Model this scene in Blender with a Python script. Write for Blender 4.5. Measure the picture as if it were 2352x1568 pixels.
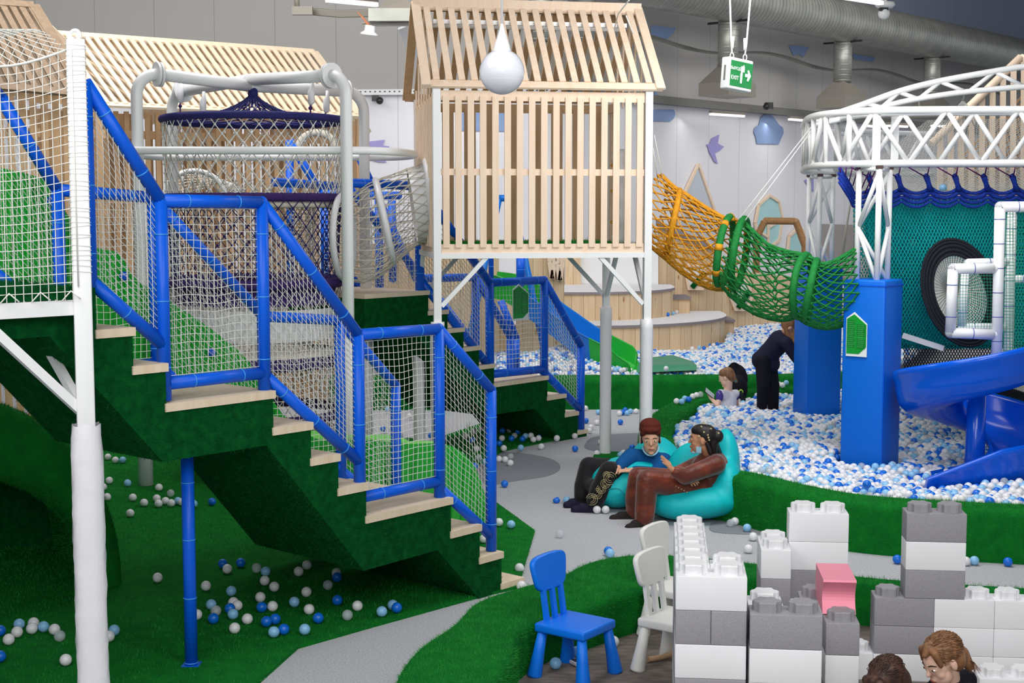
import bpy, bmesh, math, random
import numpy as np
from mathutils import Vector, Matrix, Euler
from math import sin, cos, pi, radians, atan, atan2, sqrt
for o in list(bpy.data.objects): bpy.data.objects.remove(o, do_unlink=True)
SC = bpy.context.scene; COL = SC.collection
R = random.Random(7)
# ------------------------------------------------------------------ camera
FPX, HY, CH = 3267.0, 480.0, 2.63          # focal length in px, horizon row, camera height
PIT = atan((784-HY)/FPX); SP, CP = sin(PIT), cos(PIT)
cd = bpy.data.cameras.new('camera'); cam = bpy.data.objects.new('camera', cd); COL.objects.link(cam)
cam.location = (0, 0, CH); cam.rotation_euler = (pi/2-PIT, 0, 0)
cd.sensor_width = 36; cd.lens = 36*FPX/2352; cd.clip_end = 200
SC.camera = cam
# ------------------------------------------------------------------ light
SC.view_settings.view_transform = 'Standard'; SC.view_settings.look = 'None'
SC.view_settings.gamma = 1; SC.view_settings.exposure = -.55
w = bpy.data.worlds.new('world'); SC.world = w; w.use_nodes = True
bg = w.node_tree.nodes['Background']; bg.inputs[0].default_value = (.86, .93, 1, 1); bg.inputs[1].default_value = .8
def area(name, loc, size, power, target=None, col=(1, .985, .96), sy=None):
    l = bpy.data.lights.new(name, 'AREA'); l.energy = power; l.size = size; l.color = col
    l.shape = 'RECTANGLE'; l.size_y = sy or size
    o = bpy.data.objects.new(name, l); COL.objects.link(o); o.location = loc
    if target: o.rotation_euler = (Vector(target)-Vector(loc)).to_track_quat('-Z', 'Y').to_euler()
    return o
area('ceiling_and_fill_light', (-3.0, 4.5, 5.2), 3.0, 250, (-3.0, 8, 0))
area('ceiling_and_fill_light', (2.6, 3.0, 5.4), 3.0, 270, (2.0, 9, 0))
area('ceiling_and_fill_light', (0.0, -1.0, 4.4), 2.5, 260, (0, 10, 1.0))  # unseen front light above the camera, acting like a flash
area('ceiling_and_fill_light', (2.5, 11.0, 5.0), 3.0, 260, (2.8, 13, 0))
area('ceiling_and_fill_light', (-3.5, 14.5, 7.0), 3.0, 380, (-3, 18, 2))
area('ceiling_and_fill_light', (3.0, 19.5, 8.6), 8.0, 900, (3, 26, 2))  # added wash light to lift the rear wall
area('ceiling_and_fill_light', (10.0, 27.0, 8.8), 8.0, 900, (10, 33, 3))  # added wash light for the long right wall and its upper part
area('ceiling_and_fill_light', (-8.0, 18.0, 8.6), 8.0, 900, (-7, 27, 3))  # added wash light for the left part of the back wall
# ------------------------------------------------------------------ pixel -> world
def ray(x, y):
    a = (x-1176)/FPX; b = (784-y)/FPX
    return Vector((a, CP+b*SP, -SP+b*CP))
def Zp(x, y, z):
    r = ray(x, y); return Vector((0, 0, CH))+r*((z-CH)/r.z)
def Yp(x, y, Y):
    r = ray(x, y); return Vector((0, 0, CH))+r*(Y/r.y)
def V(*a): return Vector(a)
# ------------------------------------------------------------------ materials
def srgb(r, g, b):
    f = lambda c: (c/255/12.92 if c <= 10 else ((c/255+.055)/1.055)**2.4)
    return (f(r), f(g), f(b), 1)
MATS = {}
def mat(name, col, rough=.5, spec=.5, noise=None, bump=None, metal=0, alpha=1, coat=0, emit=0, wave=None, sheen=0, trans=0):
    m = bpy.data.materials.new(name); m.use_nodes = True; nt = m.node_tree; N = nt.nodes; L = nt.links
    b = N['Principled BSDF']; b.inputs['Base Color'].default_value = col; b.inputs['Roughness'].default_value = rough
    b.inputs['Specular IOR Level'].default_value = spec; b.inputs['Metallic'].default_value = metal
    b.inputs['Coat Weight'].default_value = coat; b.inputs['Alpha'].default_value = alpha
    b.inputs['Sheen Weight'].default_value = sheen; b.inputs['Transmission Weight'].default_value = trans
    if emit: b.inputs['Emission Color'].default_value = col; b.inputs['Emission Strength'].default_value = emit
    tc = N.new('ShaderNodeTexCoord')
    if noise:                       # (scale, colour2, contrast low, high, stretch)
        n = N.new('ShaderNodeTexNoise'); n.inputs['Scale'].default_value = noise[0]; n.inputs['Detail'].default_value = 5
        mp = N.new('ShaderNodeMapping'); st = noise[4] if len(noise) > 4 else (1, 1, 1); mp.inputs['Scale'].default_value = st
        L.new(tc.outputs['Object'], mp.inputs[0]); L.new(mp.outputs[0], n.inputs['Vector'])
        r = N.new('ShaderNodeValToRGB'); r.color_ramp.elements[0].position = noise[2]; r.color_ramp.elements[1].position = noise[3]
        r.color_ramp.elements[0].color = col; r.color_ramp.elements[1].color = noise[1]
        L.new(n.outputs['Fac'], r.inputs[0]); L.new(r.outputs[0], b.inputs['Base Color'])
    if bump:                        # (scale, strength, distance)
        n2 = N.new('ShaderNodeTexNoise'); n2.inputs['Scale'].default_value = bump[0]; n2.inputs['Detail'].default_value = 4
        L.new(tc.outputs['Object'], n2.inputs['Vector'])
        bp = N.new('ShaderNodeBump'); bp.inputs['Strength'].default_value = bump[1]; bp.inputs['Distance'].default_value = bump[2]
        L.new(n2.outputs['Fac'], bp.inputs['Height']); L.new(bp.outputs[0], b.inputs['Normal'])
    MATS[name] = m; return m
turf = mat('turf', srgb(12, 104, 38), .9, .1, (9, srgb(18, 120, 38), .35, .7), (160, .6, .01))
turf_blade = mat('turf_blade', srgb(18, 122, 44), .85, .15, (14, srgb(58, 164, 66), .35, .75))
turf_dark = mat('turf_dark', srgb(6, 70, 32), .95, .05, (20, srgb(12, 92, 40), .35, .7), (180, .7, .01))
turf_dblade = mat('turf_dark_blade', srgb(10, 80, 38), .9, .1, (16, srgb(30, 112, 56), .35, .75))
carpet = mat('grey_carpet', srgb(164, 166, 172), .95, .1, (90, srgb(192, 194, 200), .35, .65), (400, .3, .003))
carpet_dk = mat('dark_grey_carpet', srgb(128, 132, 140), .95, .1, (220, srgb(142, 146, 154), .3, .7), (400, .3, .003))
carpet_br = mat('brown_grey_carpet', srgb(112, 104, 98), .95, .1, (9, srgb(138, 128, 120), .35, .65, (1, 3, 1)), (120, .6, .01))
stage_carpet = mat('stage_carpet', srgb(240, 238, 240), .95, .1, (60, srgb(226, 224, 228), .35, .65))
felt_edge = mat('felt_edge', srgb(142, 134, 138), .95, .1)
blue_pvc = mat('blue_vinyl', srgb(6, 94, 224), .38, .3, None, (14, .12, .01))
blue_seam = mat('blue_seam', srgb(70, 165, 240), .4)
pillar_blue = mat('pillar_vinyl', srgb(6, 108, 218), .45, .3, None, (6, .15, .02))
slide_blue = mat('slide_plastic_blue', srgb(4, 90, 222), .2, .4, None, None, 0, 1, .15)
slide_lblue = mat('slide_plastic_cyan', srgb(22, 118, 214), .22, .5)
slide_green = mat('slide_plastic_green', srgb(30, 176, 50), .3, .5)
slide_lgreen = mat('slide_plastic_light_green', srgb(122, 214, 92), .35, .5)
white_paint = mat('white_paint', srgb(238, 239, 240), .35, .5)
white_pvc = mat('white_vinyl', srgb(228, 228, 232), .35, .5, None, (5, .35, .03))
white_pad = mat('white_padding', srgb(236, 238, 242), .3, .5)
seam_dblue = mat('seam_navy', srgb(34, 64, 160), .5)
rope_white = mat('rope_white', srgb(226, 226, 220), .8, .2)
rope_grey = mat('rope_grey', srgb(200, 194, 182), .85, .2)
rope_navy = mat('rope_navy', srgb(48, 44, 112), .8, .3, (60, srgb(30, 36, 90), .3, .7))
rope_purple = mat('rope_purple', srgb(70, 44, 116), .8, .3, (80, srgb(44, 28, 84), .3, .7), (120, .8, .01))
rope_orange = mat('rope_orange', srgb(226, 160, 38), .75, .3, (30, srgb(204, 136, 24), .3, .7))
rope_green = mat('rope_green', srgb(30, 138, 62), .75, .3, (30, srgb(20, 112, 48), .3, .7))
rope_teal = mat('rope_teal', srgb(0, 172, 174), .75, .3)
rope_blue = mat('rope_blue', srgb(24, 62, 172), .75, .3, (50, srgb(14, 40, 130), .3, .7), (90, .8, .01))
rope_plum = mat('rope_plum', srgb(96, 34, 104), .75, .3)
rope_lgreen = mat('rope_netgreen', srgb(36, 160, 118), .75, .3)
rope_black = mat('rope_black', srgb(34, 36, 44), .8, .2)
rope_jute = mat('rope_jute', srgb(176, 138, 98), .85, .2, (40, srgb(150, 112, 74), .3, .7))
def wood(name, c1, c2, knots=True, plank=0.0, ax='X', gap=.004):
    m = bpy.data.materials.new(name); m.use_nodes = True; nt = m.node_tree; N = nt.nodes; L = nt.links
    b = N['Principled BSDF']; b.inputs['Roughness'].default_value = .5; b.inputs['Specular IOR Level'].default_value = .3
    tc = N.new('ShaderNodeTexCoord'); mp = N.new('ShaderNodeMapping'); mp.inputs['Scale'].default_value = (9, 9, .8)
    L.new(tc.outputs['Object'], mp.inputs[0])
    n = N.new('ShaderNodeTexNoise'); n.inputs['Scale'].default_value = 2.2; n.inputs['Detail'].default_value = 6; n.inputs['Distortion'].default_value = .6
    L.new(mp.outputs[0], n.inputs['Vector'])
    r = N.new('ShaderNodeValToRGB'); r.color_ramp.elements[0].color = c1; r.color_ramp.elements[1].color = c2
    r.color_ramp.elements[0].position = .3; r.color_ramp.elements[1].position = .75
    L.new(n.outputs['Fac'], r.inputs[0]); out = r.outputs[0]
    if knots:
        mp2 = N.new('ShaderNodeMapping'); mp2.inputs['Scale'].default_value = (4, 4, 1.6); L.new(tc.outputs['Object'], mp2.inputs[0])
        v = N.new('ShaderNodeTexVoronoi'); v.inputs['Scale'].default_value = 1.2; L.new(mp2.outputs[0], v.inputs['Vector'])
        r2 = N.new('ShaderNodeValToRGB'); r2.color_ramp.elements[0].position = .06; r2.color_ramp.elements[1].position = .12
        r2.color_ramp.elements[0].color = (.62, .4, .25, 1); r2.color_ramp.elements[1].color = (1, 1, 1, 1); L.new(v.outputs['Distance'], r2.inputs[0])
        mx = N.new('ShaderNodeMix'); mx.data_type = 'RGBA'; mx.blend_type = 'MULTIPLY'; mx.inputs[0].default_value = 1
        L.new(out, mx.inputs[6]); L.new(r2.outputs[0], mx.inputs[7]); out = mx.outputs[2]
    if plank:
        sx = N.new('ShaderNodeSeparateXYZ'); L.new(tc.outputs['Object'], sx.inputs[0])
        d = N.new('ShaderNodeMath'); d.operation = 'DIVIDE'; d.inputs[1].default_value = plank; L.new(sx.outputs[ax], d.inputs[0])
        fr = N.new('ShaderNodeMath'); fr.operation = 'FRACT'; L.new(d.outputs[0], fr.inputs[0])
        lt = N.new('ShaderNodeMath'); lt.operation = 'LESS_THAN'; lt.inputs[1].default_value = gap/plank*2; L.new(fr.outputs[0], lt.inputs[0])
        fl = N.new('ShaderNodeMath'); fl.operation = 'FLOOR'; L.new(d.outputs[0], fl.inputs[0])
        wn = N.new('ShaderNodeTexWhiteNoise'); wn.noise_dimensions = '1D'; L.new(fl.outputs[0], wn.inputs['W'])
        mr = N.new('ShaderNodeMapRange'); mr.inputs[3].default_value = .86; mr.inputs[4].default_value = 1.05; L.new(wn.outputs['Value'], mr.inputs[0])
        m2 = N.new('ShaderNodeMix'); m2.data_type = 'RGBA'; m2.blend_type = 'MULTIPLY'; m2.inputs[0].default_value = 1
        L.new(out, m2.inputs[6]); cmb = N.new('ShaderNodeCombineColor'); [L.new(mr.outputs[0], cmb.inputs[i]) for i in range(3)]; L.new(cmb.outputs[0], m2.inputs[7])
        m3 = N.new('ShaderNodeMix'); m3.data_type = 'RGBA'; L.new(lt.outputs[0], m3.inputs[0]); L.new(m2.outputs[2], m3.inputs[6]); m3.inputs[7].default_value = (c1[0]*.55, c1[1]*.5, c1[2]*.45, 1)
        out = m3.outputs[2]
    L.new(out, b.inputs['Base Color']); MATS[name] = m; return m
pine = wood('pine', srgb(234, 206, 180), srgb(242, 221, 199), False)
pine_tread = wood('pine_tread', srgb(226, 204, 174), srgb(238, 220, 196), False)
pine_plank = wood('pine_planks', srgb(216, 186, 148), srgb(230, 206, 172), True, .16)
pine_planky = wood('pine_planks_stage', srgb(216, 186, 148), srgb(230, 206, 172), True, .2)
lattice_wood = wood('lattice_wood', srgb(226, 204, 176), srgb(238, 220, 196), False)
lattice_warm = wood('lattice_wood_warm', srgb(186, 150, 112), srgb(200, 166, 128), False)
lattice_shaded = wood('lattice_wood_shaded', srgb(116, 98, 80), srgb(134, 114, 94), False)  # lattice wood with the roof's shade worked into its colour
brick_white = mat('foam_brick_white', srgb(240, 241, 244), .45, .3, None, (300, .1, .002))
brick_grey = mat('foam_brick_grey', srgb(142, 140, 148), .6, .3, (350, srgb(168, 166, 172), .35, .65), (350, .2, .002))
brick_pink = mat('foam_brick_pink', srgb(246, 150, 172), .5, .3, None, (300, .1, .002))
chair_blue = mat('chair_blue', srgb(0, 118, 240), .45, .4, None, (500, .1, .001))
chair_white = mat('chair_white', srgb(236, 236, 232), .4, .4)
ball_white = mat('ball_white', srgb(232, 232, 236), .3, .5)
ball_blue = mat('ball_blue', srgb(14, 110, 220), .3, .5)
ball_lblue = mat('ball_light_blue', srgb(140, 196, 238), .3, .5)
ball_clear = mat('ball_clear', srgb(214, 222, 230), .15, .5, alpha=.42)
teal_fabric = mat('teal_fabric', srgb(10, 190, 198), .5, .3, None, (9, .3, .02))
teal_seam = mat('teal_seam', srgb(4, 140, 150), .6)
skin = mat('skin', srgb(214, 166, 138), .55, .3)
skin2 = mat('skin_tan', srgb(200, 146, 114), .55, .3)
skin_kid = mat('skin_child', srgb(232, 190, 168), .55, .3)
velvet = mat('brown_velvet', srgb(92, 34, 18), .42, .35, (5, srgb(152, 64, 32), .45, .8, (1, 1, 2)), (9, .35, .04), sheen=.3)  # lighter orange patches paint the velvet's highlights into its colour
turban_m = mat('maroon_knit', srgb(96, 44, 36), .9, .1, None, (60, .8, .012))
blue_knit = mat('blue_knit', srgb(20, 76, 134), .9, .1, (120, srgb(26, 88, 148), .3, .7), (50, .3, .01))
black_velvet = mat('black_velvet', srgb(22, 18, 24), .7, .2, None, (9, .5, .02), sheen=.15)
sock_navy = mat('sock_navy', srgb(40, 38, 58), .9, .1)
sock_black = mat('sock_black', srgb(48, 42, 42), .9, .1)
gold = mat('gold_embroidery', srgb(186, 172, 128), .45, .5)
mask_blue = mat('mask_blue', srgb(158, 202, 226), .8, .1)
hair_black = mat('hair_black', srgb(24, 18, 20), .5, .4, (30, srgb(44, 32, 30), .4, .7, (1, 1, .15)))
hair_brown = mat('hair_brown', srgb(118, 82, 56), .5, .4, (40, srgb(166, 120, 82), .4, .7, (1, 1, .2)), (80, .25, .004))
hair_dark = mat('hair_dark_brown', srgb(56, 36, 32), .5, .4, (40, srgb(92, 62, 48), .4, .7, (1, 1, .2)), (80, .25, .004))
hair_chest = mat('hair_chestnut', srgb(128, 86, 54), .5, .4, (40, srgb(150, 104, 66), .4, .7, (1, 1, .2)), (60, .6, .01))
navy_cloth = mat('navy_cloth', srgb(32, 34, 56), .8, .15, None, (20, .3, .01))
black_cloth = mat('black_cloth', srgb(24, 24, 34), .8, .15)
white_cloth = mat('white_cloth', srgb(226, 226, 238), .85, .1, None, (20, .3, .01))
violet_cloth = mat('violet_cloth', srgb(76, 66, 140), .8, .1)
eye_white = mat('eye_white', srgb(236, 232, 228), .3)
dark = mat('dark', srgb(30, 22, 22), .4)
lip = mat('lip', srgb(172, 92, 86), .5)
brow = mat('brow', srgb(60, 42, 34), .8)
steel = mat('galvanised_steel', srgb(168, 168, 160), .4, .5, (3, srgb(146, 148, 142), .3, .7), None, .45)
steel_d = mat('steel_dull', srgb(140, 134, 124), .5, .5, None, None, .2)
tray_m = mat('tray_metal', srgb(128, 126, 120), .5, .5, None, None, .3)
black_plastic = mat('black_plastic', srgb(34, 34, 38), .4)
copper = mat('copper', srgb(190, 120, 80), .4)
lamp_glow = mat('lamp_tube', (1, .93, .97, 1), .4, emit=2.2)
globe_m = mat('globe_glass', srgb(226, 228, 236), .12, .5, coat=.5)
lilac = mat('wall_lilac', srgb(164, 158, 214), .7, .1)
wall_blue = mat('wall_blue', srgb(142, 164, 204), .7, .1)
mint = mat('wall_mint', srgb(176, 216, 218), .7, .1)
greyish = mat('wall_mountain', srgb(196, 202, 212), .7, .1)
sign_green = mat('sign_green', srgb(28, 122, 62), .4)
poster_green = mat('poster_green', srgb(10, 154, 52), .4)
poster_dgreen = mat('poster_text_green', srgb(8, 128, 42), .4)
poster_line = mat('poster_line_green', srgb(90, 200, 110), .4)
sign_white = mat('sign_white', srgb(236, 240, 240), .4)
phone_m = mat('phone_screen', srgb(200, 214, 212), .2)
skyz = mat('wall_upper_blue', srgb(112, 126, 152), .8, .1)
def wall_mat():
    m = bpy.data.materials.new('banded_wall'); m.use_nodes = True; N = m.node_tree.nodes; L = m.node_tree.links
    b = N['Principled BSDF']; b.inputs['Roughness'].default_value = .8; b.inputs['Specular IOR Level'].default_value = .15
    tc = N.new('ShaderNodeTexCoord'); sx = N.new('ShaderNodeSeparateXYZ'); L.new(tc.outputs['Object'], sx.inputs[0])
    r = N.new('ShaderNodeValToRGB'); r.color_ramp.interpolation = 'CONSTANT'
    e = r.color_ramp.elements; e[0].position = 0; e[0].color = srgb(230, 230, 235); e[1].position = .476; e[1].color = srgb(184, 181, 178)  # colour steps by height: white, grey above the tray, bluish at the top
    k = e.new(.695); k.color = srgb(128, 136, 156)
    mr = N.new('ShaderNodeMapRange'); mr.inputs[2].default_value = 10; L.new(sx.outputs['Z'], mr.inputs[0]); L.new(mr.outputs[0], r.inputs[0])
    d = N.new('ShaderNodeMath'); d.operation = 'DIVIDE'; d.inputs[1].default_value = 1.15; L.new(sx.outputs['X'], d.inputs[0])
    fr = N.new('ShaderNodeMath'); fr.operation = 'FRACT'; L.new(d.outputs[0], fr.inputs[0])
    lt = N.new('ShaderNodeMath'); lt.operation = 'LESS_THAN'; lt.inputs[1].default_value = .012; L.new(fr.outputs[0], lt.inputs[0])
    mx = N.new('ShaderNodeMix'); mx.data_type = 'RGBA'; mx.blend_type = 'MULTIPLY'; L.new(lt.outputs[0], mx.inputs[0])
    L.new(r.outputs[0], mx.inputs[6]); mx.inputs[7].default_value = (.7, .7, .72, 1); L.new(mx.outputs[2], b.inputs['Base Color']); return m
WALL = wall_mat()
# ------------------------------------------------------------------ mesh builder
class MB:
    def __init__(s): s.v = []; s.f = []; s.m = []; s.sm = []
    def add(s, vs, fs, mi=0, smooth=False):
        k = len(s.v); s.v += [tuple(p) for p in vs]; s.f += [tuple(i+k for i in f) for f in fs]
        s.m += [mi]*len(fs); s.sm += [smooth]*len(fs); return s
    def box(s, c, d, rz=0, mi=0, M=None, bev=0):
        M = M or (Matrix.Translation(Vector(c)) @ Matrix.Rotation(rz, 4, 'Z'))
        x, y, z = d[0]/2, d[1]/2, d[2]/2
        if not bev:
            vs = [M @ Vector((a*x, b*y, e*z)) for a in (-1, 1) for b in (-1, 1) for e in (-1, 1)]
            return s.add(vs, [(0, 1, 3, 2), (4, 6, 7, 5), (0, 4, 5, 1), (2, 3, 7, 6), (0, 2, 6, 4), (1, 5, 7, 3)], mi)
        bm = bmesh.new(); bmesh.ops.create_cube(bm, size=1); bmesh.ops.scale(bm, vec=d, verts=bm.verts)
        bmesh.ops.bevel(bm, geom=bm.edges[:], offset=bev, segments=3, affect='EDGES', profile=.5)
        bm.verts.index_update(); vs = [M @ v.co for v in bm.verts]; fs = [[v.index for v in f.verts] for f in bm.faces]; bm.free()
        return s.add(vs, fs, mi, True)
    def bar(s, a, b, wd, th, up=(0, 0, 1), mi=0):
        a = Vector(a); b = Vector(b); z = (b-a); l = z.length; z.normalize(); up = Vector(up)
        if abs(z.dot(up)) > .98: up = Vector((1, 0, 0))
        x = up.cross(z).normalized(); y = z.cross(x)
        M = Matrix((x, y, z)).transposed().to_4x4(); M.translation = (a+b)/2
        return s.box(None, (wd, th, l), M=M, mi=mi)
    def tube(s, pts, r, n=10, closed=False, cap=True, mi=0, smooth=True):
        pts = [Vector(p) for p in pts]; k = len(pts)
        rs = r if isinstance(r, (list, tuple)) else [r]*k
        T = []
        for i in range(k):
            a = pts[(i-1) % k] if (closed or i > 0) else pts[0]; b = pts[(i+1) % k] if (closed or i < k-1) else pts[-1]
            T.append((b-a).normalized() if (b-a).length > 1e-9 else Vector((0, 0, 1)))
        u = Vector((0, 0, 1)) if abs(T[0].z) < .9 else Vector((1, 0, 0))
        u = (u-T[0]*u.dot(T[0])).normalized(); vs = []
        for i in range(k):
            u = (u-T[i]*u.dot(T[i])).normalized(); w_ = T[i].cross(u)
            for j in range(n):
                a = 2*pi*j/n; vs.append(pts[i]+(u*cos(a)+w_*sin(a))*rs[i])
        fs = []
        for i in range(k if closed else k-1):
            i2 = (i+1) % k
            for j in range(n):
                j2 = (j+1) % n; fs.append((i*n+j, i*n+j2, i2*n+j2, i2*n+j))
        s.add(vs, fs, mi, smooth)
        if cap and not closed:
            b0 = len(s.v)-len(vs); s.f += [tuple(b0+j for j in range(n))[::-1], tuple(b0+(k-1)*n+j for j in range(n))]; s.m += [mi]*2; s.sm += [False]*2
        return s
    def prism(s, poly, f, d0, d1, mi=0):         # poly 2D, f(u,v,d)->point
        n = len(poly); vs = [f(u, v, d0) for u, v in poly]+[f(u, v, d1) for u, v in poly]
        fs = [tuple(range(n)), tuple(range(n, 2*n))[::-1]]+[(i, i+n, (i+1) % n+n, (i+1) % n) for i in range(n)]
        return s.add(vs, fs, mi)
    def slab(s, pts, z0, z1, mi=0): return s.prism([(p[0], p[1]) for p in pts], lambda u, v, d: (u, v, d), z1, z0, mi)
    def sphere(s, c, r, n=16, m=10, mi=0, M=None):
        c = Vector(c); rr = r if isinstance(r, (tuple, list)) else (r, r, r); vs = []; fs = []
        for i in range(m+1):
            t = pi*i/m
            for j in range(n):
                a = 2*pi*j/n; p = Vector((rr[0]*sin(t)*cos(a), rr[1]*sin(t)*sin(a), rr[2]*cos(t)))
                vs.append(c+(M @ p if M else p))
        for i in range(m):
            for j in range(n): fs.append((i*n+j, (i+1)*n+j, (i+1)*n+(j+1) % n, i*n+(j+1) % n))
        return s.add(vs, fs, mi, True)
    def lathe(s, c, prof, n=20, mi=0, axis=None):
        c = Vector(c); M = Vector(axis).to_track_quat('Z', 'Y').to_matrix() if axis else None
        vs = []; fs = []; k = len(prof)
        for r, z in prof:
            for j in range(n):
                p = Vector((r*cos(2*pi*j/n), r*sin(2*pi*j/n), z)); vs.append(c+(M @ p if M else p))
        for i in range(k-1):
            for j in range(n): fs.append((i*n+j, i*n+(j+1) % n, (i+1)*n+(j+1) % n, (i+1)*n+j))
        return s.add(vs, fs, mi, True)
    def sheet(s, f, nu, nv, mi=0, smooth=True, thick=0):
        for sg in ((0,) if not thick else (0, 1)):
            vs = [Vector(f(i/nu, j/nv)) for i in range(nu+1) for j in range(nv+1)]
            s.add(vs, [(i*(nv+1)+j, (i+1)*(nv+1)+j, (i+1)*(nv+1)+j+1, i*(nv+1)+j+1) for i in range(nu) for j in range(nv)], mi, smooth); break
        return s
    def net(s, f, nu, nv, r, style='square', sides=3, wrap=False, knot=0, seg=None, mi=0):
        seg = seg or 12
        if style == 'square':
            for i in range(nu+(0 if wrap else 1)): s.tube([f(i/nu, j/seg) for j in range(seg+1)], r, sides, cap=False, mi=mi)
            sg2 = seg if not wrap else max(seg, 24)
            for j in range(nv+1): s.tube([f(i/sg2, j/nv) for i in range(sg2+1)], r, sides, cap=False, mi=mi)
        else:
            for d in (1, -1):
                for i in range(nu if wrap else nu+nv):
                    i0 = i if wrap else (i-nv/2 if d == 1 else i-nv/2)
                    if not wrap: i0 = (i-nv/2) if d == 1 else (i)
                    pts = []
                    for j in range(nv+1):
                        u = (i0+d*j/2)/nu
                        if not wrap and (u < -1e-6 or u > 1+1e-6): 
                            if len(pts) > 1: s.tube(pts, r, sides, cap=False, mi=mi)
                            pts = []; continue
                        pts.append(f(u % 1.0 if wrap else u, j/nv))
                    if len(pts) > 1: s.tube(pts, r, sides, cap=False, mi=mi)
            if knot:
                for j in range(nv+1):
                    for i in range(nu):
                        u = (i+(j % 2)/2)/nu
                        p = Vector(f(u, j/nv)); k = knot
                        s.add([p+Vector(q)*k for q in ((1, 0, 0), (-1, 0, 0), (0, 1, 0), (0, -1, 0), (0, 0, 1), (0, 0, -1))],
                              [(0, 2, 4), (2, 1, 4), (1, 3, 4), (3, 0, 4), (2, 0, 5), (1, 2, 5), (3, 1, 5), (0, 3, 5)], mi, True)
        return s
    def build(s, name, mats, parent=None, label=None):
        me = bpy.data.meshes.new(name); me.from_pydata(s.v, [], s.f); 
        mats = mats if isinstance(mats, (list, tuple)) else [mats]
        for m in mats: me.materials.append(m)
        me.polygons.foreach_set('material_index', s.m); me.polygons.foreach_set('use_smooth', s.sm); me.update()
        o = bpy.data.objects.new(name, me); COL.objects.link(o)
        if parent: adopt(o, parent)
        if label: o['label'] = label
        return o
WL = {}
def adopt(o, parent):
    o.parent = parent; o.matrix_parent_inverse = Matrix.Translation(-WL.get(parent.name, Vector((0, 0, 0))))
def tag(o, label, cat, group=None, kind=None):
    o['label'] = label; o['category'] = cat
    if group: o['group'] = group
    if kind: o['kind'] = kind
    return o
def thing(name, label, cat, loc=(0, 0, 0), group=None):
    o = bpy.data.objects.new(name, None); COL.objects.link(o); o.location = loc; o.empty_display_size = .1; WL[o.name] = Vector(loc)
    return tag(o, label, cat, group)
def struct(o): o['kind'] = 'structure'; return o
def spline(pts, n=8, closed=False):
    P = [Vector(p) for p in pts]; k = len(P); out = []
    for i in range(k if closed else k-1):
        g = lambda j: P[j % k] if closed else P[min(max(j, 0), k-1)]
        a, b, c, d = g(i-1), g(i), g(i+1), g(i+2)
        for q in range(n):
            t = q/n; out.append(.5*((2*b)+(c-a)*t+(2*a-5*b+4*c-d)*t*t+(3*b-a-3*c+d)*t*t*t))
    if not closed: out.append(P[-1])
    return out
def padded(mb, a, b, r, step=.3, seam=1, n=12):
    a = Vector(a); b = Vector(b); d = b-a; l = d.length; d.normalize(); mb.tube([a, b], r, n)
    k = max(1, int(l/step))
    for i in range(k):
        c = a+d*(l*(i+.5)/k); mb.tube([c-d*.0028, c+d*.0028], r+.0022, n, mi=seam)
def fur(o, density, length=.02, wid=.0035, mi=1, seed=1, nz=None, far=18):
    """short pile blades scattered over the faces of a turf mesh, appended to the same mesh"""
    me = o.data; me.calc_loop_triangles(); rng = np.random.default_rng(seed)
    V_ = np.array([v.co[:] for v in me.vertices]); T_ = np.array([t.vertices[:] for t in me.loop_triangles if me.polygons[t.polygon_index].material_index == 0])
    a, b, c = V_[T_[:, 0]], V_[T_[:, 1]], V_[T_[:, 2]]; nrm = np.cross(b-a, c-a); ar = np.linalg.norm(nrm, axis=1)/2
    cen = (a+b+c)/3; nrm = nrm/(2*ar[:, None]+1e-12)
    facing = ((np.array([0, 0, CH])-cen)*nrm).sum(1) > -1.5
    cnt = rng.poisson(ar*density*facing*np.clip(11/np.maximum(cen[:, 1], 4), .3, 1.4)**1.5)
    idx = np.repeat(np.arange(len(T_)), cnt); k = len(idx)
    if not k: return
    r1 = np.sqrt(rng.random(k))[:, None]; r2 = rng.random(k)[:, None]
    P = (1-r1)*a[idx]+r1*(1-r2)*b[idx]+r1*r2*c[idx]
    N_ = nrm[idx]; t = rng.normal(size=(k, 3)); t -= (t*N_).sum(1)[:, None]*N_; t /= np.linalg.norm(t, axis=1)[:, None]+1e-9
    L_ = length*(.55+.6*rng.random(k))[:, None]
    tip = P+N_*L_*.8+rng.normal(size=(k, 3))*L_*.4+np.array([0, 0, .15])*L_
    W_ = wid*np.clip(P[:, 1:2]/9, .8, 2)
    allv = np.empty((k*3, 3)); allv[0::3] = P-t*W_/2-N_*.002; allv[1::3] = P+t*W_/2-N_*.002; allv[2::3] = tip
    nv = len(me.vertices); np_ = len(me.polygons); nl = len(me.loops)
    me.vertices.add(k*3); co = np.empty((nv+k*3)*3); me.vertices.foreach_get('co', co); co[nv*3:] = allv.ravel(); me.vertices.foreach_set('co', co)
    me.loops.add(k*3); vi = np.empty(nl+k*3, dtype=np.int32); me.loops.foreach_get('vertex_index', vi); vi[nl:] = nv+np.arange(k*3); me.loops.foreach_set('vertex_index', vi)
    me.polygons.add(k); ls = np.empty(np_+k, dtype=np.int32); me.polygons.foreach_get('loop_start', ls); ls[np_:] = nl+3*np.arange(k); me.polygons.foreach_set('loop_start', ls)
    ms = np.empty(np_+k, dtype=np.int32); me.polygons.foreach_get('material_index', ms); ms[np_:] = mi; me.polygons.foreach_set('material_index', ms)
    me.update(calc_edges=True); me.validate()
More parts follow.
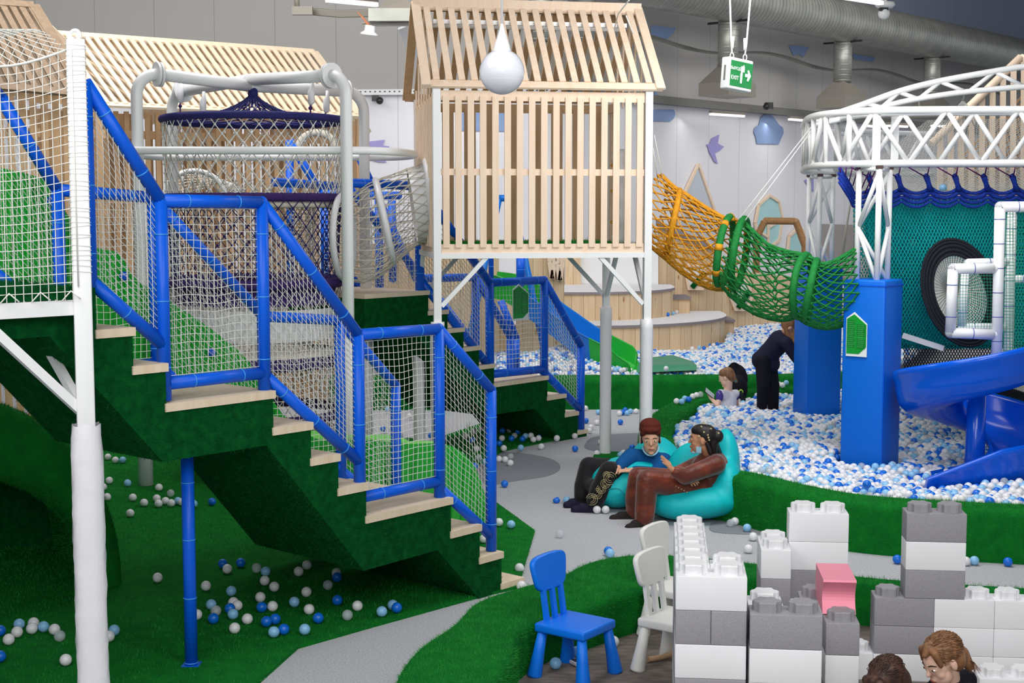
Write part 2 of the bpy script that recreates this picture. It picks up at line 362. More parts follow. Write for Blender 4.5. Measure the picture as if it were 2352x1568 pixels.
def blob(name, prims, voxel, m, parent, label=None, smooth=4):
    """tapered capsules and ellipsoids fused into one continuous skin"""
    mb = MB()
    for p in prims:
        if p[0] == 'c':
            a, ra, b, rb = Vector(p[1]), p[2], Vector(p[3]), p[4]; d = b-a; l = d.length
            if l < 1e-5: continue
            d.normalize(); pts = [a-d*ra*.96, a-d*ra*.7, a-d*ra*.3, a]; rs = [ra*.2, ra*.71, ra*.954, ra]
            for t in (.25, .5, .75): pts.append(a+d*l*t); rs.append(ra+(rb-ra)*t)
            pts += [b, b+d*rb*.3, b+d*rb*.7, b+d*rb*.96]; rs += [rb, rb*.954, rb*.71, rb*.2]
            mb.tube(pts, rs, 12)
        else: mb.sphere(p[1], p[2], 16, 10, M=p[3] if len(p) > 3 else None)
    o = mb.build(name, m, parent, label)
    md = o.modifiers.new('fuse', 'REMESH'); md.mode = 'VOXEL'; md.voxel_size = voxel; md.use_smooth_shade = True
    if smooth: sm = o.modifiers.new('soften', 'SMOOTH'); sm.iterations = smooth; sm.factor = .5
    return o
def chain(pts, rs): return [('c', pts[i], rs[i], pts[i+1], rs[i+1]) for i in range(len(pts)-1)]
def dup_tree(o, loc, label=None, rz=0):
    c = o.copy(); COL.objects.link(c); c.location = loc; c.rotation_euler.z = rz
    if label: c['label'] = label
    for ch in o.children:
        k = ch.copy(); COL.objects.link(k); k.parent = c
        for g in ch.children: q = g.copy(); COL.objects.link(q); q.parent = k
    return c
def text(body, M, size, m, parent, name='lettering', ext=.001, align='CENTER'):
    cu = bpy.data.curves.new(name, 'FONT'); cu.body = body; cu.size = size; cu.align_x = align; cu.align_y = 'CENTER'; cu.extrude = ext
    tmp = bpy.data.objects.new('tmp', cu); COL.objects.link(tmp); bpy.context.view_layer.update()
    me = bpy.data.meshes.new_from_object(tmp.evaluated_get(bpy.context.evaluated_depsgraph_get())); bpy.data.objects.remove(tmp)
    me.transform(M); me.materials.clear(); me.materials.append(m); o = bpy.data.objects.new(name, me); COL.objects.link(o)
    if parent: adopt(o, parent)
    return o
# ================================================================== ROOM SHELL
mb = MB(); mb.box((3, 16, -.06), (60, 70, .12)); floor = struct(mb.build('floor', carpet))
AW = Vector((sin(radians(41.8)), cos(radians(41.8)), 0)); NW = Vector((AW.y, -AW.x, 0))   # direction of the long right wall, and its inward normal
WC = Vector((1.01, 26.3, 0))
def wall_obj(name, p0, p1, h, th=.15):
    d = (p1-p0); l = d.length; mb = MB(); mb.box((l/2, th/2, h/2), (l, th, h)); o = struct(mb.build(name, WALL))
    o.location = p0; o.rotation_euler.z = atan2(d.y, d.x); return o
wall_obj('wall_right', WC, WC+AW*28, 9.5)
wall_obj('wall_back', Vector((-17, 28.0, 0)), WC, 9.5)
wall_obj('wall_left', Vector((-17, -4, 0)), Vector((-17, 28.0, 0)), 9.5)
mb = MB(); mb.box((3, 16, 9.55), (60, 70, .1)); struct(mb.build('ceiling', mat('ceiling_paint', srgb(120, 124, 132), .9, .1)))
def wallpt(x, y, off=.02):              # pixel -> point on the long right wall (or the back wall left of the corner)
    r = ray(x, y); c = Vector((0, 0, CH)); O = WC+NW*off; k = (O-c).dot(NW)/r.dot(NW); P = c+r*k
    if (P-WC).dot(AW) < 0:
        d = (WC-Vector((-17, 28.0, 0))).normalized(); n = Vector((d.y, -d.x, 0)); O = WC+n*off; k = (O-c).dot(n)/r.dot(n); return c+r*k, n
    return P, NW
def mural(name, px, m, label, cat='wall decoration', group=None, th=.012):
    pts = [wallpt(*p) for p in px]; n = pts[0][1]; P = [p[0] for p in pts]; k = len(P)
    if n.length == 0: return
    mb = MB(); mb.add([p for p in P]+[p+n*th for p in P], [tuple(range(k)), tuple(range(k, 2*k))[::-1]]+[(i, i+k, (i+1) % k+k, (i+1) % k) for i in range(k)])
    return tag(mb.build(name, m), label, cat, group)
# dark patches set in the carpet
def patch(px, m, nm, label, z=.006, cat='carpet'):
    P = spline([Zp(x, y, 0) for x, y in px], 8, True); mb = MB(); mb.slab([(p.x, p.y) for p in P], 0.0, z)
    o = mb.build(nm, m); return tag(o, label, cat)
patch([(1100, 1045), (1180, 1040), (1258, 1052), (1287, 1072), (1262, 1092), (1190, 1104), (1110, 1110)], carpet_dk, 'carpet_inlay', 'dark grey carpet inlay beside the foot of the big stairs')
patch([(1343, 1022), (1365, 1004), (1440, 996), (1520, 998), (1560, 1020), (1500, 1042), (1400, 1040), (1352, 1032)], carpet_dk, 'carpet_inlay', 'dark grey oval carpet inlay behind the wrapped playhouse post')
patch([(1640, 1198), (1700, 1192), (1790, 1206), (1850, 1222), (1760, 1228), (1640, 1222)], carpet_dk, 'carpet_inlay', 'dark grey carpet inlay to the right of the turquoise beanbag')
# ---- turf floor under the big stairs
def turf_slab(px, z, nm, label, dens=2600, zz=0.0, cat='artificial turf', m=(turf, turf_blade), ln=.018, seed=3, sm=False):
    P = [Zp(x, y, 0) for x, y in px]; mb = MB(); mb.slab([(p.x, p.y) for p in P], zz, z); o = mb.build(nm, list(m)); tag(o, label, cat); fur(o, dens, ln, .0035, 1, seed); return o
turf_slab([(-700, 1600), (590, 1575), (685, 1490), (860, 1440), (1090, 1376), (1120, 1368), (1190, 1352), (1228, 1222), (1150, 1165), (1040, 1080), (950, 1010), (700, 985), (200, 990), (-300, 1040)], .02, 'turf_floor', 'dark green artificial turf floor under and behind the big stairs', 2200)
turf_slab([(1060, 1090), (1160, 1036), (1290, 1008), (1338, 1000), (1300, 975), (1150, 960), (1000, 1010)], .02, 'turf_floor', 'small green turf floor patch under the far stairs', 900)
mb = MB(); c = Zp(1408, 1050, 0); mb.lathe((c.x, c.y, 0), [(0, .03), (.2, .03), (.215, 0)], 28); o = mb.build('turf_disc', [turf, turf_blade]); tag(o, 'round green turf collar on the carpet around the padded post behind the women', 'artificial turf'); fur(o, 5000, .02)
# brown-grey floor in the block corner
cb = [Zp(*p, 0) for p in [(1150, 1600), (1230, 1535), (1360, 1480), (1480, 1440), (1700, 1425), (2000, 1440), (2500, 1470)]]
mb = MB(); mb.slab([(p.x, p.y) for p in cb]+[(4.2, 4.6), (-.1, 4.6)], 0, .01)
tag(mb.build('corner_carpet', carpet_br), 'worn brown-grey carpet under the blue chair and the building blocks', 'carpet')
# ---- turf covered curbs (swept profile)
def sweep_curb(path, hw, h, nm, label, dens=3500, rad=.07, seed=5, cat='turf curb'):
    pts = spline([Vector((p[0], p[1], 0)) for p in path], 8); h0 = .3 if isinstance(hw, list) else hw; prof = [(-h0, 0), (-h0, h-rad)]
    prof += [(-h0+rad-rad*cos(a), h-rad+rad*sin(a)) for a in (pi/6, pi/3, pi/2)]
    prof += [(0, h+.008)]+[(-q[0], q[1]) for q in prof[::-1]]; mb = MB(); k = len(prof); vs = []
    ws = [q.x for q in spline([V(w_, 0, 0) for w_ in hw], 8)] if isinstance(hw, list) else None
    for i, p in enumerate(pts):
        d = (pts[min(i+1, len(pts)-1)]-pts[max(i-1, 0)]).normalized(); n = Vector((-d.y, d.x, 0))
        vs += [p+n*(u*(ws[i]/.3 if ws else 1))+Vector((0, 0, z)) for u, z in prof]
    fs = [(i*k+j, i*k+j+1, (i+1)*k+j+1, (i+1)*k+j) for i in range(len(pts)-1) for j in range(k-1)]
    fs = [f[::-1] for f in fs]; mb.add(vs, fs, 0, True); e = len(pts)-1
    mb.add(vs[:k], [tuple(range(k))]); mb.add(vs[e*k:], [tuple(range(k))[::-1]])
    o = mb.build(nm, [turf, turf_blade]); tag(o, label, cat); 
    bm = bmesh.new(); bm.from_mesh(o.data); bmesh.ops.recalc_face_normals(bm, faces=bm.faces[:]); bm.to_mesh(o.data); bm.free()
    fur(o, dens, .02, .0035, 1, seed); return o
pit = [Zp(*p, .4) for p in [(1960, 878), (1840, 884), (1720, 898), (1620, 908), (1548, 936), (1512, 972), (1508, 1004), (1528, 1034), (1600, 1066), (1720, 1090), (1830, 1116), (1950, 1138), (2100, 1151), (2352, 1164), (2560, 1170)]]
sweep_curb(pit, .17, .40, 'pit_curb', 'curved green turf curb around the near ball pit, behind the turquoise beanbag', 4200)
rear = [(-2.4, 18.75), (-.5, 18.75), (.95, 18.8), (2.4, 18.85), (3.85, 18.95), (5.2, 19.5)]
sweep_curb(rear, .22, .42, 'pit_curb', 'straight green turf curb in front of the far ball pit and the stage', 2200, .09)
pairs = [((900, 1625), (1090, 1720)), ((935, 1568), (1125, 1640)), ((975, 1512), (1160, 1585)), ((1035, 1436), (1200, 1553)), ((1110, 1374), (1258, 1525)), ((1200, 1345), (1310, 1505)), ((1340, 1310), (1400, 1468)), ((1480, 1270), (1500, 1433)), ((1700, 1288), (1690, 1425)), ((1995, 1325), (1980, 1440)), ((2200, 1340), (2190, 1455)), ((2420, 1354), (2420, 1470))]
front = [(Zp(*a, .28)+Zp(*b, 0))/2 for a, b in pairs]; fw = [(Zp(*a, .28)-Zp(*b, 0)).xy.length/2 for a, b in pairs]
sweep_curb(front, fw, .28, 'bench_curb', 'wide green turf bench curb behind the blue chair and the building blocks', 5200, .05, 6)
# ================================================================== SERVICES
def along(t, k, z): p = WC+AW*t+NW*k; return Vector((p.x, p.y, z))
duct = thing('air_duct', 'huge spiral steel ventilation duct along the right wall under the ceiling', 'duct', along(0, 1.5, 6.62))
mb = MB(); pts = [along(-2.6, 3.0, 7.15), along(-1.3, 1.8, 6.9)]+[along(t, 1.5, 6.62) for t in np.arange(0, 24, 1.0)]; pts = spline(pts, 4)
mb.tube(pts, .435, 28, cap=True); mb.build('duct_pipe', steel, duct)
mb = MB(); L_ = 0; n = 0
for i in range(len(pts)-1):
    a, b = pts[i], pts[i+1]; k = max(1, int((b-a).length/.09))
    for j in range(k):
        p = a.lerp(b, j/k); d = (b-a).normalized(); mb.tube([p-d*.006, p+d*.006], .444, 28, cap=False)
o = mb.build('duct_ribs', steel, duct); o['kind'] = 'stuff'
for i, (px, t) in enumerate([(1340, .6), (1665, None), (1925, None), (2128, None), (1240, None)]):
    # drop pipe and hood below the duct
    lo, hi = -3, 26
    for _ in range(40):
        mid = (lo+hi)/2; p = along(mid, 1.4, 4.6); x = 1176+FPX*p.x/p.y
        lo, hi = (mid, hi) if x < px else (lo, mid)
    t = lo; p = along(t, 1.4, 0)
    lbl = ['steel extract hood under the duct seen through the playhouse roof slats', 'steel extract hood on a spiral pipe behind the green exit sign', 'steel extract hood on a spiral pipe left of the white arch truss', 'steel extract hood on a spiral pipe behind the arch truss',
           'steel extract hood at the left end of the duct behind the playhouse ridge'][i]
    th = thing('extract_hood', lbl, 'ventilation hood', (p.x, p.y, 4.8), 'extract hoods under the duct')
    mb = MB(); mb.tube([(p.x, p.y, 6.4), (p.x, p.y, 5.35)], .195, 18)
    for z in np.arange(5.38, 6.2, .11): mb.tube([(p.x, p.y, z), (p.x, p.y, z+.012)], .204, 18, cap=False)
    mb.build('drop_pipe', steel, th)
    mb = MB(); q = [(p-AW*.48-NW*.34), (p+AW*.48-NW*.34), (p+AW*.48+NW*.34), (p-AW*.48+NW*.34)]; u = [(p-AW*.16-NW*.13), (p+AW*.16-NW*.13), (p+AW*.16+NW*.13), (p-AW*.16+NW*.13)]
    vs = [Vector((a.x, a.y, 4.78)) for a in q]+[Vector((a.x, a.y, 5.02)) for a in q]+[Vector((a.x, a.y, 5.36)) for a in u]
    mb.add(vs, [(0, 1, 2, 3), (0, 4, 5, 1), (1, 5, 6, 2), (2, 6, 7, 3), (3, 7, 4, 0), (4, 8, 9, 5), (5, 9, 10, 6), (6, 10, 11, 7), (7, 11, 8, 4), (8, 11, 10, 9)])
    mb.build('hood', steel_d, th)
    mb = MB(); c = p; mb.bar(Vector((c.x, c.y, 6.2))-AW*.02-NW*.45, Vector((c.x, c.y, 6.2))+NW*.45, .05, .04); mb.build('hanger_bar', black_plastic, th)
# cable trays
mb = MB(); mb.bar(along(.0, .12, 4.76), along(25, .12, 4.76), .2, .15)
tag(mb.build('cable_tray', tray_m), 'long perforated metal cable tray along the right wall', 'cable tray')
pA = Vector((-17, 28.0, 0)); dW = (WC-pA).normalized(); nB = Vector((dW.y, -dW.x, 0))
mb = MB(); a = pA+nB*.1; b = WC+nB*.1; mb.bar((a.x, a.y, 4.78), (b.x, b.y, 4.77), .12, .1)
for i in range(100):
    q = a.lerp(b, .5+i/200)+nB*.065; mb.box((q.x, q.y, 4.78), (.03, .01, .02), mi=1)
tag(mb.build('cable_tray', [white_paint, black_plastic]), 'thin white perforated rail on the grey wall left of the playhouse', 'cable tray')
mb = MB()
for k in range(5):
    mb.tube(spline([along(t, .6+.02*k, 5.82-.012*k+.08*sin(t*1.3+k*.1)) for t in np.arange(-.3, 18, 1.0)], 4), .016, 6)
tag(mb.build('cable_bundle', tray_m), 'bundle of grey cables sagging below the big duct', 'cables')
mb = MB(); 
for k in range(5): mb.tube([Yp(680+3*k, 18+3*k, 21.5), Yp(780, 26+3*k, 21.6), Yp(860, 24+3*k, 21.8), Yp(950, 14+3*k, 22), Yp(1210, 2+3*k, 22)], .018, 6)
mb.tube([Yp(683, 25, 21.4), Yp(680, -30, 21.4)], .04, 8); mb.box(Yp(695, 25, 21.4), (.3, .1, .12))
tag(mb.build('cable_bundle', steel_d), 'grey cable bundle with junction boxes above the lattice roof', 'cables')
# left ceiling diffuser with hanging speaker
t = thing('ceiling_diffuser', 'boxy steel air diffuser at the upper left beside the playhouse ridge', 'ventilation hood', Yp(920, 40, 20))
mb = MB(); a = Yp(905, 40, 20); mb.box((a.x+.05, a.y, a.z), (.75, .6, .17)); mb.build('diffuser_box', steel, t)
mb = MB(); mb.add([Yp(858, 28, 20), Yp(962, 28, 20), Yp(962, 28, 20.6), Yp(858, 28, 20.6), Yp(885, 2, 20.1), Yp(935, -2, 20.1), Yp(935, -2, 20.5), Yp(885, 2, 20.5)], [(0, 1, 5, 4), (1, 2, 6, 5), (2, 3, 7, 6), (3, 0, 4, 7), (4, 5, 6, 7)]); mb.build('duct_collar', steel_d, t)
mb = MB(); mb.bar(Yp(832, 53, 19.9), Yp(965, 57, 19.9), .1, .02); mb.build('flange', steel_d, t)
t = thing('hanging_speaker', 'small white round speaker dangling on wires below the steel diffuser', 'speaker', Yp(850, 70, 19.8))
c = Yp(849, 72, 19.8); mb = MB(); mb.lathe(c, [(0, .08), (.07, .08), (.075, 0), (.12, -.03), (.125, -.05), (0, -.055)], 24, axis=(.15, -.1, 1)); mb.build('speaker_can', white_paint, t)
mb = MB()
for k in range(3): mb.tube(spline([Yp(822+3*k, 28+3*k, 19.9), Yp(838, 48-2*k, 19.85), Yp(846+2*k, 60, 19.8)], 4), .009, 5)
mb.build('wires', copper, t)
mb = MB(); mb.tube([Yp(917, 60, 20.5), Yp(960, 125, 20.9)], .02, 4)
def stripmesh(a, b, w_): 
    m_ = MB(); m_.bar(a, b, w_, .03, up=(0, 1, 0)); return m_
mb = stripmesh(Yp(930, 60, 21), Yp(975, 160, 22.5), .22); mb2 = mb
tag(mb.build('perforated_tray', white_paint), 'white perforated tray sloping down behind the playhouse roof', 'cable tray')
# tube lamps
def tube_lamp(a, b, label, w_=.07):
    th = thing('tube_lamp', label, 'lamp', a, 'tube lamps'); mb = MB(); mb.bar(a, b, w_, .04); mb.build('lamp_tube', lamp_glow, th)
    mb = MB(); up = Vector((0, 0, .05)); mb.bar(Vector(a)+up, Vector(b)+up, w_*1.25, .05); mb.build('lamp_housing', steel_d, th)
tube_lamp(Yp(750, 0, 15), Yp(866, 11, 15.4), 'bright tube lamp at the top edge left of the playhouse', .05)
tube_lamp(Yp(1940, -6, 15), Yp(2024, 7, 15.6), 'bright tube lamp at the top edge beside the round camera', .06)
tube_lamp(Yp(1632, 262, 28.6), Yp(1708, 267, 29.3), 'glowing tube lamp under the hood behind the exit sign')
tube_lamp(Yp(1813, 274, 31), Yp(1875, 279, 31.7), 'glowing tube lamp left of the arch truss')
for i, x in enumerate((1990, 2038, 2140)): tube_lamp(Yp(x, 289, 30), Yp(x+(22, 45, 55)[i], 291, 30.4), ['short glowing tube lamp seen behind the truss end, leftmost of three', 'glowing tube lamp seen behind the truss, middle of three', 'glowing tube lamp seen behind the truss, rightmost of three'][i])
for a, e in (((1665, 262), 28.6), ((1845, 276), 31), ((2090, 290), 32)):
    p = Yp(*a, e); area('tube_lamp_light', (p.x, p.y, p.z-.05), 1.6, 6, (p.x-.6, p.y-1.5, 0), (1, .96, .98), .1)
for p in ((-8, 25.6), (-4.5, 25.5), (-1, 25.5)): area('tube_lamp_light', (p[0], p[1], 4.6), 2.4, 18, (p[0], p[1]+.9, 1.0), (1, .98, .98), .1)
# black wall sockets / cameras
t = tag(MB().sphere(Yp(872, 231, 26.3), .07, 14, 8).box(Yp(862, 226, 26.5), (.12, .12, .1)).build('wall_camera', black_plastic), 'small black camera under the rail left of the playhouse', 'camera')
t = tag(MB().sphere(Yp(1760, 245, 30.2), .07, 14, 8).box(Yp(1768, 243, 30.3), (.13, .12, .14)).tube(spline([Yp(1755, 245, 30.2), Yp(1757, 237, 30.2), Yp(1764, 237, 30.2), Yp(1766, 244, 30.2)], 4), .012, 6).build('wall_camera', black_plastic), 'small black camera on the cable tray right of the exit sign', 'camera')
t = thing('dome_camera', 'white round ceiling camera at the top edge on the right', 'camera', Yp(2032, 10, 16)); c = Yp(2033, 12, 16)
MB().tube([c, c+V(0, 0, 5.5)], .02, 8).build('ceiling_stem', white_paint, t); MB().lathe(c, [(0, .03), (.1, .03), (.11, 0), (.08, -.03), (0, -.03)], 20).build('camera_base', white_paint, t)
MB().sphere(c+V(-.01, 0, -.09), .065, 16, 10).build('camera_head', white_paint, t); MB().box(c+V(-.02, -.01, -.045), (.09, .08, .05)).build('camera_lens', black_plastic, t)
# globe pendant close to the camera
G = Yp(1153, 165, 5.2); t = thing('globe_pendant', 'large white globe lamp hanging on a cord in front of the playhouse roof', 'lamp', G)
r = 51*5.2/FPX; MB().sphere(G, r, 40, 24).build('globe', globe_m, t)
MB().lathe(G, [(r*.45, r*.84), (r*.38, r*.98), (r*.35, r*1.14), (r*.24, r*1.45), (r*.13, r*1.8), (r*.05, r*2.1)], 24).build('socket', white_paint, t)
MB().tube([G+V(0, 0, r*2), G+V(0, 0, 1.2)], .0042, 8).build('cord', white_paint, t)
MB().tube([G+V(0, 0, -r*.36), G+V(0, 0, -r*.37)], r*.934, 40, cap=False).build('globe_seam', white_paint, t)
# exit sign
E0 = Yp(1692, 172, 11.5); t = thing('exit_sign', 'green and white exit sign hanging on two cords', 'sign', E0)
EM = Matrix.Translation(E0) @ Matrix.Rotation(radians(38), 4, 'Z') @ Matrix.Rotation(radians(5), 4, 'Y')
MB().box(None, (.275, .09, .25), M=EM, bev=.012).build('sign_case', sign_white, t)
sf = MB().box(None, (.25, .004, .2), M=EM @ Matrix.Translation((.004, -.046, 0))).build('sign_face', sign_green, t)
F = EM @ Matrix.Translation((0, -.0495, 0)) @ Matrix.Rotation(pi/2, 4, 'X')
text('ВЫХОД', F @ Matrix.Translation((-.068, .038, 0)), .034, sign_white, sf)
text('EXIT', F @ Matrix.Translation((-.070, -.035, 0)), .044, sign_white, sf)
fp = lambda u, v, d: F @ Vector((u, v, d))
mb = MB(); mb.prism([(-.008, -.07), (.012, -.07), (.014, .02), (.034, .02), (.034, .065), (-.006, .065), (-.002, .03), (-.01, 0)], fp, .001, 0); mb.prism([(.022, .055), (.03, .075), (.016, .075)], fp, .001, 0)
mb.build('running_figure', sign_white, sf)
mb = MB(); mb.prism([(.045, .012), (.078, .012), (.068, .04), (.085, .045), (.112, 0), (.085, -.045), (.068, -.04), (.078, -.012), (.045, -.012)], fp, .001, 0); mb.build('arrow', sign_white, sf)
MB().box(None, (.003, .02, .12), M=EM @ Matrix.Translation((-.138, 0, 0))).build('side_slot', tray_m, t)
for x, y0, x0 in ((1681, 137, 1676), (1711, 141, 1725)):
    mb = MB(); a = Yp(x, y0, 11.45); b = Yp(x0, -20, 11.45); mb.tube([a+V(0, 0, .05), a.lerp(b, .25), b], .007, 8); mb.tube([a+V(0, 0, .09), a+V(.001, 0, .18)], [.013, .016], 8)
    c = a+V(0, 0, .03); mb.tube([c+V(.014*cos(q), 0, .024*sin(q)) for q in np.arange(0, 2*pi, .5)], .004, 6, closed=True); mb.build('cord', white_paint, t)
# ================================================================== WALL DECORATION
def bird(px, label): mural('bird_decal', px, lilac, label, 'wall decoration', 'birds on the wall')
bird([(1622, 332), (1630, 330), (1634, 318), (1651, 309), (1648, 329), (1662, 337), (1652, 346), (1641, 351), (1648, 376), (1640, 371), (1628, 348), (1626, 338)], 'lilac paper-plane bird on the white wall above the mountain frame')
bird([(848, 325), (884, 321), (879, 334), (895, 336), (884, 346), (862, 346), (845, 340)], 'lilac bird wing shape above the white hoop, left of the playhouse')
bird([(843, 358), (862, 362), (880, 361), (888, 373), (868, 372), (845, 366)], 'lilac bird tail shape below the white hoop, left of the playhouse')
bird([(1847, 414), (1856, 411), (1863, 402), (1868, 404), (1868, 440), (1856, 428)], 'lilac bird half hidden behind the rear truss column')
def cloud(px, label): mural('cloud_decal', px, wall_blue, label, 'wall decoration', 'blue clouds on the wall')
def circ(cx, cy, rx, ry, a0, a1, n=6): return [(cx+rx*cos(radians(a0+(a1-a0)*i/n)), cy-ry*sin(radians(a0+(a1-a0)*i/n))) for i in range(n+1)]
cloud([(1738, 330)]+circ(1742, 302, 11, 14, 230, 90, 5)+circ(1762, 274, 16, 11, 160, 20, 6)+circ(1790, 302, 9, 14, 90, -50, 5)+[(1788, 331)], 'blue cloud decal below the black camera on the tray')
cloud([(1495, 278), (1538, 279)]+circ(1542, 262, 8, 12, -60, 60, 4)+[(1495, 251)], 'blue cloud decal just right of the playhouse post')
cloud([(1058, 300), (1180, 302), (1180, 255), (1160, 250), (1130, 240), (1090, 246), (1058, 262)], 'blue cloud seen through the upper playhouse slats')
cloud([(1495, 58), (1552, 64), (1546, 76), (1538, 84), (1530, 90), (1495, 80)], 'blue cloud decal just under the duct right of the playhouse ridge')
cloud([(1500, 230), (1504, 208), (1512, 220), (1528, 231)], 'small blue cloud tip above the tray right of the playhouse')
cloud([(1812, 104), (1858, 108), (1850, 120), (1844, 131), (1835, 124), (1822, 128)], 'blue cloud decal between the two right extract hoods')
cloud([(1958, 124), (2010, 132), (2004, 142), (1962, 136)], 'blue cloud decal right of the second extract hood pipe')
cloud(circ(2068, 258, 18, 11, 180, 0, 6), 'blue round cloud top behind the arch truss')
def frame_on_wall(nm, px, fill, label, th=6):
    t = thing(nm, label, 'wall decoration', wallpt(*px[0])[0]); P = [wallpt(*p, .05)[0] for p in px]
    mb = MB(); k = len(P)
    for i in range(k): mb.bar(P[i], P[(i+1) % k], .06, .05, up=NW)
    mb.build('wooden_frame', pine, t)
    Q = [wallpt(*p, .025)[0] for p in px]; mb = MB(); mb.add(Q+[q+NW*.012 for q in Q], [tuple(range(k)), tuple(range(k, 2*k))[::-1]]); mb.build('fill_panel', fill, t); return t
frame_on_wall('mountain_frame', [(1604, 377), (1654, 520), (1654, 620), (1560, 620), (1560, 470)], greyish, 'tall wooden mountain outline on the white wall behind the orange net')
t = frame_on_wall('tree_frame', [(1767, 449), (1789, 463), (1797, 500), (1790, 550), (1766, 570), (1742, 548), (1735, 512), (1743, 470)], mint, 'mint tree shape in a wooden frame behind the rope-wrapped arch')
mb = MB()
for a, b in (((1765, 570), (1765, 513)), ((1765, 545), (1742, 530)), ((1765, 522), (1782, 512))): mb.bar(wallpt(*a, .07)[0], wallpt(*b, .07)[0], .05, .04, up=NW)
mb.build('trunk_and_branches', pine, t)
t = frame_on_wall('tree_frame', [(1829, 528), (1845, 530), (1850, 575), (1845, 610), (1822, 610), (1809, 580), (1813, 542)], mint, 'small mint tree shape in a wooden frame left of the rear truss column')
mb = MB(); mb.bar(wallpt(1828, 612, .07)[0], wallpt(1828, 575, .07)[0], .05, .04, up=NW); mb.build('trunk_and_branches', pine, t)
mural('wall_panel', [(1885, 514), (1975, 517), (1975, 640), (1885, 640)], mat('taupe_panel', srgb(168, 160, 158), .8), 'taupe wall panel seen between the two truss columns')
# ================================================================== BIG STAIRS
def frame(O, ang):
    A = Vector((sin(radians(ang)), cos(radians(ang)), 0)); n = Vector((-A.y, A.x, 0)); O = Vector((O[0], O[1], 0))
    return lambda t, s, z: O-A*t+n*s+Vector((0, 0, z))
def staircase(S, W, treads, under, label, top_end, dens, seed):
    """treads: (t0,t1,z) from the foot up; under: bottom outline (t,z) from the far end down"""
    st = thing('staircase', label, 'stairs', S(treads[0][0], W/2, 0))
    poly = [(treads[0][0], 0.0)]
    for t0, t1, z in treads: poly += [(t0, z-.045), (t1, z-.045)]
    poly += under
    out = []
    for p in poly:
        if not out or (abs(out[-1][0]-p[0])+abs(out[-1][1]-p[1])) > 1e-4: out.append(p)
    mb = MB(); mb.prism(out, lambda t, z, s: S(t, s, z), 0, W)
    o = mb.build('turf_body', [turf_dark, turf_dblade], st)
    bm = bmesh.new(); bm.from_mesh(o.data); bmesh.ops.recalc_face_normals(bm, faces=bm.faces[:]); bmesh.ops.triangulate(bm, faces=bm.faces[:]); bm.to_mesh(o.data); bm.free()
    fur(o, dens, .02, .0035, 1, seed, far=99)
    for t0, t1, z in treads:
        mb = MB(); mb.prism([(t0-.012, z-.045), (t1+.01, z-.045), (t1+.01, z), (t0-.012, z)], lambda t, q, s: S(t, s, q), -.012, W+.012)
        bm_ = mb.build('tread', pine_tread, st)
    return st
S1 = frame((.073, 9.781), 41); W1 = 1.05
TR1 = [(0, .222, .06), (.222, .444, .285), (.444, .725, .512), (.725, 1.485, .74), (1.485, 1.712, .947), (1.712, 1.925, 1.16), (1.925, 2.207, 1.377), (2.207, 2.937, 1.592), (2.937, 3.137, 1.81), (3.137, 3.352, 2.015)]
UN1 = [(3.352, 2.23), (4.6, 2.23), (4.6, 2.0), (3.62, 2.0), (2.968, 1.28), (2.26, 1.28), (1.51, .40), (.854, .41), (.45, .0)]
staircase(S1, W1, TR1, UN1, 'large turf-clad staircase with pine treads descending to the grey carpet', 4.6, 3600, 11)
def railing(S, s, top, posts, bottoms, panels, label, nm='stair_railing', r=.036, netr=.0023, cell=.043, rope=None, group=None, seam=1, base=None):
    """top: polyline (t,z); posts: (t,z0,z1); bottoms: list of polylines; panels: quads (t,z) x4 (bl,br,tr,tl)"""
    th = thing(nm, label, 'railing', S(base or posts[0][0], s, posts[0][1]), group)
    mats = [blue_pvc, blue_seam]
    for k in range(len(top)-1):
        mb = MB(); padded(mb, S(top[k][0], s, top[k][1]), S(top[k+1][0], s, top[k+1][1]), r); mb.sphere(S(top[k+1][0], s, top[k+1][1]), r*1.04, 12, 8); mb.build('handrail', mats, th)
    for t, z0, z1 in posts:
        mb = MB(); padded(mb, S(t, s, z0), S(t, s, z1), r*1.05, .33); mb.build('post', mats, th)
    for pl in bottoms:
        mb = MB()
        for k in range(len(pl)-1): padded(mb, S(pl[k][0], s, pl[k][1]), S(pl[k+1][0], s, pl[k+1][1]), r)
        mb.build('bottom_rail', mats, th)
    rng = random.Random(len(posts)*7+int(s*100))
    for q in panels:
        a, b, c, d = [S(t, s, z) for t, z in q]; nu = max(2, round((b-a).length/cell)); nv = max(2, round((d-a).length/cell)); wv = rng.uniform(-1, 1)
        nrm = (S(0, 1, 0)-S(0, 0, 0))
        def f(u, v): 
            p = a.lerp(b, u).lerp(d.lerp(c, u), v); wgt = u*(1-u)*v*(1-v)*16
            return p+nrm*(.018*wgt*sin(u*5+v*4+wv))+(b-a)*(.012*wgt*sin(v*9+wv*3+u*3))+Vector((0, 0, .010*wgt*sin(u*11+wv)))
        mb = MB(); mb.net(f, nu, nv, netr, 'square', 3, seg=10); mb.build('netting', rope or rope_white, th)
    return th
e = .03
top1 = [(3.95, 3.33+.45), (3.33, 3.27), (2.90, 2.675), (2.215, 2.668), (1.478, 1.862), (.765, 1.852), (.255, 1.40)]
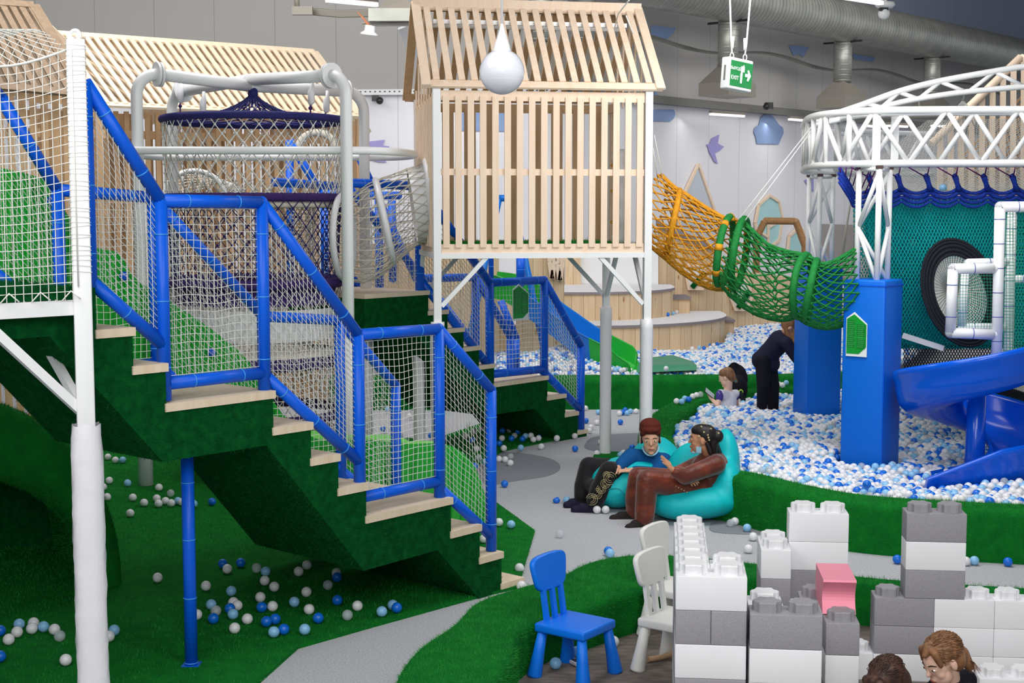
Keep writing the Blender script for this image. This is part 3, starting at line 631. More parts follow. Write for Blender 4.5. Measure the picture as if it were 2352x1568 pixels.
railing(S1, .065, [(3.34, 3.27), (2.90, 2.675), (2.215, 2.668), (1.478, 1.862), (.765, 1.852), (.255, 1.40)],
        [(3.34, 2.23, 3.27), (2.90, 1.60, 2.675), (2.215, 1.592, 2.668), (1.478, .75, 1.862), (.765, .74, 1.852), (.255, .29, 1.40)],
        [[(3.36, 2.28), (2.90, 1.90)], [(2.88, 1.69), (2.215, 1.69)], [(2.20, 1.665), (1.485, 1.075)], [(1.47, .845), (.765, .845)], [(.765, .80), (.27, .40)]],
        [[(3.31, 2.30), (2.93, 1.95), (2.93, 2.66), (3.31, 3.2)], [(2.87, 1.73), (2.25, 1.73), (2.25, 2.63), (2.87, 2.63)], [(2.18, 1.68), (1.51, 1.13), (1.51, 1.86), (2.18, 2.58)],
         [(1.44, .885), (.80, .885), (.80, 1.815), (1.44, 1.815)], [(.73, .80), (.285, .45), (.285, 1.38), (.73, 1.78)]],
        'near blue padded stair railing with white netting, above the pine treads')
railing(S1, W1-.03, [(3.6, 3.62), (3.26, 3.24), (2.93, 2.74), (2.28, 2.70), (1.44, 1.925), (.77, 1.86), (.23, 1.35)],
        [(2.93, 1.6, 2.74), (2.28, 1.592, 2.70), (.77, .74, 1.86), (.23, .29, 1.35)],
        [[(3.36, 2.30), (2.93, 1.92)], [(2.9, 1.68), (2.28, 1.68)], [(2.26, 1.66), (1.5, 1.0)], [(1.44, .83), (.8, .83)], [(.77, .8), (.25, .42)]],
        [[(3.31, 2.32), (2.95, 1.97), (2.95, 2.7), (3.31, 3.2)], [(2.9, 1.72), (2.31, 1.72), (2.31, 2.66), (2.9, 2.68)], [(2.25, 1.7), (1.45, 1.0), (1.45, 1.88), (2.25, 2.62)], [(1.42, .87), (.8, .87), (.8, 1.82), (1.42, 1.86)], [(.75, .82), (.26, .46), (.26, 1.32), (.75, 1.78)]],
        'far blue padded stair railing with white netting, beside the light green slide')
# net joined to the white tower: hanging screws sensor box etc. left out; blue support pole on the turf
p = Zp(440, 1533, 0); p2 = Yp(428, 1056, p.y)
th = thing('support_pole', 'blue padded pole standing on the turf under the stair landing', 'pole', (p.x, p.y, 0))
mb = MB(); k = 1.28/ (p2.z) if p2.z > 0 else 1
mb.tube([(p.x, p.y, .0), (p.x, p.y, 1.30)], .0365, 18)
for z in (.03, .41, .75, 1.08, 1.26): mb.tube([(p.x, p.y, z), (p.x, p.y, z+.005)], .039, 18, mi=1)
mb.build('pole_sleeve', [blue_pvc, blue_seam], th)
MB().box((p.x, p.y, .012), (.1, .1, .02)).build('foot_plate', blue_pvc, th)
# turf wall behind the upper flight (left) and turf platform
def pl(t, s, z): return S1(t, s, z)
# ---- white tower post at the far left with cage net
PX = Yp(190, 700, 7.05); T0 = thing('tower_frame', 'tall white square post with padded base and braced turf deck at the left edge', 'play tower', (PX.x, PX.y, 0))
RZ = radians(-41+22); ax = Vector((cos(radians(49)), sin(radians(49)), 0)); bx = Vector((-ax.y, ax.x, 0))
Mx = Matrix.Translation((PX.x, PX.y, 0)) @ Matrix.Rotation(radians(49-30), 4, 'Z')
MB().box(None, (.088, .088, 2.35), M=Mx @ Matrix.Translation((0, 0, 2.28)), bev=.008).build('post', white_paint, T0)
mb = MB(); prof = []
n = 14
for i, z in enumerate(np.linspace(0, 1.56, 22)):
    for j in range(n):
        a = 2*pi*j/n; r0 = .076+.006*sin(z*23+j*1.7)*abs(sin(z*5+j)); q = 1/max(abs(cos(a)), abs(sin(a))); q = min(q, 1.16)
        if i >= 20: r0 *= .93-.08*(i-20)
        mb.v.append(tuple(Mx @ Vector((r0*q*cos(a), r0*q*sin(a), z+.006*(i > 19)*sin(j*2)))))
for i in range(21):
    for j in range(n): mb.f.append((i*n+j, i*n+(j+1) % n, (i+1)*n+(j+1) % n, (i+1)*n+j)); mb.m.append(0); mb.sm.append(True)
mb.build('padded_sleeve', white_pvc, T0)
# net lashings around the post
mb = MB()
for i in range(44):
    z = 2.33+i*.0262+R.uniform(-.006, .006); dz = R.uniform(-.012, .012); h = .047
    mb.tube([Mx @ Vector(q) for q in ((-h, -h, z), (h, -h, z+dz), (h, h, z+dz), (-h, h, z))], .0018, 3, closed=True)
mb.tube([Mx @ Vector((-.02, -.048, 2.25)), Mx @ Vector((-.022, -.048, 3.4))], .004, 5)
mb.build('rope_lashing', rope_white, T0, 'white cord wound around the upper post')
mb = MB(); c = Mx @ Vector((0, 0, 3.475)); mb.tube([c+Vector((.024*cos(a), 0, .024*sin(a))) for a in np.arange(0, 2*pi, .5)], .009, 8, closed=True); mb.build('eye_ring', white_paint, T0)
zb = 2.10
dk = S1(3.36, -.02, 0)
def dp(px, py, z): return Zp(px, py, z)
# deck beam, braces
b1 = Vector((PX.x-.03, PX.y+.01, 2.145)); b0 = S1(4.55, .0, 0)+Vector((-.05, -.1, 2.145))
MB().bar(b1, b0, .05, .075).build('deck_beam', white_paint, T0)
b2 = S1(3.45, 1.0, 0); MB().bar(b1, (b2.x, b2.y, 2.145), .05, .07).build('deck_beam', white_paint, T0)
d = (b0-b1).normalized()
MB().bar(b1+d*.5+V(0, 0, -.03), Vector((PX.x-.02, PX.y, 1.62)), .045, .045).build('brace', white_paint, T0)
d2 = (Vector((b2.x, b2.y, 2.145))-b1).normalized()
MB().bar(b1+d2*.55+V(0, 0, -.03), Vector((PX.x-.02, PX.y+.03, 1.62)), .04, .04).build('brace', white_paint, T0)
# turf deck lip seen under the net
mb = MB(); P = [b1+V(.0, 0, 0)-V(0, 0, 0), b0, b0+bx*0+V(-.2, 1.1, 0), Vector((b2.x-.3, b2.y+.4, 0)), Vector((b2.x, b2.y, 0))]
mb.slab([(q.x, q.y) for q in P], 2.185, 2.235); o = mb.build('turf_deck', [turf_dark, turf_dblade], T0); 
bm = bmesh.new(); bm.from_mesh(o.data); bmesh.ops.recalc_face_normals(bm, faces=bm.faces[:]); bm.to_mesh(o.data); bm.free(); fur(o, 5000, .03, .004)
# cage net, front face and sagging roof
cn = thing('cage_net', 'white square-mesh safety net stretched from the tower post over the turf deck', 'net', b1)
tp = Mx @ Vector((-.045, -.02, 3.38)); lft = b0+V(0, 0, 0)
def fcage(u, v):
    a = Vector((tp.x, tp.y, 2.10)).lerp(Vector((lft.x, lft.y, 2.10)), u); top = 3.40-.10*sin(pi*min(1, u*1.4))-.02*u
    return Vector((a.x, a.y, 2.18+(top-2.18)*v))+Vector((.2, -.25, 0))*(.06*sin(pi*v)*sin(u*9)*.4)
mb = MB(); mb.net(fcage, 26, 27, .0026, 'square', 3, seg=16); mb.build('side_netting', rope_white, cn)
mb = MB(); mb.tube([fcage(i/16, 1) for i in range(17)], .006, 6); mb.build('edge_rope', rope_white, cn)
def froof(u, v):
    a = fcage(u, 1); b = a+Vector((-.55, .95, .14)); return a.lerp(b, v)+Vector((0, 0, .14*sin(pi*v)*sin(pi*min(1, u+.12))+.06*v))
mb = MB(); mb.net(froof, 22, 20, .0026, 'diamond', 3); mb.build('roof_netting', rope_white, cn)
for i in range(7):
    c = b1.lerp(b0, .06+i*.14)+V(.015, -.03, .05); MB().tube([c+V(-.07, 0, .01), c+V(-.03, -.005, -.03), c+V(.03, -.005, .035), c+V(.075, 0, -.005)], .004, 5).build('lashing', rope_white, cn)
def fback(u, v):
    a = S1(3.4+u*1.0, W1-.02, 2.3+v*1.2); return a
mb = MB(); mb.net(fback, 24, 26, .0022, 'square', 3, seg=8); mb.build('rear_netting', rope_white, cn)
# ================================================================== LIGHT GREEN SLIDE BEHIND THE STAIRS
SL = thing('wavy_slide', 'long bright green wavy slide running down behind the big stairs', 'slide', S1(-.9, 1.6, 0))
prof = [(4.3, 3.03), (3.6, 2.98), (3.18, 2.865), (3.0, 2.83), (2.86, 2.77), (2.78, 2.62), (2.6, 2.41), (2.42, 2.36), (2.30, 2.2), (2.06, 2.05), (1.81, 1.90), (1.54, 1.71), (1.38, 1.55), (1.14, 1.22), (.85, 1.02), (.62, .98), (.32, .945), (-.04, .87), (-.4, .83), (-.6, .76), (-.76, .64), (-.87, .48), (-.95, .25), (-.97, .03)]
pr = [Vector((a, b, 0)) for a, b in prof]; pr = spline(pr, 4)
s0, s1 = W1+.14, W1+.78
mb = MB(); k = len(pr)
mb.add([S1(q.x, s0, q.y) for q in pr]+[S1(q.x, s0, max(q.y-.62-.0*q.x, 0.02)) for q in pr], [(i, i+1, i+1+k, i+k) for i in range(k-1)], 0, False)
mb.add([S1(q.x, s1, q.y) for q in pr]+[S1(q.x, s1, max(q.y-.62, .02)) for q in pr], [(i, i+1, i+1+k, i+k) for i in range(k-1)], 0, False)
mb.add([S1(q.x, s0, max(q.y-.62, .02)) for q in pr]+[S1(q.x, s1, max(q.y-.62, .02)) for q in pr], [(i, i+1, i+1+k, i+k) for i in range(k-1)])
mb.build('slide_side', slide_green, SL)
mb = MB()
mb.add([S1(q.x, s0, q.y) for q in pr]+[S1(q.x, s0+.09, q.y+.01) for q in pr]+[S1(q.x, s0+.12, q.y-.12) for q in pr]+[S1(q.x, s1-.12, q.y-.12) for q in pr]+[S1(q.x, s1-.09, q.y+.01) for q in pr]+[S1(q.x, s1, q.y) for q in pr],
       [(j*k+i, j*k+i+1, (j+1)*k+i+1, (j+1)*k+i) for j in range(5) for i in range(k-1)], 0, False)
mb.build('slide_bed', slide_lgreen, SL)
# ribs on the side wall
for i in range(0, k-1, 3):
    q = pr[i]; MB().bar(S1(q.x, s0-.008, q.y-.03), S1(q.x+.04, s0-.008, max(q.y-.58, .04)), .02, .02).build('side_rib', slide_green, SL)
for t, z in ((2.88, 2.68), (2.4, 2.22), (1.75, 1.70), (1.36, 1.4), (.55, .86)): MB().sphere(S1(t, s0-.02, z), (.03, .03, .03), 12, 8).build('bolt_cap', slide_blue, SL, 'blue bolt cap')
# ================================================================== FAR STAIRS
S2 = frame((.87, 16.39), 41); W2 = 1.15
TR2 = [(0, .17, .08), (.17, .40, .31), (.40, .72, .535), (.72, 1.62, .77), (1.62, 1.86, .98), (1.86, 2.1, 1.19), (2.1, 2.34, 1.40), (2.34, 2.62, 1.60), (2.62, 3.5, 1.81)]
UN2 = [(3.5, 1.45), (2.9, 1.45), (1.75, .43), (.93, .42), (.47, 0)]
staircase(S2, W2, TR2, UN2, 'smaller-looking far turf staircase with pine treads under the playhouse', 4.6, 1500, 12)
railing(S2, .06, [(3.62, 2.88), (2.68, 2.86), (1.62, 1.845), (.71, 1.84), (.04, 1.05)], [(1.62, .8, 1.845), (.71, .78, 1.84), (.04, .07, 1.05), (2.68, 1.81, 2.86)],
        [[(2.66, 1.9), (1.64, .95)], [(1.6, .86), (.72, .84)], [(.70, .80), (.05, .31)]],
        [[(2.62, 1.9), (1.66, 1.0), (1.66, 1.85), (2.62, 2.78)], [(1.57, .9), (.76, .88), (.76, 1.8), (1.57, 1.81)], [(.67, .8), (.08, .36), (.08, 1.03), (.67, 1.76)], [(3.4, 1.9), (2.72, 1.9), (2.72, 2.83), (3.4, 2.83)]],
        'near blue railing of the far stairs with a green notice on its netting', r=.045, netr=.0028, cell=.055)
railing(S2, W2-.06, [(3.7, 2.9), (2.7, 2.86), (1.6, 1.86), (.72, 1.84), (.1, 1.1)], [(1.6, .8, 1.86), (.72, .78, 1.84), (.1, .1, 1.1), (2.7, 1.81, 2.86)],
        [[(2.66, 1.9), (1.64, .95)], [(1.6, .86), (.72, .84)]],
        [[(2.62, 1.9), (1.66, 1.0), (1.66, 1.85), (2.62, 2.78)], [(1.57, .9), (.76, .88), (.76, 1.8), (1.57, 1.81)]],
        'rear blue railing of the far stairs, in front of the pine panels', r=.045, netr=.0028, cell=.055)
def notice(C_, M, w_, h, label):
    t = thing('notice_board', label, 'notice', C_, 'green notices'); f = lambda u, v, d: M @ Vector((u*w_, d, v*h))
    out = [(0, 0), (1, 0), (1, .74), (.38, 1), (0, .86)]; MB().prism(out, f, 0, -.006).build('board', sign_white, t)
    gp_ = MB().prism([(.03, .06), (.62, .06), (.97, .22), (.97, .72), (.38, .95), (.03, .84)], f, -.0065, -.009).build('green_print', poster_green, t)
    mb = MB()
    for (u0, u1, v0, v1) in ((.08, .42, .2, .83), (.52, .92, .18, .42), (.52, .92, .46, .74)):
        mb.prism([(u0, v0), (u1, v0), (u1, v1-.02), (u0, v1)], f, -.0095, -.0105)
    mb.build('text_blocks', poster_dgreen, gp_); mb = MB()
    for i in range(14): v = .22+i*.043; mb.prism([(.1, v), (.1+.26+.05*(i % 3), v), (.1+.26+.05*(i % 3), v+.007), (.1, v+.007)], f, -.011, -.0115); mb.prism([(.56, v), (.62+.2+.05*(i % 4)/3, v), (.62+.2+.05*(i % 4)/3, v+.007), (.56, v+.007)], f, -.011, -.0115) if v < .7 else None
    mb.build('text_lines', poster_line, gp_); return t
a = S2(1.36, -.035, Yp(1176, 737, 15.34).z)
notice(a, Matrix.Translation(a) @ Matrix.Rotation(radians(49), 4, 'Z'), .265, .395, 'green notice hanging on the netting of the far stair railing')
# extra blue guard rails of the structure behind the net tower
GR = thing('guard_rails', 'blue padded guard rails behind the white net tunnel', 'railing', Yp(850, 690, 17.5))
def gtube(pts, Y, nm='rail', r=.05):
    mb = MB(); q = [Yp(x, y, Y) if not isinstance(Y, (list, tuple)) else Yp(x, y, Y[i]) for i, (x, y) in enumerate(pts)]
    for i in range(len(q)-1): padded(mb, q[i], q[i+1], r); mb.sphere(q[i+1], r, 12, 8)
    mb.build(nm, [blue_pvc, blue_seam], GR)
gtube([(815, 340), (850, 415), (956, 640)], 18.4); gtube([(665, 322), (735, 443), (780, 448)], 17.6); gtube([(665, 322), (668, 640)], 17.6, 'post'); gtube([(745, 447), (747, 648)], 17.4, 'post')
gtube([(870, 450), (872, 690)], 17.0, 'post'); gtube([(900, 460), (902, 640)], 17.4, 'post'); gtube([(1128, 470), (1128, 640)], 19.5, 'post', .035); gtube([(1196, 588), (1196, 650)], 19, 'post', .06)
gtube([(790, 448), (915, 449)], 18.3); gtube([(1010, 688), (1088, 790)], 17.2); gtube([(1150, 690), (1186, 778), (1186, 862)], 17.4, 'rail', .045)
for q, Y in (([(668, 640), (668, 445), (745, 448), (745, 640)], 17.5), ([(745, 640), (745, 450), (870, 455), (870, 660)], 17.3)):
    c = [Yp(x, y, Y) for x, y in q]; mb = MB(); mb.net(lambda u, v: c[0].lerp(c[3], u).lerp(c[1].lerp(c[2], u), v), 14, 24, .003, 'square', 3, seg=4); mb.build('netting', rope_white, GR)
gt = thing('light_blue_arch', 'light blue padded tent-shaped arch seen through the playhouse slats', 'play arch', Yp(1165, 560, 21))
mb = MB(); padded(mb, Yp(1060, 860, 21), Yp(1146, 455, 21), .05); padded(mb, Yp(1146, 455, 21), Yp(1176, 455, 21), .05); padded(mb, Yp(1176, 455, 21), Yp(1262, 860, 21), .05); mb.build('arch_tube', [slide_lblue, blue_seam], gt)
# ================================================================== SLATTED PLAYHOUSE ON POSTS
HR = radians(10); HO = Vector((-.69, 13.13, 0)); HX = Vector((cos(HR), sin(HR), 0)); HYv = Vector((-sin(HR), cos(HR), 0)); HW, HD = 2.0, 1.62
def H(x, y, z): return HO+HX*x+HYv*y+Vector((0, 0, z))
PH = thing('playhouse', 'pine slatted playhouse raised on white steel posts', 'playhouse', H(HW/2, HD/2, 0))
HM = lambda x, y, z: Matrix.Translation(H(x, y, z)) @ Matrix.Rotation(HR, 4, 'Z')
zF, zE, zR = 2.235, 3.74, 4.60
def hb(c, d, nm=None, m=pine, mb=None, par=None):
    own = mb is None; mb = mb or MB(); mb.box(None, d, M=HM(*c)); return mb.build(nm, m, par or PH) if own else mb
for i, (x, y) in enumerate(((0, 0), (HW, 0), (0, HD), (HW, HD))):
    pst = hb((x, y, zE/2+.0), (.07, .07, zE), 'post', white_paint)
    mb = MB(); k = 14
    for a_, z in enumerate(np.linspace(0, 1.59, 20)):
        for j in range(k): q = 2*pi*j/k; r0 = .062+.004*sin(z*19+j*2.1+i)*sin(z*7+i); mb.v.append(tuple(H(x+r0*cos(q), y+r0*sin(q), z)))
    for a_ in range(19):
        for j in range(k): mb.f.append((a_*k+j, a_*k+(j+1) % k, (a_+1)*k+(j+1) % k, (a_+1)*k+j)); mb.m.append(0); mb.sm.append(True)
    mb.f.append(tuple(19*k+j for j in range(k))); mb.m.append(0); mb.sm.append(False)
    mb.build('padded_sleeve', white_pvc, pst)
for (a, b) in (((0, 0), (HW, 0)), ((0, HD), (HW, HD)), ((0, 0), (0, HD)), ((HW, 0), (HW, HD))):
    MB().bar(H(a[0], a[1], zF-.035), H(b[0], b[1], zF-.035), .06, .05).build('floor_beam', white_paint, PH)
for (x, y, dx, dy) in ((0, 0, 1, 0), (HW, 0, -1, 0), (0, HD, 1, 0), (HW, HD, -1, 0), (HW, 0, 0, 1), (HW, HD, 0, -1), (0, HD, 0, -1)):
    MB().bar(H(x+dx*.04, y+dy*.04, zF-.50), H(x+dx*.46, y+dy*.46, zF-.05), .04, .04).build('brace', white_paint, PH)
mb = MB(); hb((HW/2, HD/2, zF+.03), (HW-.1, HD-.1, .06), mb=mb); o = mb.build('turf_floor', [turf, turf_blade], PH); fur(o, 1500, .03, .004)
# front wall: rails and slats
def slat_wall(nm, fpt, length, z0, z1, n, sw=.048, rails=True, mid=None, m=pine):
    mb = MB()
    for z, hh in ((z0+.045, .095), (z1-.045, .09))+(((mid, .06),) if mid else ()): MB().bar(fpt(0, z), fpt(length, z), .022, hh, up=(0, 0, 1)).build('wall_rail', m, PH)
    for i in range(n):
        x = .045+(length-.09)*i/(n-1); mb = MB(); a, b = fpt(x, z0+.06), fpt(x, z1-.05); d = (fpt(1, 0)-fpt(0, 0)).normalized(); y = Vector((0, 0, 1)).cross(d)
        M = Matrix((d, y, Vector((0, 0, 1)))).transposed().to_4x4(); M.translation = (a+b)/2-y*.018; mb.box(None, (sw, .018, (b-a).length), M=M); mb.build(nm, m, PH)
slat_wall('slat', lambda x, z: H(.04+x, .0, z), HW-.08, zF-.02, zE-.03, 17, .06, mid=2.97)
slat_wall('slat', lambda x, z: H(.04+x, HD, z), HW-.08, zF-.02, zE-.03, 9, .12, mid=None, m=lattice_warm)
slat_wall('slat', lambda x, z: H(-.0, HD-.04-x, z), HD-.08, zF-.02, zE-.03, 13, .05, m=pine)
slat_wall('slat', lambda x, z: H(HW, .04+x, z), .35, zF-.02, zE-.03, 4, .05, m=pine)
slat_wall('slat', lambda x, z: H(HW, HD-.4+x, z), .35, zF-.02, zE-.03, 4, .05, m=pine)
# roof
ov = .06
for side in (0, 1):
    y0 = -ov if side == 0 else HD+ov; yR = HD/2
    ft = lambda x, q: H(x, y0+(yR-y0)*q, zE-.01+(zR-zE)*q)
    rf = MB(); mt = pine if side == 0 else lattice_warm
    nrm = (ft(1, 0)-ft(0, 0)).cross(ft(0, 1)-ft(0, 0)).normalized()
    def rb(a, b, wd, th_=.02, lift=0):
        a = a+nrm*lift; b = b+nrm*lift; rf.bar(a, b, wd, th_, up=nrm)
    rb(ft(-.12, .04), ft(HW+.12, .04), .09, .022, .0); rf.build('roof_rail', mt, PH); rf = MB(); rb(ft(-.12, .97), ft(HW+.12, .97), .08, .022, .0); rf.build('roof_rail', mt, PH)
    for x in (-.10, HW+.10):
        rf = MB(); rb(ft(x, 0), ft(x, 1), .085, .022, .022*(1 if side == 0 else -1)); rf.build('barge_board', mt, PH)
    for i in range(18):
        rf = MB(); x = -.0+HW*i/17; rb(ft(x, .07), ft(x, .95), .06, .018, .018*(1 if side == 0 else -1)); rf.build('roof_slat', mt, PH)
for x in (-.02, HW+.02):       # gable slats
    for i in range(7):
        y = HD*(i+.5)/7; top = zE+(zR-zE)*(1-abs(y-HD/2)/(HD/2))-.04
        MB().bar(H(x, y, zE-.1), H(x, y, max(top, zE-.02)), .05, .018, up=(1, 0, 0)).build('gable_slat', pine, PH)
MB().bar(H(-.13, HD/2-.03, zR+.0), H(HW+.13, HD/2-.03, zR+.0), .03, .09).build('ridge_board', pine, PH)
MB().box(None, (.07, .09, .02), M=HM(0, 0, zE+.0)).build('post_cap', white_paint, PH)
for y in (.66, .96): MB().bar(H(.05, y, zR-.19), H(HW-.05, y, zR-.19), .05, .04).build('purlin', white_paint, PH)
# padded white roll inside the right end
t = thing('padded_roll', 'white padded column inside the right end of the playhouse', 'padding', H(HW-.12, .5, zF+.06))
mb = MB(); mb.tube([H(HW-.14, .5+.05*sin(z*4), z) for z in np.arange(zF+.06, 3.2, .06)], [.075+.012*sin(i*1.9) for i in range(len(np.arange(zF+.06, 3.2, .06)))], 14); mb.build('roll_cover', white_pvc, t)
mb = MB()
for z in (2.5, 2.8, 3.05): mb.tube([H(HW-.14+.085*cos(a), .52+.085*sin(a), z+.02*sin(a)) for a in np.arange(0, 2*pi, .4)], .008, 5, closed=True)
mb.build('tie_rope', rope_orange, t)
# guy cords
mb = MB(); mb.tube([Yp(1445, 0, 12), Yp(1420, 32, 13.4), Yp(1412, 62, 13.6)], .006, 6); mb.tube([Yp(1438, 36, 13.4), Yp(1448, 62, 13.5), Yp(1455, 78, 13.5)], .006, 6)
tag(mb.build('cord', rope_white), 'thin white cord tied over the right end of the playhouse ridge', 'cord')
for i, (a, b) in enumerate((((1866, 288, 13.6), (1700, 500, 13.2)), ((1870, 292, 13.6), (1712, 505, 13.2)))):
    mb = MB(); mb.tube([Yp(*a), Yp(*b)], .005, 6); tag(mb.build('cord', rope_white), ['upper white cord slanting from the truss end to the green hoop', 'lower white cord slanting from the truss end to the green hoop'][i], 'cord')
mb = MB(); mb.tube([Yp(1503, 310, 13.6), Yp(1528, 440, 13.8)], .004, 6); mb.tube([Yp(1500, 340, 13.6), Yp(1512, 420, 13.8)], .004, 6)
tag(mb.build('cord', rope_white), 'thin white cords hanging beside the right playhouse post', 'cord')
# ================================================================== LATTICE HOUSES (left background)
def lattice(poly4, n, m, par, nm, wd=.06, cross=False, lift=0, th=.02, horiz=True, ang=0):
    """slats between bottom edge p0-p1 and top edge p3-p2"""
    a, b, c, d = [Vector(p) for p in poly4]; nrm = (b-a).cross(d-a).normalized()
    mb = MB()
    for i in range(n):
        u = (i+.5)/n; p, q = a.lerp(b, u), d.lerp(c, u)
        if ang:
            u2 = u+ang
            if u2 < 0 or u2 > 1:
                v = (0-u)/(u2-u) if u2 < 0 else (1-u)/(u2-u); q = a.lerp(b, u+ang*v).lerp(d.lerp(c, u+ang*v), v)
            else: q = d.lerp(c, u2)
        mb.bar(p+nrm*lift, q+nrm*lift, wd, th, up=nrm)
    o = mb.build(nm, m, par); return o
LH = thing('lattice_house', 'long pine lattice house with a double slatted roof behind the net tower', 'playhouse', Yp(500, 900, 18.5))
eL, eR = Yp(236, 236, 17.0), Yp(828, 262, 19.2); rL, rR = Yp(118, 72, 18.3), Yp(724, 116, 20.4)
lattice([eL, eR, rR, rL], 31, lattice_wood, LH, 'roof_slats', .058, ang=0)
bk = Vector((-.35, .5, -.0))
lattice([eL+V(-.1, 2.6, -.1), eR+V(-.1, 2.6, -.1), rR+V(0, .1, -.05), rL+V(0, .1, -.05)], 50, lattice_wood, LH, 'rear_roof_slats', .05, ang=0)
lattice([eL+V(0, .25, .02), eR+V(0, .25, .02), rR+V(0, .2, -.15), rL+V(0, .2, -.15)], 34, lattice_wood, LH, 'cross_slats', .035, ang=-.09)
mb = MB(); nn = (eR-eL).cross(rL-eL).normalized(); mb.bar(eL-nn*.02, eR-nn*.02, .10, .03, up=nn); mb.bar(rL-nn*.02, rR-nn*.02, .12, .03, up=nn); mb.bar(eL-nn*.02, rL-nn*.02, .1, .03, up=nn); mb.bar(eR-nn*.02, rR-nn*.02, .1, .03, up=nn); mb.build('roof_frame', lattice_wood, LH)
wl = [Vector((eL.x-.9, eL.y-.35, 0)), Vector((eR.x, eR.y+.25, 0)), Vector((eR.x, eR.y+.25, eR.z-.05)), Vector((eL.x-.9, eL.y-.35, eL.z-.05))]
wl[0] += V(0, .6, 0); wl[3] += V(0, .6, 0)
lattice(wl, 33, lattice_warm, LH, 'wall_slats', .062)
lattice([p+V(-.1, .45, 0) for p in wl], 36, lattice_warm, LH, 'rear_wall_slats', .085)
for z in (3.95, 3.55, 2.75, 1.6, .1): MB().bar(Vector((wl[0].x, wl[0].y+.03, z)), Vector((wl[1].x, wl[1].y+.03, z)), .03, .1, up=(0, 0, 1)).build('wall_rail', lattice_warm, LH)
L2 = thing('lattice_house', 'dark shaded lattice house with steep roof at the upper left corner', 'playhouse', Yp(60, 900, 16))
a0, a1, a2, a3 = Yp(-260, 175, 15.4), Yp(200, 216, 16.4), Yp(78, 12, 17.2), Yp(-300, -14, 16.4)
lattice([a0, a1, a2, a3], 17, lattice_shaded, L2, 'roof_slats', .072)
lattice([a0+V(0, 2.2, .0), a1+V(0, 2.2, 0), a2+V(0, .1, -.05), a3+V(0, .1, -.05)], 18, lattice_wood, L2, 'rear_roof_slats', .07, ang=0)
mb = MB(); nn = (a1-a0).cross(a3-a0).normalized(); mb.bar(a0, a1, .12, .03, up=nn); mb.bar(a3, a2, .12, .03, up=nn); mb.bar(a1, a2, .13, .03, up=nn); mb.build('roof_frame', lattice_shaded, L2)
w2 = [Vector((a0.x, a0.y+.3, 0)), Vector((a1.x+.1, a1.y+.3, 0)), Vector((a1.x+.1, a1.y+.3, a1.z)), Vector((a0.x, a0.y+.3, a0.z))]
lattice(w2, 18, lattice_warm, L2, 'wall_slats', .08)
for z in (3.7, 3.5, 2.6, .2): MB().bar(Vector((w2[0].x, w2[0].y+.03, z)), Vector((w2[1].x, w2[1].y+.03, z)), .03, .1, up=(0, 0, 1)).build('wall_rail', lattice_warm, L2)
# lattice gable house at the far right
L3 = thing('lattice_gable', 'tall pine lattice gable behind the arch truss at the right edge', 'playhouse', Yp(2320, 700, 19))
gp = [Yp(2180, 330, 19), Yp(2460, 330, 19.6)]; apx = Yp(2344, 132, 19.3)
lf = Yp(2216, 255, 19.1); base = Yp(2140, 330, 19)
def inside_x(p): return True
mb = MB(); mb.tube([base, lf, apx], .055, 10); mb.tube([apx, Yp(2500, 260, 19.8)], .055, 10); mb.build('rafters', pine, L3)
mb = MB()
for i in range(14):
    x = 2160+i*24; x0 = Yp(x, 480, 19.2)
    yt = 330-(x-2140)*(330-132)/(2344-2140) if x < 2344 else 132+(x-2344)*.82; top = Yp(x, yt+4, 19.2)
    mb.bar((x0.x, x0.y, 2.2), top, .075, .02, up=(0, 1, 0))
mb.build('gable_slats', pine, L3)
mb = MB()
for i in range(60):
    xa = 2100+i*14; 
    for yy in (0,):
        p = Yp(xa, 470, 19.5); q = Yp(xa+190, 470-190, 19.5); yt = lambda x: 330-(x-2140)*(198/204) if x < 2344 else 132+(x-2344)*.82
        pts = [(xa+k, 470-k) for k in range(0, 340, 6) if 470-k > yt(xa+k)+4 and xa+k > 2146 and xa+k < 2480]
        if len(pts) > 2: mb.bar(Yp(*pts[0], 19.5), Yp(*pts[-1], 19.5), .03, .02, up=(0, 1, 0))
mb.build('diagonal_slats', lattice_warm, L3)
# ================================================================== WHITE TUBE FRAME WITH NET TOWER
FL, FR_, BL, BR = V(-3.48, 13.34, 0), V(-1.50, 13.0, 0), V(-3.55, 15.0, 0), V(-1.52, 14.75, 0)
zt = [Yp(330, 168, 13.34).z, Yp(780, 170, 13.0).z, Yp(415, 212, 15.0).z, Yp(820, 212, 14.75).z]
NC = V(-2.52, 14.0, 0)
TF = thing('climbing_structure', 'white steel tube frame with crossed top beams around the net tower', 'play frame', NC)
for i, (p, z) in enumerate(zip((FL, FR_, BL, BR), zt)):
    d = (V(NC.x, NC.y, 0)-p).normalized(); r = .055
    arc = [p+V(0, 0, z-.22)]+[p+d*(.2*(1-cos(a)))+V(0, 0, z-.2+.2*sin(a)) for a in np.linspace(.2, pi/2, 6)]
    cp_ = MB().tube([p+V(0, 0, .02)]+arc, r, 16).build('corner_post', white_paint, TF)
    e_ = arc[-1]; mb = MB(); mb.tube([e_-d*.012, e_+d*.012], .115, 24); mb.tube([e_+d*.02, e_+d*.044], .115, 24); mb.build('flange', white_paint, TF)
    MB().tube([p, p+V(0, 0, 1.5)], .07, 14).build('padded_sleeve', white_pvc, cp_)
    mid = V(NC.x-.03, NC.y, Yp(590, 190, 14.0).z-.0+(.03 if i in (1, 2) else -.03))
    MB().tube([e_+d*.04, mid+d*.0], r*1.05, 16).build('top_beam', white_paint, TF)
zh = Yp(550, 346, 13.1).z
mb = MB(); hp = []
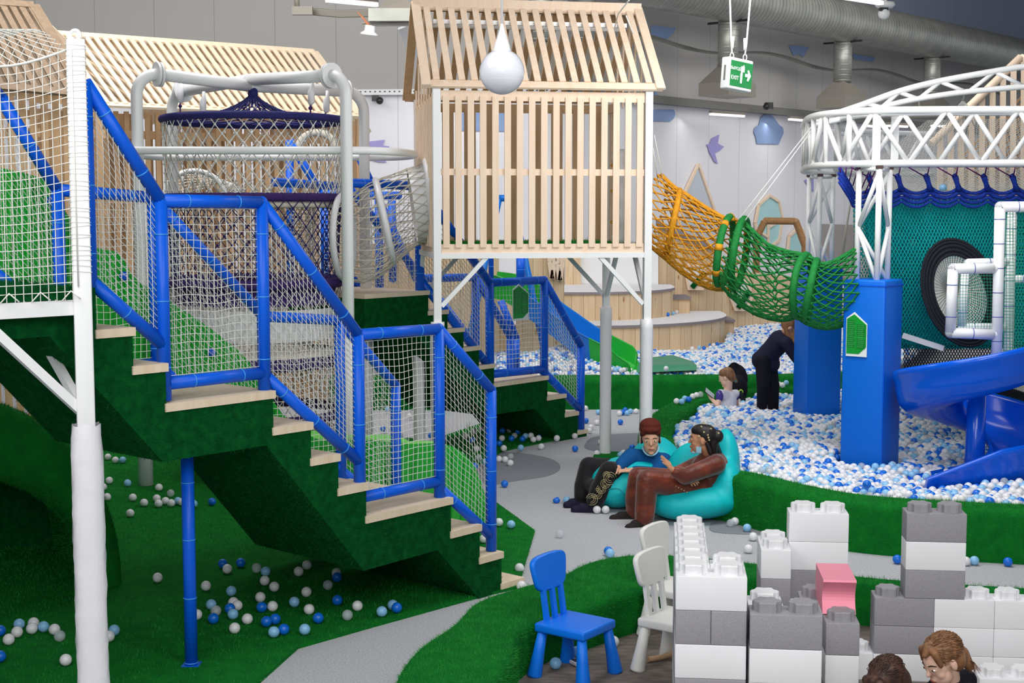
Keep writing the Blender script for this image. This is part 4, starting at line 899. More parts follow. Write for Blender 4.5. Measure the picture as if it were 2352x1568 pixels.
x0, x1, y0, y1 = -3.52, -.95, 13.05, 14.85
for a in np.linspace(-pi/2, pi/2, 12): hp.append(V(x1-.0+.55*cos(a)-.55, (y0+y1)/2+(y1-y0)/2*sin(a), zh))
for a in np.linspace(pi/2, 3*pi/2, 12): hp.append(V(x0+.1+.3*cos(a), (y0+y1)/2+(y1-y0)/2*sin(a), zh))
mb.tube(hp, .036, 12, closed=True); mb.build('guard_hoop', white_paint, TF)
MB().tube([V(x0+.0, y0+.02, zh), V(FL.x, FL.y, zh)], .03, 8).build('hoop_bracket', white_paint, TF)
NT = thing('net_tower', 'round knotted net tower with navy cone top hanging inside the white frame', 'net', NC)
zr = 3.49; RR = .87; zA = Yp(588, 215, 14).z
ring = lambda z, r, k=40, wob=.0: [V(NC.x+r*cos(a), NC.y+r*sin(a), z+wob*sin(3*a)) for a in np.linspace(0, 2*pi, k, endpoint=False)]
def cone(u, v):
    a = 2*pi*u; r = RR*(1-v)**1.35+.02; return V(NC.x+r*cos(a), NC.y+r*sin(a), zr+(zA-zr)*(v**1.0)-.06*sin(pi*v))
mb = MB(); mb.net(cone, 26, 9, .006, 'diamond', 4, wrap=True, knot=.014); mb.build('cone_net', rope_navy, NT, 'navy cone net')
MB().sphere((NC.x, NC.y, zA), (.05, .05, .08), 12, 8).tube([(NC.x, NC.y, zA), (NC.x, NC.y, zA+.12)], .02, 8).build('cone_knot', rope_navy, NT)
MB().tube(ring(zr, RR), .036, 10, closed=True).build('rim_ring', rope_navy, NT, 'navy rope-wrapped rim')
def cyl(z0, z1, r0, r1): return lambda u, v: V(NC.x+(r0+(r1-r0)*v+.0)*cos(2*pi*u), NC.y+(r0+(r1-r0)*v)*sin(2*pi*u), z0+(z1-z0)*v)
mb = MB(); mb.net(cyl(zr, 2.72, RR, RR*.97), 40, 9, .0055, 'diamond', 3, wrap=True, knot=.015); mb.build('upper_net', rope_white, NT)
MB().tube(ring(2.74, .84), .042, 10, closed=True).build('mid_ring', rope_purple, NT, 'purple wrapped ring')
MB().tube(ring(2.67, .80), .03, 8, closed=True).build('inner_ring', rope_grey, NT)
mb = MB(); mb.net(cyl(2.72, 1.95, .84, .80), 36, 9, .005, 'diamond', 3, wrap=True, knot=.015); mb.build('middle_net', rope_navy, NT, 'navy knotted middle net')
mb = MB(); mb.net(cyl(2.9, 1.0, .60, .52), 30, 22, .005, 'diamond', 3, wrap=True, knot=.012); mb.build('inner_net', rope_grey, NT)
mb = MB(); mb.sheet(lambda u, v: V(NC.x+(.82-.04*sin(pi*v))*cos(2*pi*u), NC.y+(.82-.04*sin(pi*v))*sin(2*pi*u), 1.72+.2*v), 40, 4)
mb.tube(ring(1.92, .83), .05, 10, closed=True); mb.build('padded_band', rope_purple, NT, 'purple padded band')
mb = MB(); mb.sheet(lambda u, v: V(NC.x+.80*cos(2*pi*u), NC.y+.80*sin(2*pi*u), 1.38+.3*v), 40, 2); mb.build('cloth_band', white_pvc, NT, 'pale cloth band')
mb = MB(); mb.net(cyl(1.95, .45, .83, .80), 44, 18, .0045, 'diamond', 3, wrap=True); mb.build('lower_net', rope_white, NT)
mb = MB(); mb.sheet(lambda u, v: V(NC.x+.81*cos(2*pi*u), NC.y+.81*sin(2*pi*u), 1.1+.12*v), 40, 2); mb.tube(ring(1.15, .82), .04, 8, closed=True); mb.tube(ring(.62, .8), .05, 8, closed=True); mb.build('lower_rings', rope_purple, NT)
mb = MB(); mb.lathe((NC.x, NC.y, 0), [(0, 1.25), (.78, 1.25), (.8, 1.2)], 32); mb.lathe((NC.x, NC.y, 0), [(0, .46), (.78, .46), (.8, .40), (.0, .40)], 32); mb.build('net_floor', rope_grey, NT)
for i, (x, y, h) in enumerate(((417, 187, .3), (468, 210, .34), (717, 187, .3), (752, 208, .3))):
    Y = (14.75, 13.9, 13.6, 14.3)[i]; p = Yp(x, y, Y); mb = MB(); mb.tube([p, p+V(.0, 0, -.06), p+V(-.01, 0, -.1), p+V(-.012, 0, -.2), p+V(-.02, 0, -.22)], [.015, .02, .035, .03, .012], 10); mb.build('shackle_cover', white_pvc, NT)
    mb = MB(); q = p+V(-.02, 0, -.22); mb.tube([q, V(q.x-.03*(1 if i in (1, 3) else 0), q.y, zr+.03)], .008, 6); mb.sphere(q+V(0, 0, -.03), .02, 8, 6); mb.build('hanging_rope', rope_purple, NT)
# white ring of the tunnel behind
t = thing('net_hoop', 'white hoop of a net tunnel seen through the left of the net tower', 'net', Yp(450, 430, 15.5)); c = Yp(448, 452, 15.5)
mb = MB(); mb.tube([c+V(.30*cos(a), .12*cos(a), .28*sin(a)) for a in np.linspace(-.2, pi+.4, 20)], .03, 10); mb.build('hoop', white_paint, t)
mb = MB(); mb.net(lambda u, v: c+V((.3-.03*v)*cos(u*pi*1.2-.2)+.2*v, .12*cos(u*pi)+.5*v, .27*sin(u*pi*1.2-.2)-.1*v), 18, 10, .006, 'diamond', 3); mb.build('tunnel_net', rope_white, t); MB().tube([c+V(-.3, -.1, 0), c+V(-.3, -.1, -2.9)], .03, 10).build('support_leg', white_paint, t)
t = thing('grey_arch', 'grey padded arch seen through the right of the net tower', 'play arch', Yp(730, 330, 18)); c = Yp(728, 345, 18)
MB().tube([c+V(.24*cos(a), 0, .22*sin(a)) for a in np.linspace(-.3, pi+.3, 20)], .045, 10).build('arch_tube', rope_grey, t)
# net tunnel from the tower to the playhouse
def net_tunnel(nm, label, cen, rad, rope, hoops, cells, knots, ropeR, hoopmats, tilt=None, flat=1.0):
    t = thing(nm, label, 'net tunnel', cen[0]); C_ = spline(cen, 6); n = len(C_)-1; Rr = spline([V(r, 0, 0) for r in rad], 6)
    def f(u, v):
        q = v*n; i = min(int(q), n-1); c = C_[i].lerp(C_[i+1], q-i); r = Rr[i].x+(Rr[i+1].x-Rr[i].x)*(q-i)
        d = (C_[min(i+1, n)]-C_[max(i-1, 0)]); d.z *= .35; d.normalize(); sx = d.cross(V(0, 0, 1)).normalized(); up = sx.cross(d)
        a = 2*pi*u; return c+sx*(r*flat*cos(a))+up*(r*sin(a))
    L = sum((C_[i+1]-C_[i]).length for i in range(n))
    nu = cells; nv = max(4, int(L/(2*pi*max(rad)/nu)*1.1)); return t, f, nu, nv
tc = [Yp(790, 545, 13.85), Yp(830, 540, 13.83), Yp(882, 508, 13.85), Yp(940, 478, 13.88), Yp(985, 466, 13.9)]
t, f, nu, nv = net_tunnel('net_tunnel', 'white knotted net tunnel from the net tower to the left wall of the playhouse', tc, [.40, .42, .40, .37, .40], rope_grey, 3, 26, 0, .004, None)
mb = MB(); mb.net(lambda u, v: f(u, v)-V(0, 0, .05*sin(pi*min(1, v*1.3))*(1-sin(2*pi*u))/2), nu, nv, .0055, 'diamond', 3, wrap=True, knot=.012); mb.build('tunnel_net', rope_grey, t)
for v in (.0, .5, 1.0):
    mb = MB(); mb.tube([f(a, v) for a in np.linspace(0, 1, 28, endpoint=False)], .034, 10, closed=True); mb.build('hoop', white_pvc, t, 'white wrapped hoop')
mb = MB(); mb.sheet(lambda u, v: (f(u, .78+.2*v)-f(0, .88))*.96+f(0, .88), 20, 3); mb.build('cloth_liner', white_pvc, t)
# orange and green tunnels to the right
oc = [Yp(1500, 478, 13.85), Yp(1530, 500, 13.8), Yp(1556, 516, 13.78), Yp(1600, 548, 13.7), Yp(1645, 575, 13.6), Yp(1682, 584, 13.5)]
t, f, nu, nv = net_tunnel('net_tunnel', 'orange knotted net tunnel sloping down from the right side of the playhouse', oc, [.33, .31, .31, .32, .33, .33], None, 2, 24, 0, 0, None)
sag = lambda u, v: f(u, v)-V(0, 0, .07*sin(pi*v)*(1-sin(2*pi*u))/2)
mb = MB(); mb.net(sag, nu, nv, .0075, 'diamond', 4, wrap=True, knot=.018); mb.build('tunnel_net', rope_orange, t)
mb = MB(); mb.tube([f(a, .33) for a in np.linspace(0, 1, 24, endpoint=False)], .03, 8, closed=True); mb.build('hoop', rope_orange, t, 'orange wrapped hoop')
for uu in (.25, .75): mb = MB(); mb.tube([sag(uu, v) for v in np.linspace(0, 1, 14)], .018, 6); mb.build('edge_rope', rope_orange, t)
t = thing('green_hoop', 'large green rope-wrapped hoop joining the orange and green net tunnels', 'hoop', Yp(1680, 580, 13.5))
c = Yp(1682, 580, 13.5); dd = V(.88, -.30, -.12).normalized(); sx = dd.cross(V(0, 0, 1)).normalized(); up = sx.cross(dd)
mb = MB()
for s_ in (-.07, .07): mb.tube([c+dd*s_+sx*(.36*cos(a))+up*(.33*sin(a)) for a in np.linspace(0, 2*pi, 36, endpoint=False)], .035, 10, closed=True)
mb.build('hoop_tube', rope_green, t)
for a in (.15, .9, 1.7, 5.0, 5.7):
    p = c+sx*(.36*cos(a))+up*(.33*sin(a)); tn = (-sx*sin(a)+up*cos(a)); MB().tube([p-dd*.07-tn*.03, p-dd*.07+tn*.03], .038, 10).build('orange_wrap', rope_orange, t)
gc = [Yp(1688, 588, 13.45), Yp(1740, 630, 13.35), Yp(1800, 650, 13.25), Yp(1838, 655, 13.15), Yp(1880, 672, 13.1), Yp(1925, 668, 13.05), Yp(1972, 655, 13.0)]
t, f, nu, nv = net_tunnel('net_tunnel', 'green knotted net tunnel leading to the front blue pillar', gc, [.33, .31, .30, .29, .27, .28, .29], None, 2, 24, 0, 0, None)
sag2 = lambda u, v: f(u, v)-V(0, 0, .06*abs(sin(2*pi*v))*(1-sin(2*pi*u))/2)+V(0, 0, .05*max(0, v-.8)*5*(1+sin(2*pi*u))/2)
mb = MB(); mb.net(sag2, nu, nv, .0075, 'diamond', 4, wrap=True, knot=.017); mb.build('tunnel_net', rope_green, t)
for v in (.52, .60): mb = MB(); mb.tube([f(a, v) for a in np.linspace(0, 1, 28, endpoint=False)], .035, 10, closed=True); mb.build('hoop', rope_green, t, 'green wrapped hoop')
for uu in (.25, .75): mb = MB(); mb.tube([sag2(uu, v) for v in np.linspace(0, 1, 16)], .016, 6); mb.build('edge_rope', rope_green, t)
# rope wrapped arch
t = thing('rope_arch', 'brown rope-wrapped angular arch standing behind the pine wall', 'play arch', Yp(1790, 779, 28.4)); mb = MB()
pp = [Yp(*q, 28.4) for q in ((1735, 779), (1738, 545), (1757, 507), (1828, 508), (1849, 565), (1848, 779))]; mb.tube(pp, .066, 12); mb.build('arch_tube', rope_jute, t)
mb = MB()
for i in range(len(pp)-1):
    a, b = pp[i], pp[i+1]; k = int((b-a).length/.024); d = (b-a).normalized()
    for j in range(k): q = a.lerp(b, j/k); mb.tube([q-d*.010, q-d*.005, q+d*.005, q+d*.010], [.066, .072, .072, .066], 12, cap=False)
mb.build('rope_windings', rope_jute, t)['kind'] = 'stuff'
# ================================================================== TURF MOUND AT LEFT
hm = thing('turf_mound', 'rounded green turf mound with a dark tunnel mouth at the left edge', 'play mound', Zp(100, 1320, 0))
mb = MB(); ctr = Zp(20, 1330, 0); ctr = V(-3.95, 10.75, 0)
def mound(u, v):
    a = pi*(1-u); z = 1.22*sin(a)**.8 if sin(a) > 0 else 0; x = 1.22*cos(a); k = 1.0-.42*v**1.6
    return V(ctr.x+x*(1.0-.60*v), ctr.y-1.0+v*1.7, z*(k+.10*sin(3*u+2*v)))
nu_, nv_ = 32, 16
mb.sheet(mound, nu_, nv_)
inner = lambda u, v: V(ctr.x+.98*(1-.6*v)*cos(pi*(1-u)), ctr.y-1.0+v*1.1, .80*(1-.2*v)*max(sin(pi*(1-u)), 0)**.8)
mb.sheet(inner, nu_, 8)
mb.sheet(lambda u, v: mound(u, 0).lerp(inner(u, 0), v)+V(0, -.10*sin(pi*v), 0), nu_, 5)
o = mb.build('mound_shell', [turf, turf_blade], hm); bm = bmesh.new(); bm.from_mesh(o.data); bmesh.ops.remove_doubles(bm, verts=bm.verts[:], dist=.003); bmesh.ops.recalc_face_normals(bm, faces=bm.faces[:]); bm.to_mesh(o.data); bm.free(); fur(o, 3000, .02, .0035, 1, 9)
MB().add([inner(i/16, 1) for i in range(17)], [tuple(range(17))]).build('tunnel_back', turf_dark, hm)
# ================================================================== BLUE PADDED PILLARS AND RING TRUSS
def pillar(c, rot, sz, z1, label):
    t = thing('padded_pillar', label, 'pillar', (c[0], c[1], 0)); M = Matrix.Translation((c[0], c[1], z1/2)) @ Matrix.Rotation(radians(rot), 4, 'Z')
    MB().box(None, (sz, sz, z1), M=M, bev=.02).build('padding', pillar_blue, t)
    mb = MB(); h = sz/2+.002
    for a, b in (((-h, -h*.0), (0, 0)),): pass
    mb.box(None, (.006, .006, z1*.97), M=M @ Matrix.Translation((-h+.01, -h+.002, 0))); mb.box(None, (sz+.01, sz+.01, .012), M=M @ Matrix.Translation((0, 0, z1/2-.05)))
    mb.build('seam', blue_pvc, t); return t, M
T1c = V(3.27, 12.86, 0); T2c = V(3.42, 15.85, 0)
p1, M1 = pillar((3.27, 12.86), 52, .40, 2.0, 'front blue padded pillar with a green notice, standing in the near ball pit')
p2_, M2 = pillar((3.42, 15.85), 12, .40, 2.0, 'rear blue padded pillar behind the green net tunnel')
# notice on the front-left face
nl = Yp(1948, 826, 12.66); 
# left visible face of the front pillar runs from its left corner to its front corner
cL = T1c+Matrix.Rotation(radians(52), 3, 'Z') @ V(-.205, .2, 0); cF = T1c+Matrix.Rotation(radians(52), 3, 'Z') @ V(-.205, -.2, 0)
fd = (cF-cL).normalized(); ang = atan2(fd.y, fd.x)
o0 = cL+fd*.045; notice(V(o0.x, o0.y, 1.31), Matrix.Translation((o0.x, o0.y, 1.31)) @ Matrix.Rotation(ang, 4, 'Z') @ Matrix.Translation((0, -.004, 0)), .20, .40, 'green notice with white edging on the front blue pillar')
TRS = thing('ring_truss', 'white welded tube ring truss on two latticed columns', 'truss', (3.4, 14, 3))
def column(c, s, lbl):
    mb = MB(); a0 = radians(lbl); P = [V(c.x+s*cos(a0+2*pi*i/3), c.y+s*sin(a0+2*pi*i/3), 0) for i in range(3)]
    for p in P: mb.tube([p+V(0, 0, 1.9), p+V(0, 0, 3.0)], .027, 12)
    mb.build('column_tubes', white_paint, TRS); mb = MB()
    for i in range(3):
        a, b = P[i], P[(i+1) % 3]
        for k, (z0, z1) in enumerate(((1.98, 2.46), (2.46, 2.96))):
            u, v = (a, b) if (k == 0) == (i != 2) else (b, a); mb.tube([u+V(0, 0, z0), v+V(0, 0, z1)], .02, 10); 
    mb.build('column_braces', white_paint, TRS)
    mb = MB(); mb.tube([p+V(0, 0, 2.985) for p in P], .02, 8, closed=True); mb.build('column_head', white_paint, TRS)
    mb = MB()
    for p in P: mb.box((p.x, p.y, 3.0), (.055, .055, .03))
    mb.build('joint_wraps', mat('brown_tape', srgb(70, 50, 50), .6), TRS)
column(T1c, .158, 266); column(T2c, .15, 255)
zb_, zt_ = 3.035, 3.50
outer = spline([V(9.5, 12.55, 0), V(7.0, 12.62, 0), V(4.6, 12.66, 0), V(3.6, 12.7, 0), V(3.15, 12.85, 0), V(2.9, 13.25, 0), V(2.86, 13.8, 0), V(2.98, 14.6, 0), V(3.2, 15.6, 0), V(3.7, 16.4, 0), V(4.6, 17.0, 0)], 6)
inner_ = [p+((V(6, 16, 0)-p).normalized()*.40) for p in outer]
for nm, P, z, r in (('bottom_chord', outer, zb_, .032), ('top_chord', outer, zt_, .034), ('bottom_chord', inner_, zb_, .03), ('top_chord', inner_, zt_, .03)):
    mb = MB(); mb.tube([p+V(0, 0, z) for p in P], r, 12); mb.build(nm, white_paint, TRS)
def resample(P, step):
    out = [P[0]]; acc = 0
    for i in range(len(P)-1):
        d = (P[i+1]-P[i]).length; 
        while acc+d >= step*len(out): f = (step*len(out)-acc)/d; out.append(P[i].lerp(P[i+1], f))
        acc += d
    return out
for nm, P, off in (('outer_web', outer, 0), ('inner_web', inner_, .1)):
    Q = resample(P, .315)
    for i in range(len(Q)-1):
        a, b = Q[i], Q[i+1]; mb = MB(); mb.tube([a+V(0, 0, zb_ if i % 2 else zt_), b+V(0, 0, zt_ if i % 2 else zb_)], .023, 10); mb.build('diagonal', white_paint, TRS)
for x, y in ((3.25, 12.80), (3.52, 13.2)): MB().box((x, y, 3.27), (.07, .02, .44)).build('gusset_plate', white_paint, TRS)
# end uprights
for i in (26, 30, 34): mb = MB(); mb.tube([outer[i]+V(0, 0, zb_), outer[i]+V(0, 0, zt_)], .025, 10); mb.build('upright', white_paint, TRS)
AR = thing('arch_truss', 'shallow white arched truss rising above the ring truss to the right', 'truss', (4, 13.8, 3.5))
up_ = spline([Yp(*q, 13.8) for q in ((1866, 284), (1885, 273), (1976, 242), (2068, 209), (2160, 186), (2288, 163), (2352, 153), (2480, 143), (2620, 150))], 5)
lo_ = spline([Yp(*q, 13.8) for q in ((1866, 288), (1969, 264), (2045, 241), (2109, 227), (2211, 212), (2352, 199), (2480, 192), (2620, 196))], 5)
MB().tube(up_, .030, 12).build('arch_chord', white_paint, AR); MB().tube(lo_, .028, 12).build('arch_chord', white_paint, AR)
web = [((1935, 258), (1990, 238)), ((1990, 238), (2025, 246)), ((2030, 242), (2065, 212)), ((2065, 212), (2110, 227)), ((2110, 227), (2160, 188)), ((2160, 188), (2220, 211)), ((2228, 208), (2285, 165)), ((2285, 165), (2352, 198)), ((2360, 198), (2430, 147))]
for a, b in web: MB().tube([Yp(*a, 13.8), Yp(*b, 13.8)], .02, 10).build('diagonal', white_paint, AR)
# ================================================================== NET PLAY AREA BEHIND
CN = thing('blue_net_hem', 'blue scalloped net rim hung with plum cords under the ring truss', 'net', Yp(2150, 430, 13.1))
scl = [(1925, 398), (1945, 425), (1968, 455), (1990, 460)]
hem = []
for x in range(1960, 2520, 6):
    ph = ((x-2005)/66.0) % 1; hem.append(Yp(x, 446-14*abs(2*ph-1)**2+8, 13.15))
hem0 = [Yp(1928, 396, 13.0), Yp(1942, 418, 13.05), Yp(1952, 434, 13.1)]+hem
mb = MB()
for dz, r in ((0, .022), (.04, .016), (-.045, .018), (-.085, .014)): mb.tube([p+V(0, 0, dz) for p in hem0], r, 7)
mb.build('hem_rope', rope_blue, CN)
for i in range(9):
    x = 2005+66*i; a = Yp(x, 436, 13.12); b = Yp(x-8, 408, 13.1); MB().tube([a, a.lerp(b, .5), b, b+V(-.02, 0, .03)], [.03, .022, .028, .024], 8).build('rope_loop', rope_blue, CN)
mb = MB()
for i in range(9):
    x = 1997+66*i; mb.tube([Yp(x, 408, 13.1), Yp(x+5, 384, 12.9)], .006, 5); mb.tube([Yp(x, 408, 13.1), Yp(x-42, 384, 12.9)], .006, 5)
for i in range(7): mb.tube([Yp(1932+9*i, 408+6*i, 13.1), Yp(1930+14*i, 384, 12.9)], .006, 5)
mb.build('plum_cords', rope_plum, CN)
UN_ = thing('upper_net', 'fine white netting above the blue scalloped hem', 'net', Yp(2200, 420, 13.6))
mb = MB(); c = [Yp(1965, 440, 13.4), Yp(2500, 440, 13.4), Yp(2560, 388, 15.5), Yp(1950, 388, 15.5)]; mb.net(lambda u, v: c[0].lerp(c[1], u).lerp(c[3].lerp(c[2], u), v)+V(0, 0, -.03*sin(pi*v)), 64, 26, .0035, 'diamond', 3); mb.build('netting', rope_white, UN_)
mb = MB(); c3 = [Yp(2000, 376, 15), Yp(2500, 376, 15), Yp(2500, 268, 15.4), Yp(2130, 276, 15.4)]; mb.net(lambda u, v: c3[0].lerp(c3[1], u).lerp(c3[3].lerp(c3[2], u), v), 60, 22, .0028, 'diamond', 3); mb.build('netting', rope_white, UN_)
mb = MB(); ap = Yp(2212, 230, 14.6)
for i in range(9): mb.tube([ap, Yp(2160+13*i, 290, 14.9)], .004, 5)
mb.tube([ap, Yp(2217, 208, 13.9)], .008, 6); mb.tube([Yp(2110, 228, 13.8), Yp(2113, 262, 14.5)], .007, 6); mb.build('peak_cords', rope_white, UN_)
mb = MB().sphere(Yp(2166, 431, 13.5), .036, 16, 10); tag(mb.build('ball', ball_lblue), 'light blue ball caught in the white netting above the blue hem', 'ball')
TN = thing('teal_net', 'large teal net wall with a round black-edged opening', 'net', Yp(2150, 600, 13.5))
def curtain(x0, y0, x1, y1, Y0, Y1, bulge=.1):
    a, b, c, d = Yp(x0, y1, Y1), Yp(x1, y1, Y1), Yp(x1, y0, Y0), Yp(x0, y0, Y0)
    return lambda u, v: a.lerp(b, u).lerp(d.lerp(c, u), v)+V(0, bulge*sin(pi*v)*sin(pi*u*1.4+.4), 0)
f = curtain(1992, 452, 2500, 790, 13.3, 13.6, -.16); mb = MB(); mb.net(f, 66, 44, .008, 'diamond', 3); mb.build('front_netting', rope_teal, TN)
f = curtain(1960, 460, 2500, 800, 13.75, 14.2, -.2); mb = MB(); mb.net(f, 60, 60, .010, 'diamond', 3); mb.build('back_netting', rope_teal, TN)
f = curtain(1985, 460, 2500, 800, 14.3, 15.0, -.1); mb = MB(); mb.net(f, 70, 64, .012, 'diamond', 3); mb.build('inner_netting', rope_teal, TN)
mb = MB(); mb.net(curtain(1940, 590, 2030, 720, 13.7, 13.8, 0), 14, 18, .005, 'diamond', 3); mb.build('white_netting', rope_white, TN)
mb = MB(); pts_ = [Yp(2008, 700-0, 13.7)]
def ell(cx, cy, rx, ry, th_, Y): q = radians(th_); return lambda a, k=1.0: Yp(cx+(rx*k*cos(a))*cos(q)-(ry*k*sin(a))*sin(q), cy+(rx*k*cos(a))*sin(q)+(ry*k*sin(a))*cos(q), Y)
E_ = ell(2206, 672, 84, 126, -18, 13.0); mb = MB()
mb.net(lambda u, v: E_(2*pi*u, .72+.28*v), 90, 12, .008, 'diamond', 3, wrap=True)
for k in (.72, .8, .88, .95, 1.0): mb.tube([E_(a, k) for a in np.linspace(0, 2*pi, 50, endpoint=False)], .014, 6, closed=True)
mb.build('black_ring', rope_black, TN, 'black net ring around the opening')
mb = MB()
for k in np.linspace(.06, .70, 18): mb.tube([E_(a, k)+V(0, .02+.4*(.7-k), 0) for a in np.linspace(0, 2*pi, 40, endpoint=False)], .0065, 4, closed=True)
for a in np.linspace(0, 2*pi, 60, endpoint=False): mb.tube([E_(a, .7), E_(a, .06)+V(0, .25, 0)], .004, 3)
mb.build('white_mesh', rope_white, TN, 'white net inside the black ring')
mb = MB(); dk_ = curtain(2240, 870, 2500, 1010, 13.2, 12.9, 0)
a, b, c, d = Yp(2235, 878, 13.3), Yp(2420, 1010, 12.9), Yp(2440, 930, 13.0), Yp(2262, 872, 13.5); mb.net(lambda u, v: a.lerp(b, u).lerp(d.lerp(c, u), v), 40, 12, .009, 'diamond', 3); mb.build('black_edge_net', rope_black, TN)
mb = MB(); a, b, c, d = Yp(2262, 872, 13.5), Yp(2440, 960, 13.0), Yp(2440, 880, 13.2), Yp(2290, 870, 13.7); mb.net(lambda u, v: a.lerp(b, u).lerp(d.lerp(c, u), v), 40, 12, .006, 'diamond', 3); mb.build('grey_edge_net', rope_grey, TN)
mb = MB(); mb.net(curtain(2075, 775, 2300, 905, 14.8, 15.5, 0), 34, 22, .006, 'diamond', 3); mb.build('lower_netting', rope_black, TN)
MB().bar(Yp(2074, 770, 13.4), Yp(2168, 800, 13.2), .03, .05).build('white_beam', white_paint, TN)
for i, (a, b) in enumerate((((1958, 436, 14.4), (1928, 606, 14.4)), ((1958, 436, 14.4), (1934, 602, 14.5)), ((1960, 436, 14.4), (1962, 585, 14.4)))):
    tag(MB().tube([Yp(*a), Yp(*b)], .007, 6).build('cord', rope_grey), ['left grey hanging rope between the truss columns', 'middle grey hanging rope between the truss columns', 'right grey hanging rope between the truss columns'][i], 'rope')
# ================================================================== WHITE PADDED TUBE FRAME
WF = thing('padded_structure', 'white padded tube frame with navy ties and green netting above the blue slide', 'play frame', Yp(2290, 860, 12.0))
def wt(pts, Y, r=.045, nm='padded_tube'):
    mb = MB(); q = [Yp(x, y, Y) for x, y in pts]
    for i in range(len(q)-1):
        padded(mb, q[i], q[i+1], r, .2, 1, 14); mb.sphere(q[i], r*1.02, 12, 8); mb.sphere(q[i+1], r*1.02, 12, 8)
    mb.build(nm, [white_pad, seam_dblue], WF)
wt([(2297, 475), (2288, 866)], 12.0); wt([(2297, 475), (2460, 474)], 12.0); wt([(2288, 866), (2460, 868)], 12.0)
wt([(2189, 617), (2284, 616)], 12.0); wt([(2189, 617), (2183, 764)], 12.0); wt([(2183, 764), (2284, 768)], 12.0)
wt([(2324, 495), (2315, 850)], 12.7); wt([(2217, 622), (2210, 750)], 12.7, .04); wt([(2225, 604), (2320, 602)], 12.7, .04); wt([(2210, 752), (2316, 752)], 12.7, .04); wt([(2316, 640), (2440, 640)], 12.7, .035)
for nm, q, Y0, Y1, n1, n2, m in (('green_netting', (2306, 484, 2460, 860), 12.05, 12.05, 22, 54, rope_lgreen), ('green_netting', (2200, 626, 2280, 756), 12.35, 12.35, 12, 18, rope_lgreen), ('green_netting', (2300, 484, 2326, 850), 12.2, 12.5, 4, 48, rope_lgreen)):
    mb = MB(); mb.net(curtain(*q, Y0, Y1, .03), n1, n2, .0022, 'square', 3, seg=8); mb.build(nm, m, WF)
MB().box(Yp(2370, 850, 12.35), (.9, .55, .05)).build('deck', white_pad, WF)
# ================================================================== BLUE SPIRAL SLIDE
SS = thing('spiral_slide', 'blue plastic spiral slide curling round its post into the ball pit', 'slide', (4.05, 12.3, 0)); cx, cy = 4.05, 12.3
N_ = 72; Rin, Rout = .12, .70; prof = None
def hel(s, q):      # s 0..1 along, q profile (radius, dz)
    a0 = radians(-70)-2*pi*1.0*s*0; th = radians(-62)-s*radians(431); z = 1.24-s*.96-.06*sin(pi*s)
    ex = 0
    r, dz = q; r = .12+(r-.12)*.93; p = V(cx+r*cos(th), cy+r*sin(th), z+dz)
    if s > .90:    # straight run-out towards the left
        k = (s-.90)/.10; th0 = radians(-62)-.90*radians(431); p0 = V(cx+r*cos(th0), cy+r*sin(th0), z+dz); tdir = V(sin(th0), -cos(th0), 0); p = p0+tdir*(k*.62)
        p.z = z+dz*(1-.55*k)
    return p
prof = [(Rin-.0, .10), (Rin+.04, .02), (.25, -.01), (.40, -.03), (.54, -.01), (.63, .06), (.68, .17), (.70, .27), (.715, .30), (.75, .305), (.765, .28), (.76, .25), (.735, .20), (.725, .12), (.70, .02), (.62, -.05), (.40, -.07), (.2, -.05), (Rin, .0)]
mb = MB(); vs = []; k = len(prof); 
for i in range(N_+1): vs += [hel(i/N_, q) for q in prof]
mb.add(vs, [(i*k+j, i*k+(j+1) % k, (i+1)*k+(j+1) % k, (i+1)*k+j) for i in range(N_) for j in range(k)], 0, True); mb.add(vs[:k], [tuple(range(k))]); mb.add(vs[-k:], [tuple(range(k))[::-1]])
o = mb.build('slide_trough', slide_blue, SS); bm = bmesh.new(); bm.from_mesh(o.data); bmesh.ops.recalc_face_normals(bm, faces=bm.faces[:]); bm.to_mesh(o.data); bm.free()
MB().tube([(cx, cy, .1), (cx, cy, .5), (cx, cy, 1.3)], [.11, .085, .075], 24).build('centre_post', slide_blue, SS)
a, b = hel(0, (.45, .0)), Yp(2290, 820, 11.95); e0 = [hel(0, q) for q in prof[:14]]
mb = MB(); sh = (V(Yp(2283, 820, 12).x, 0, 0)-V(hel(0, (.5, 0)).x, 0, 0)); sh = V(max(sh.x, .1)+.05, .03, .03)
kk = len(e0); mb.add(e0+[p+sh for p in e0], [(j, j+1, kk+j+1, kk+j) for j in range(kk-1)], 0, True); mb.build('entry_trough', slide_blue, SS)
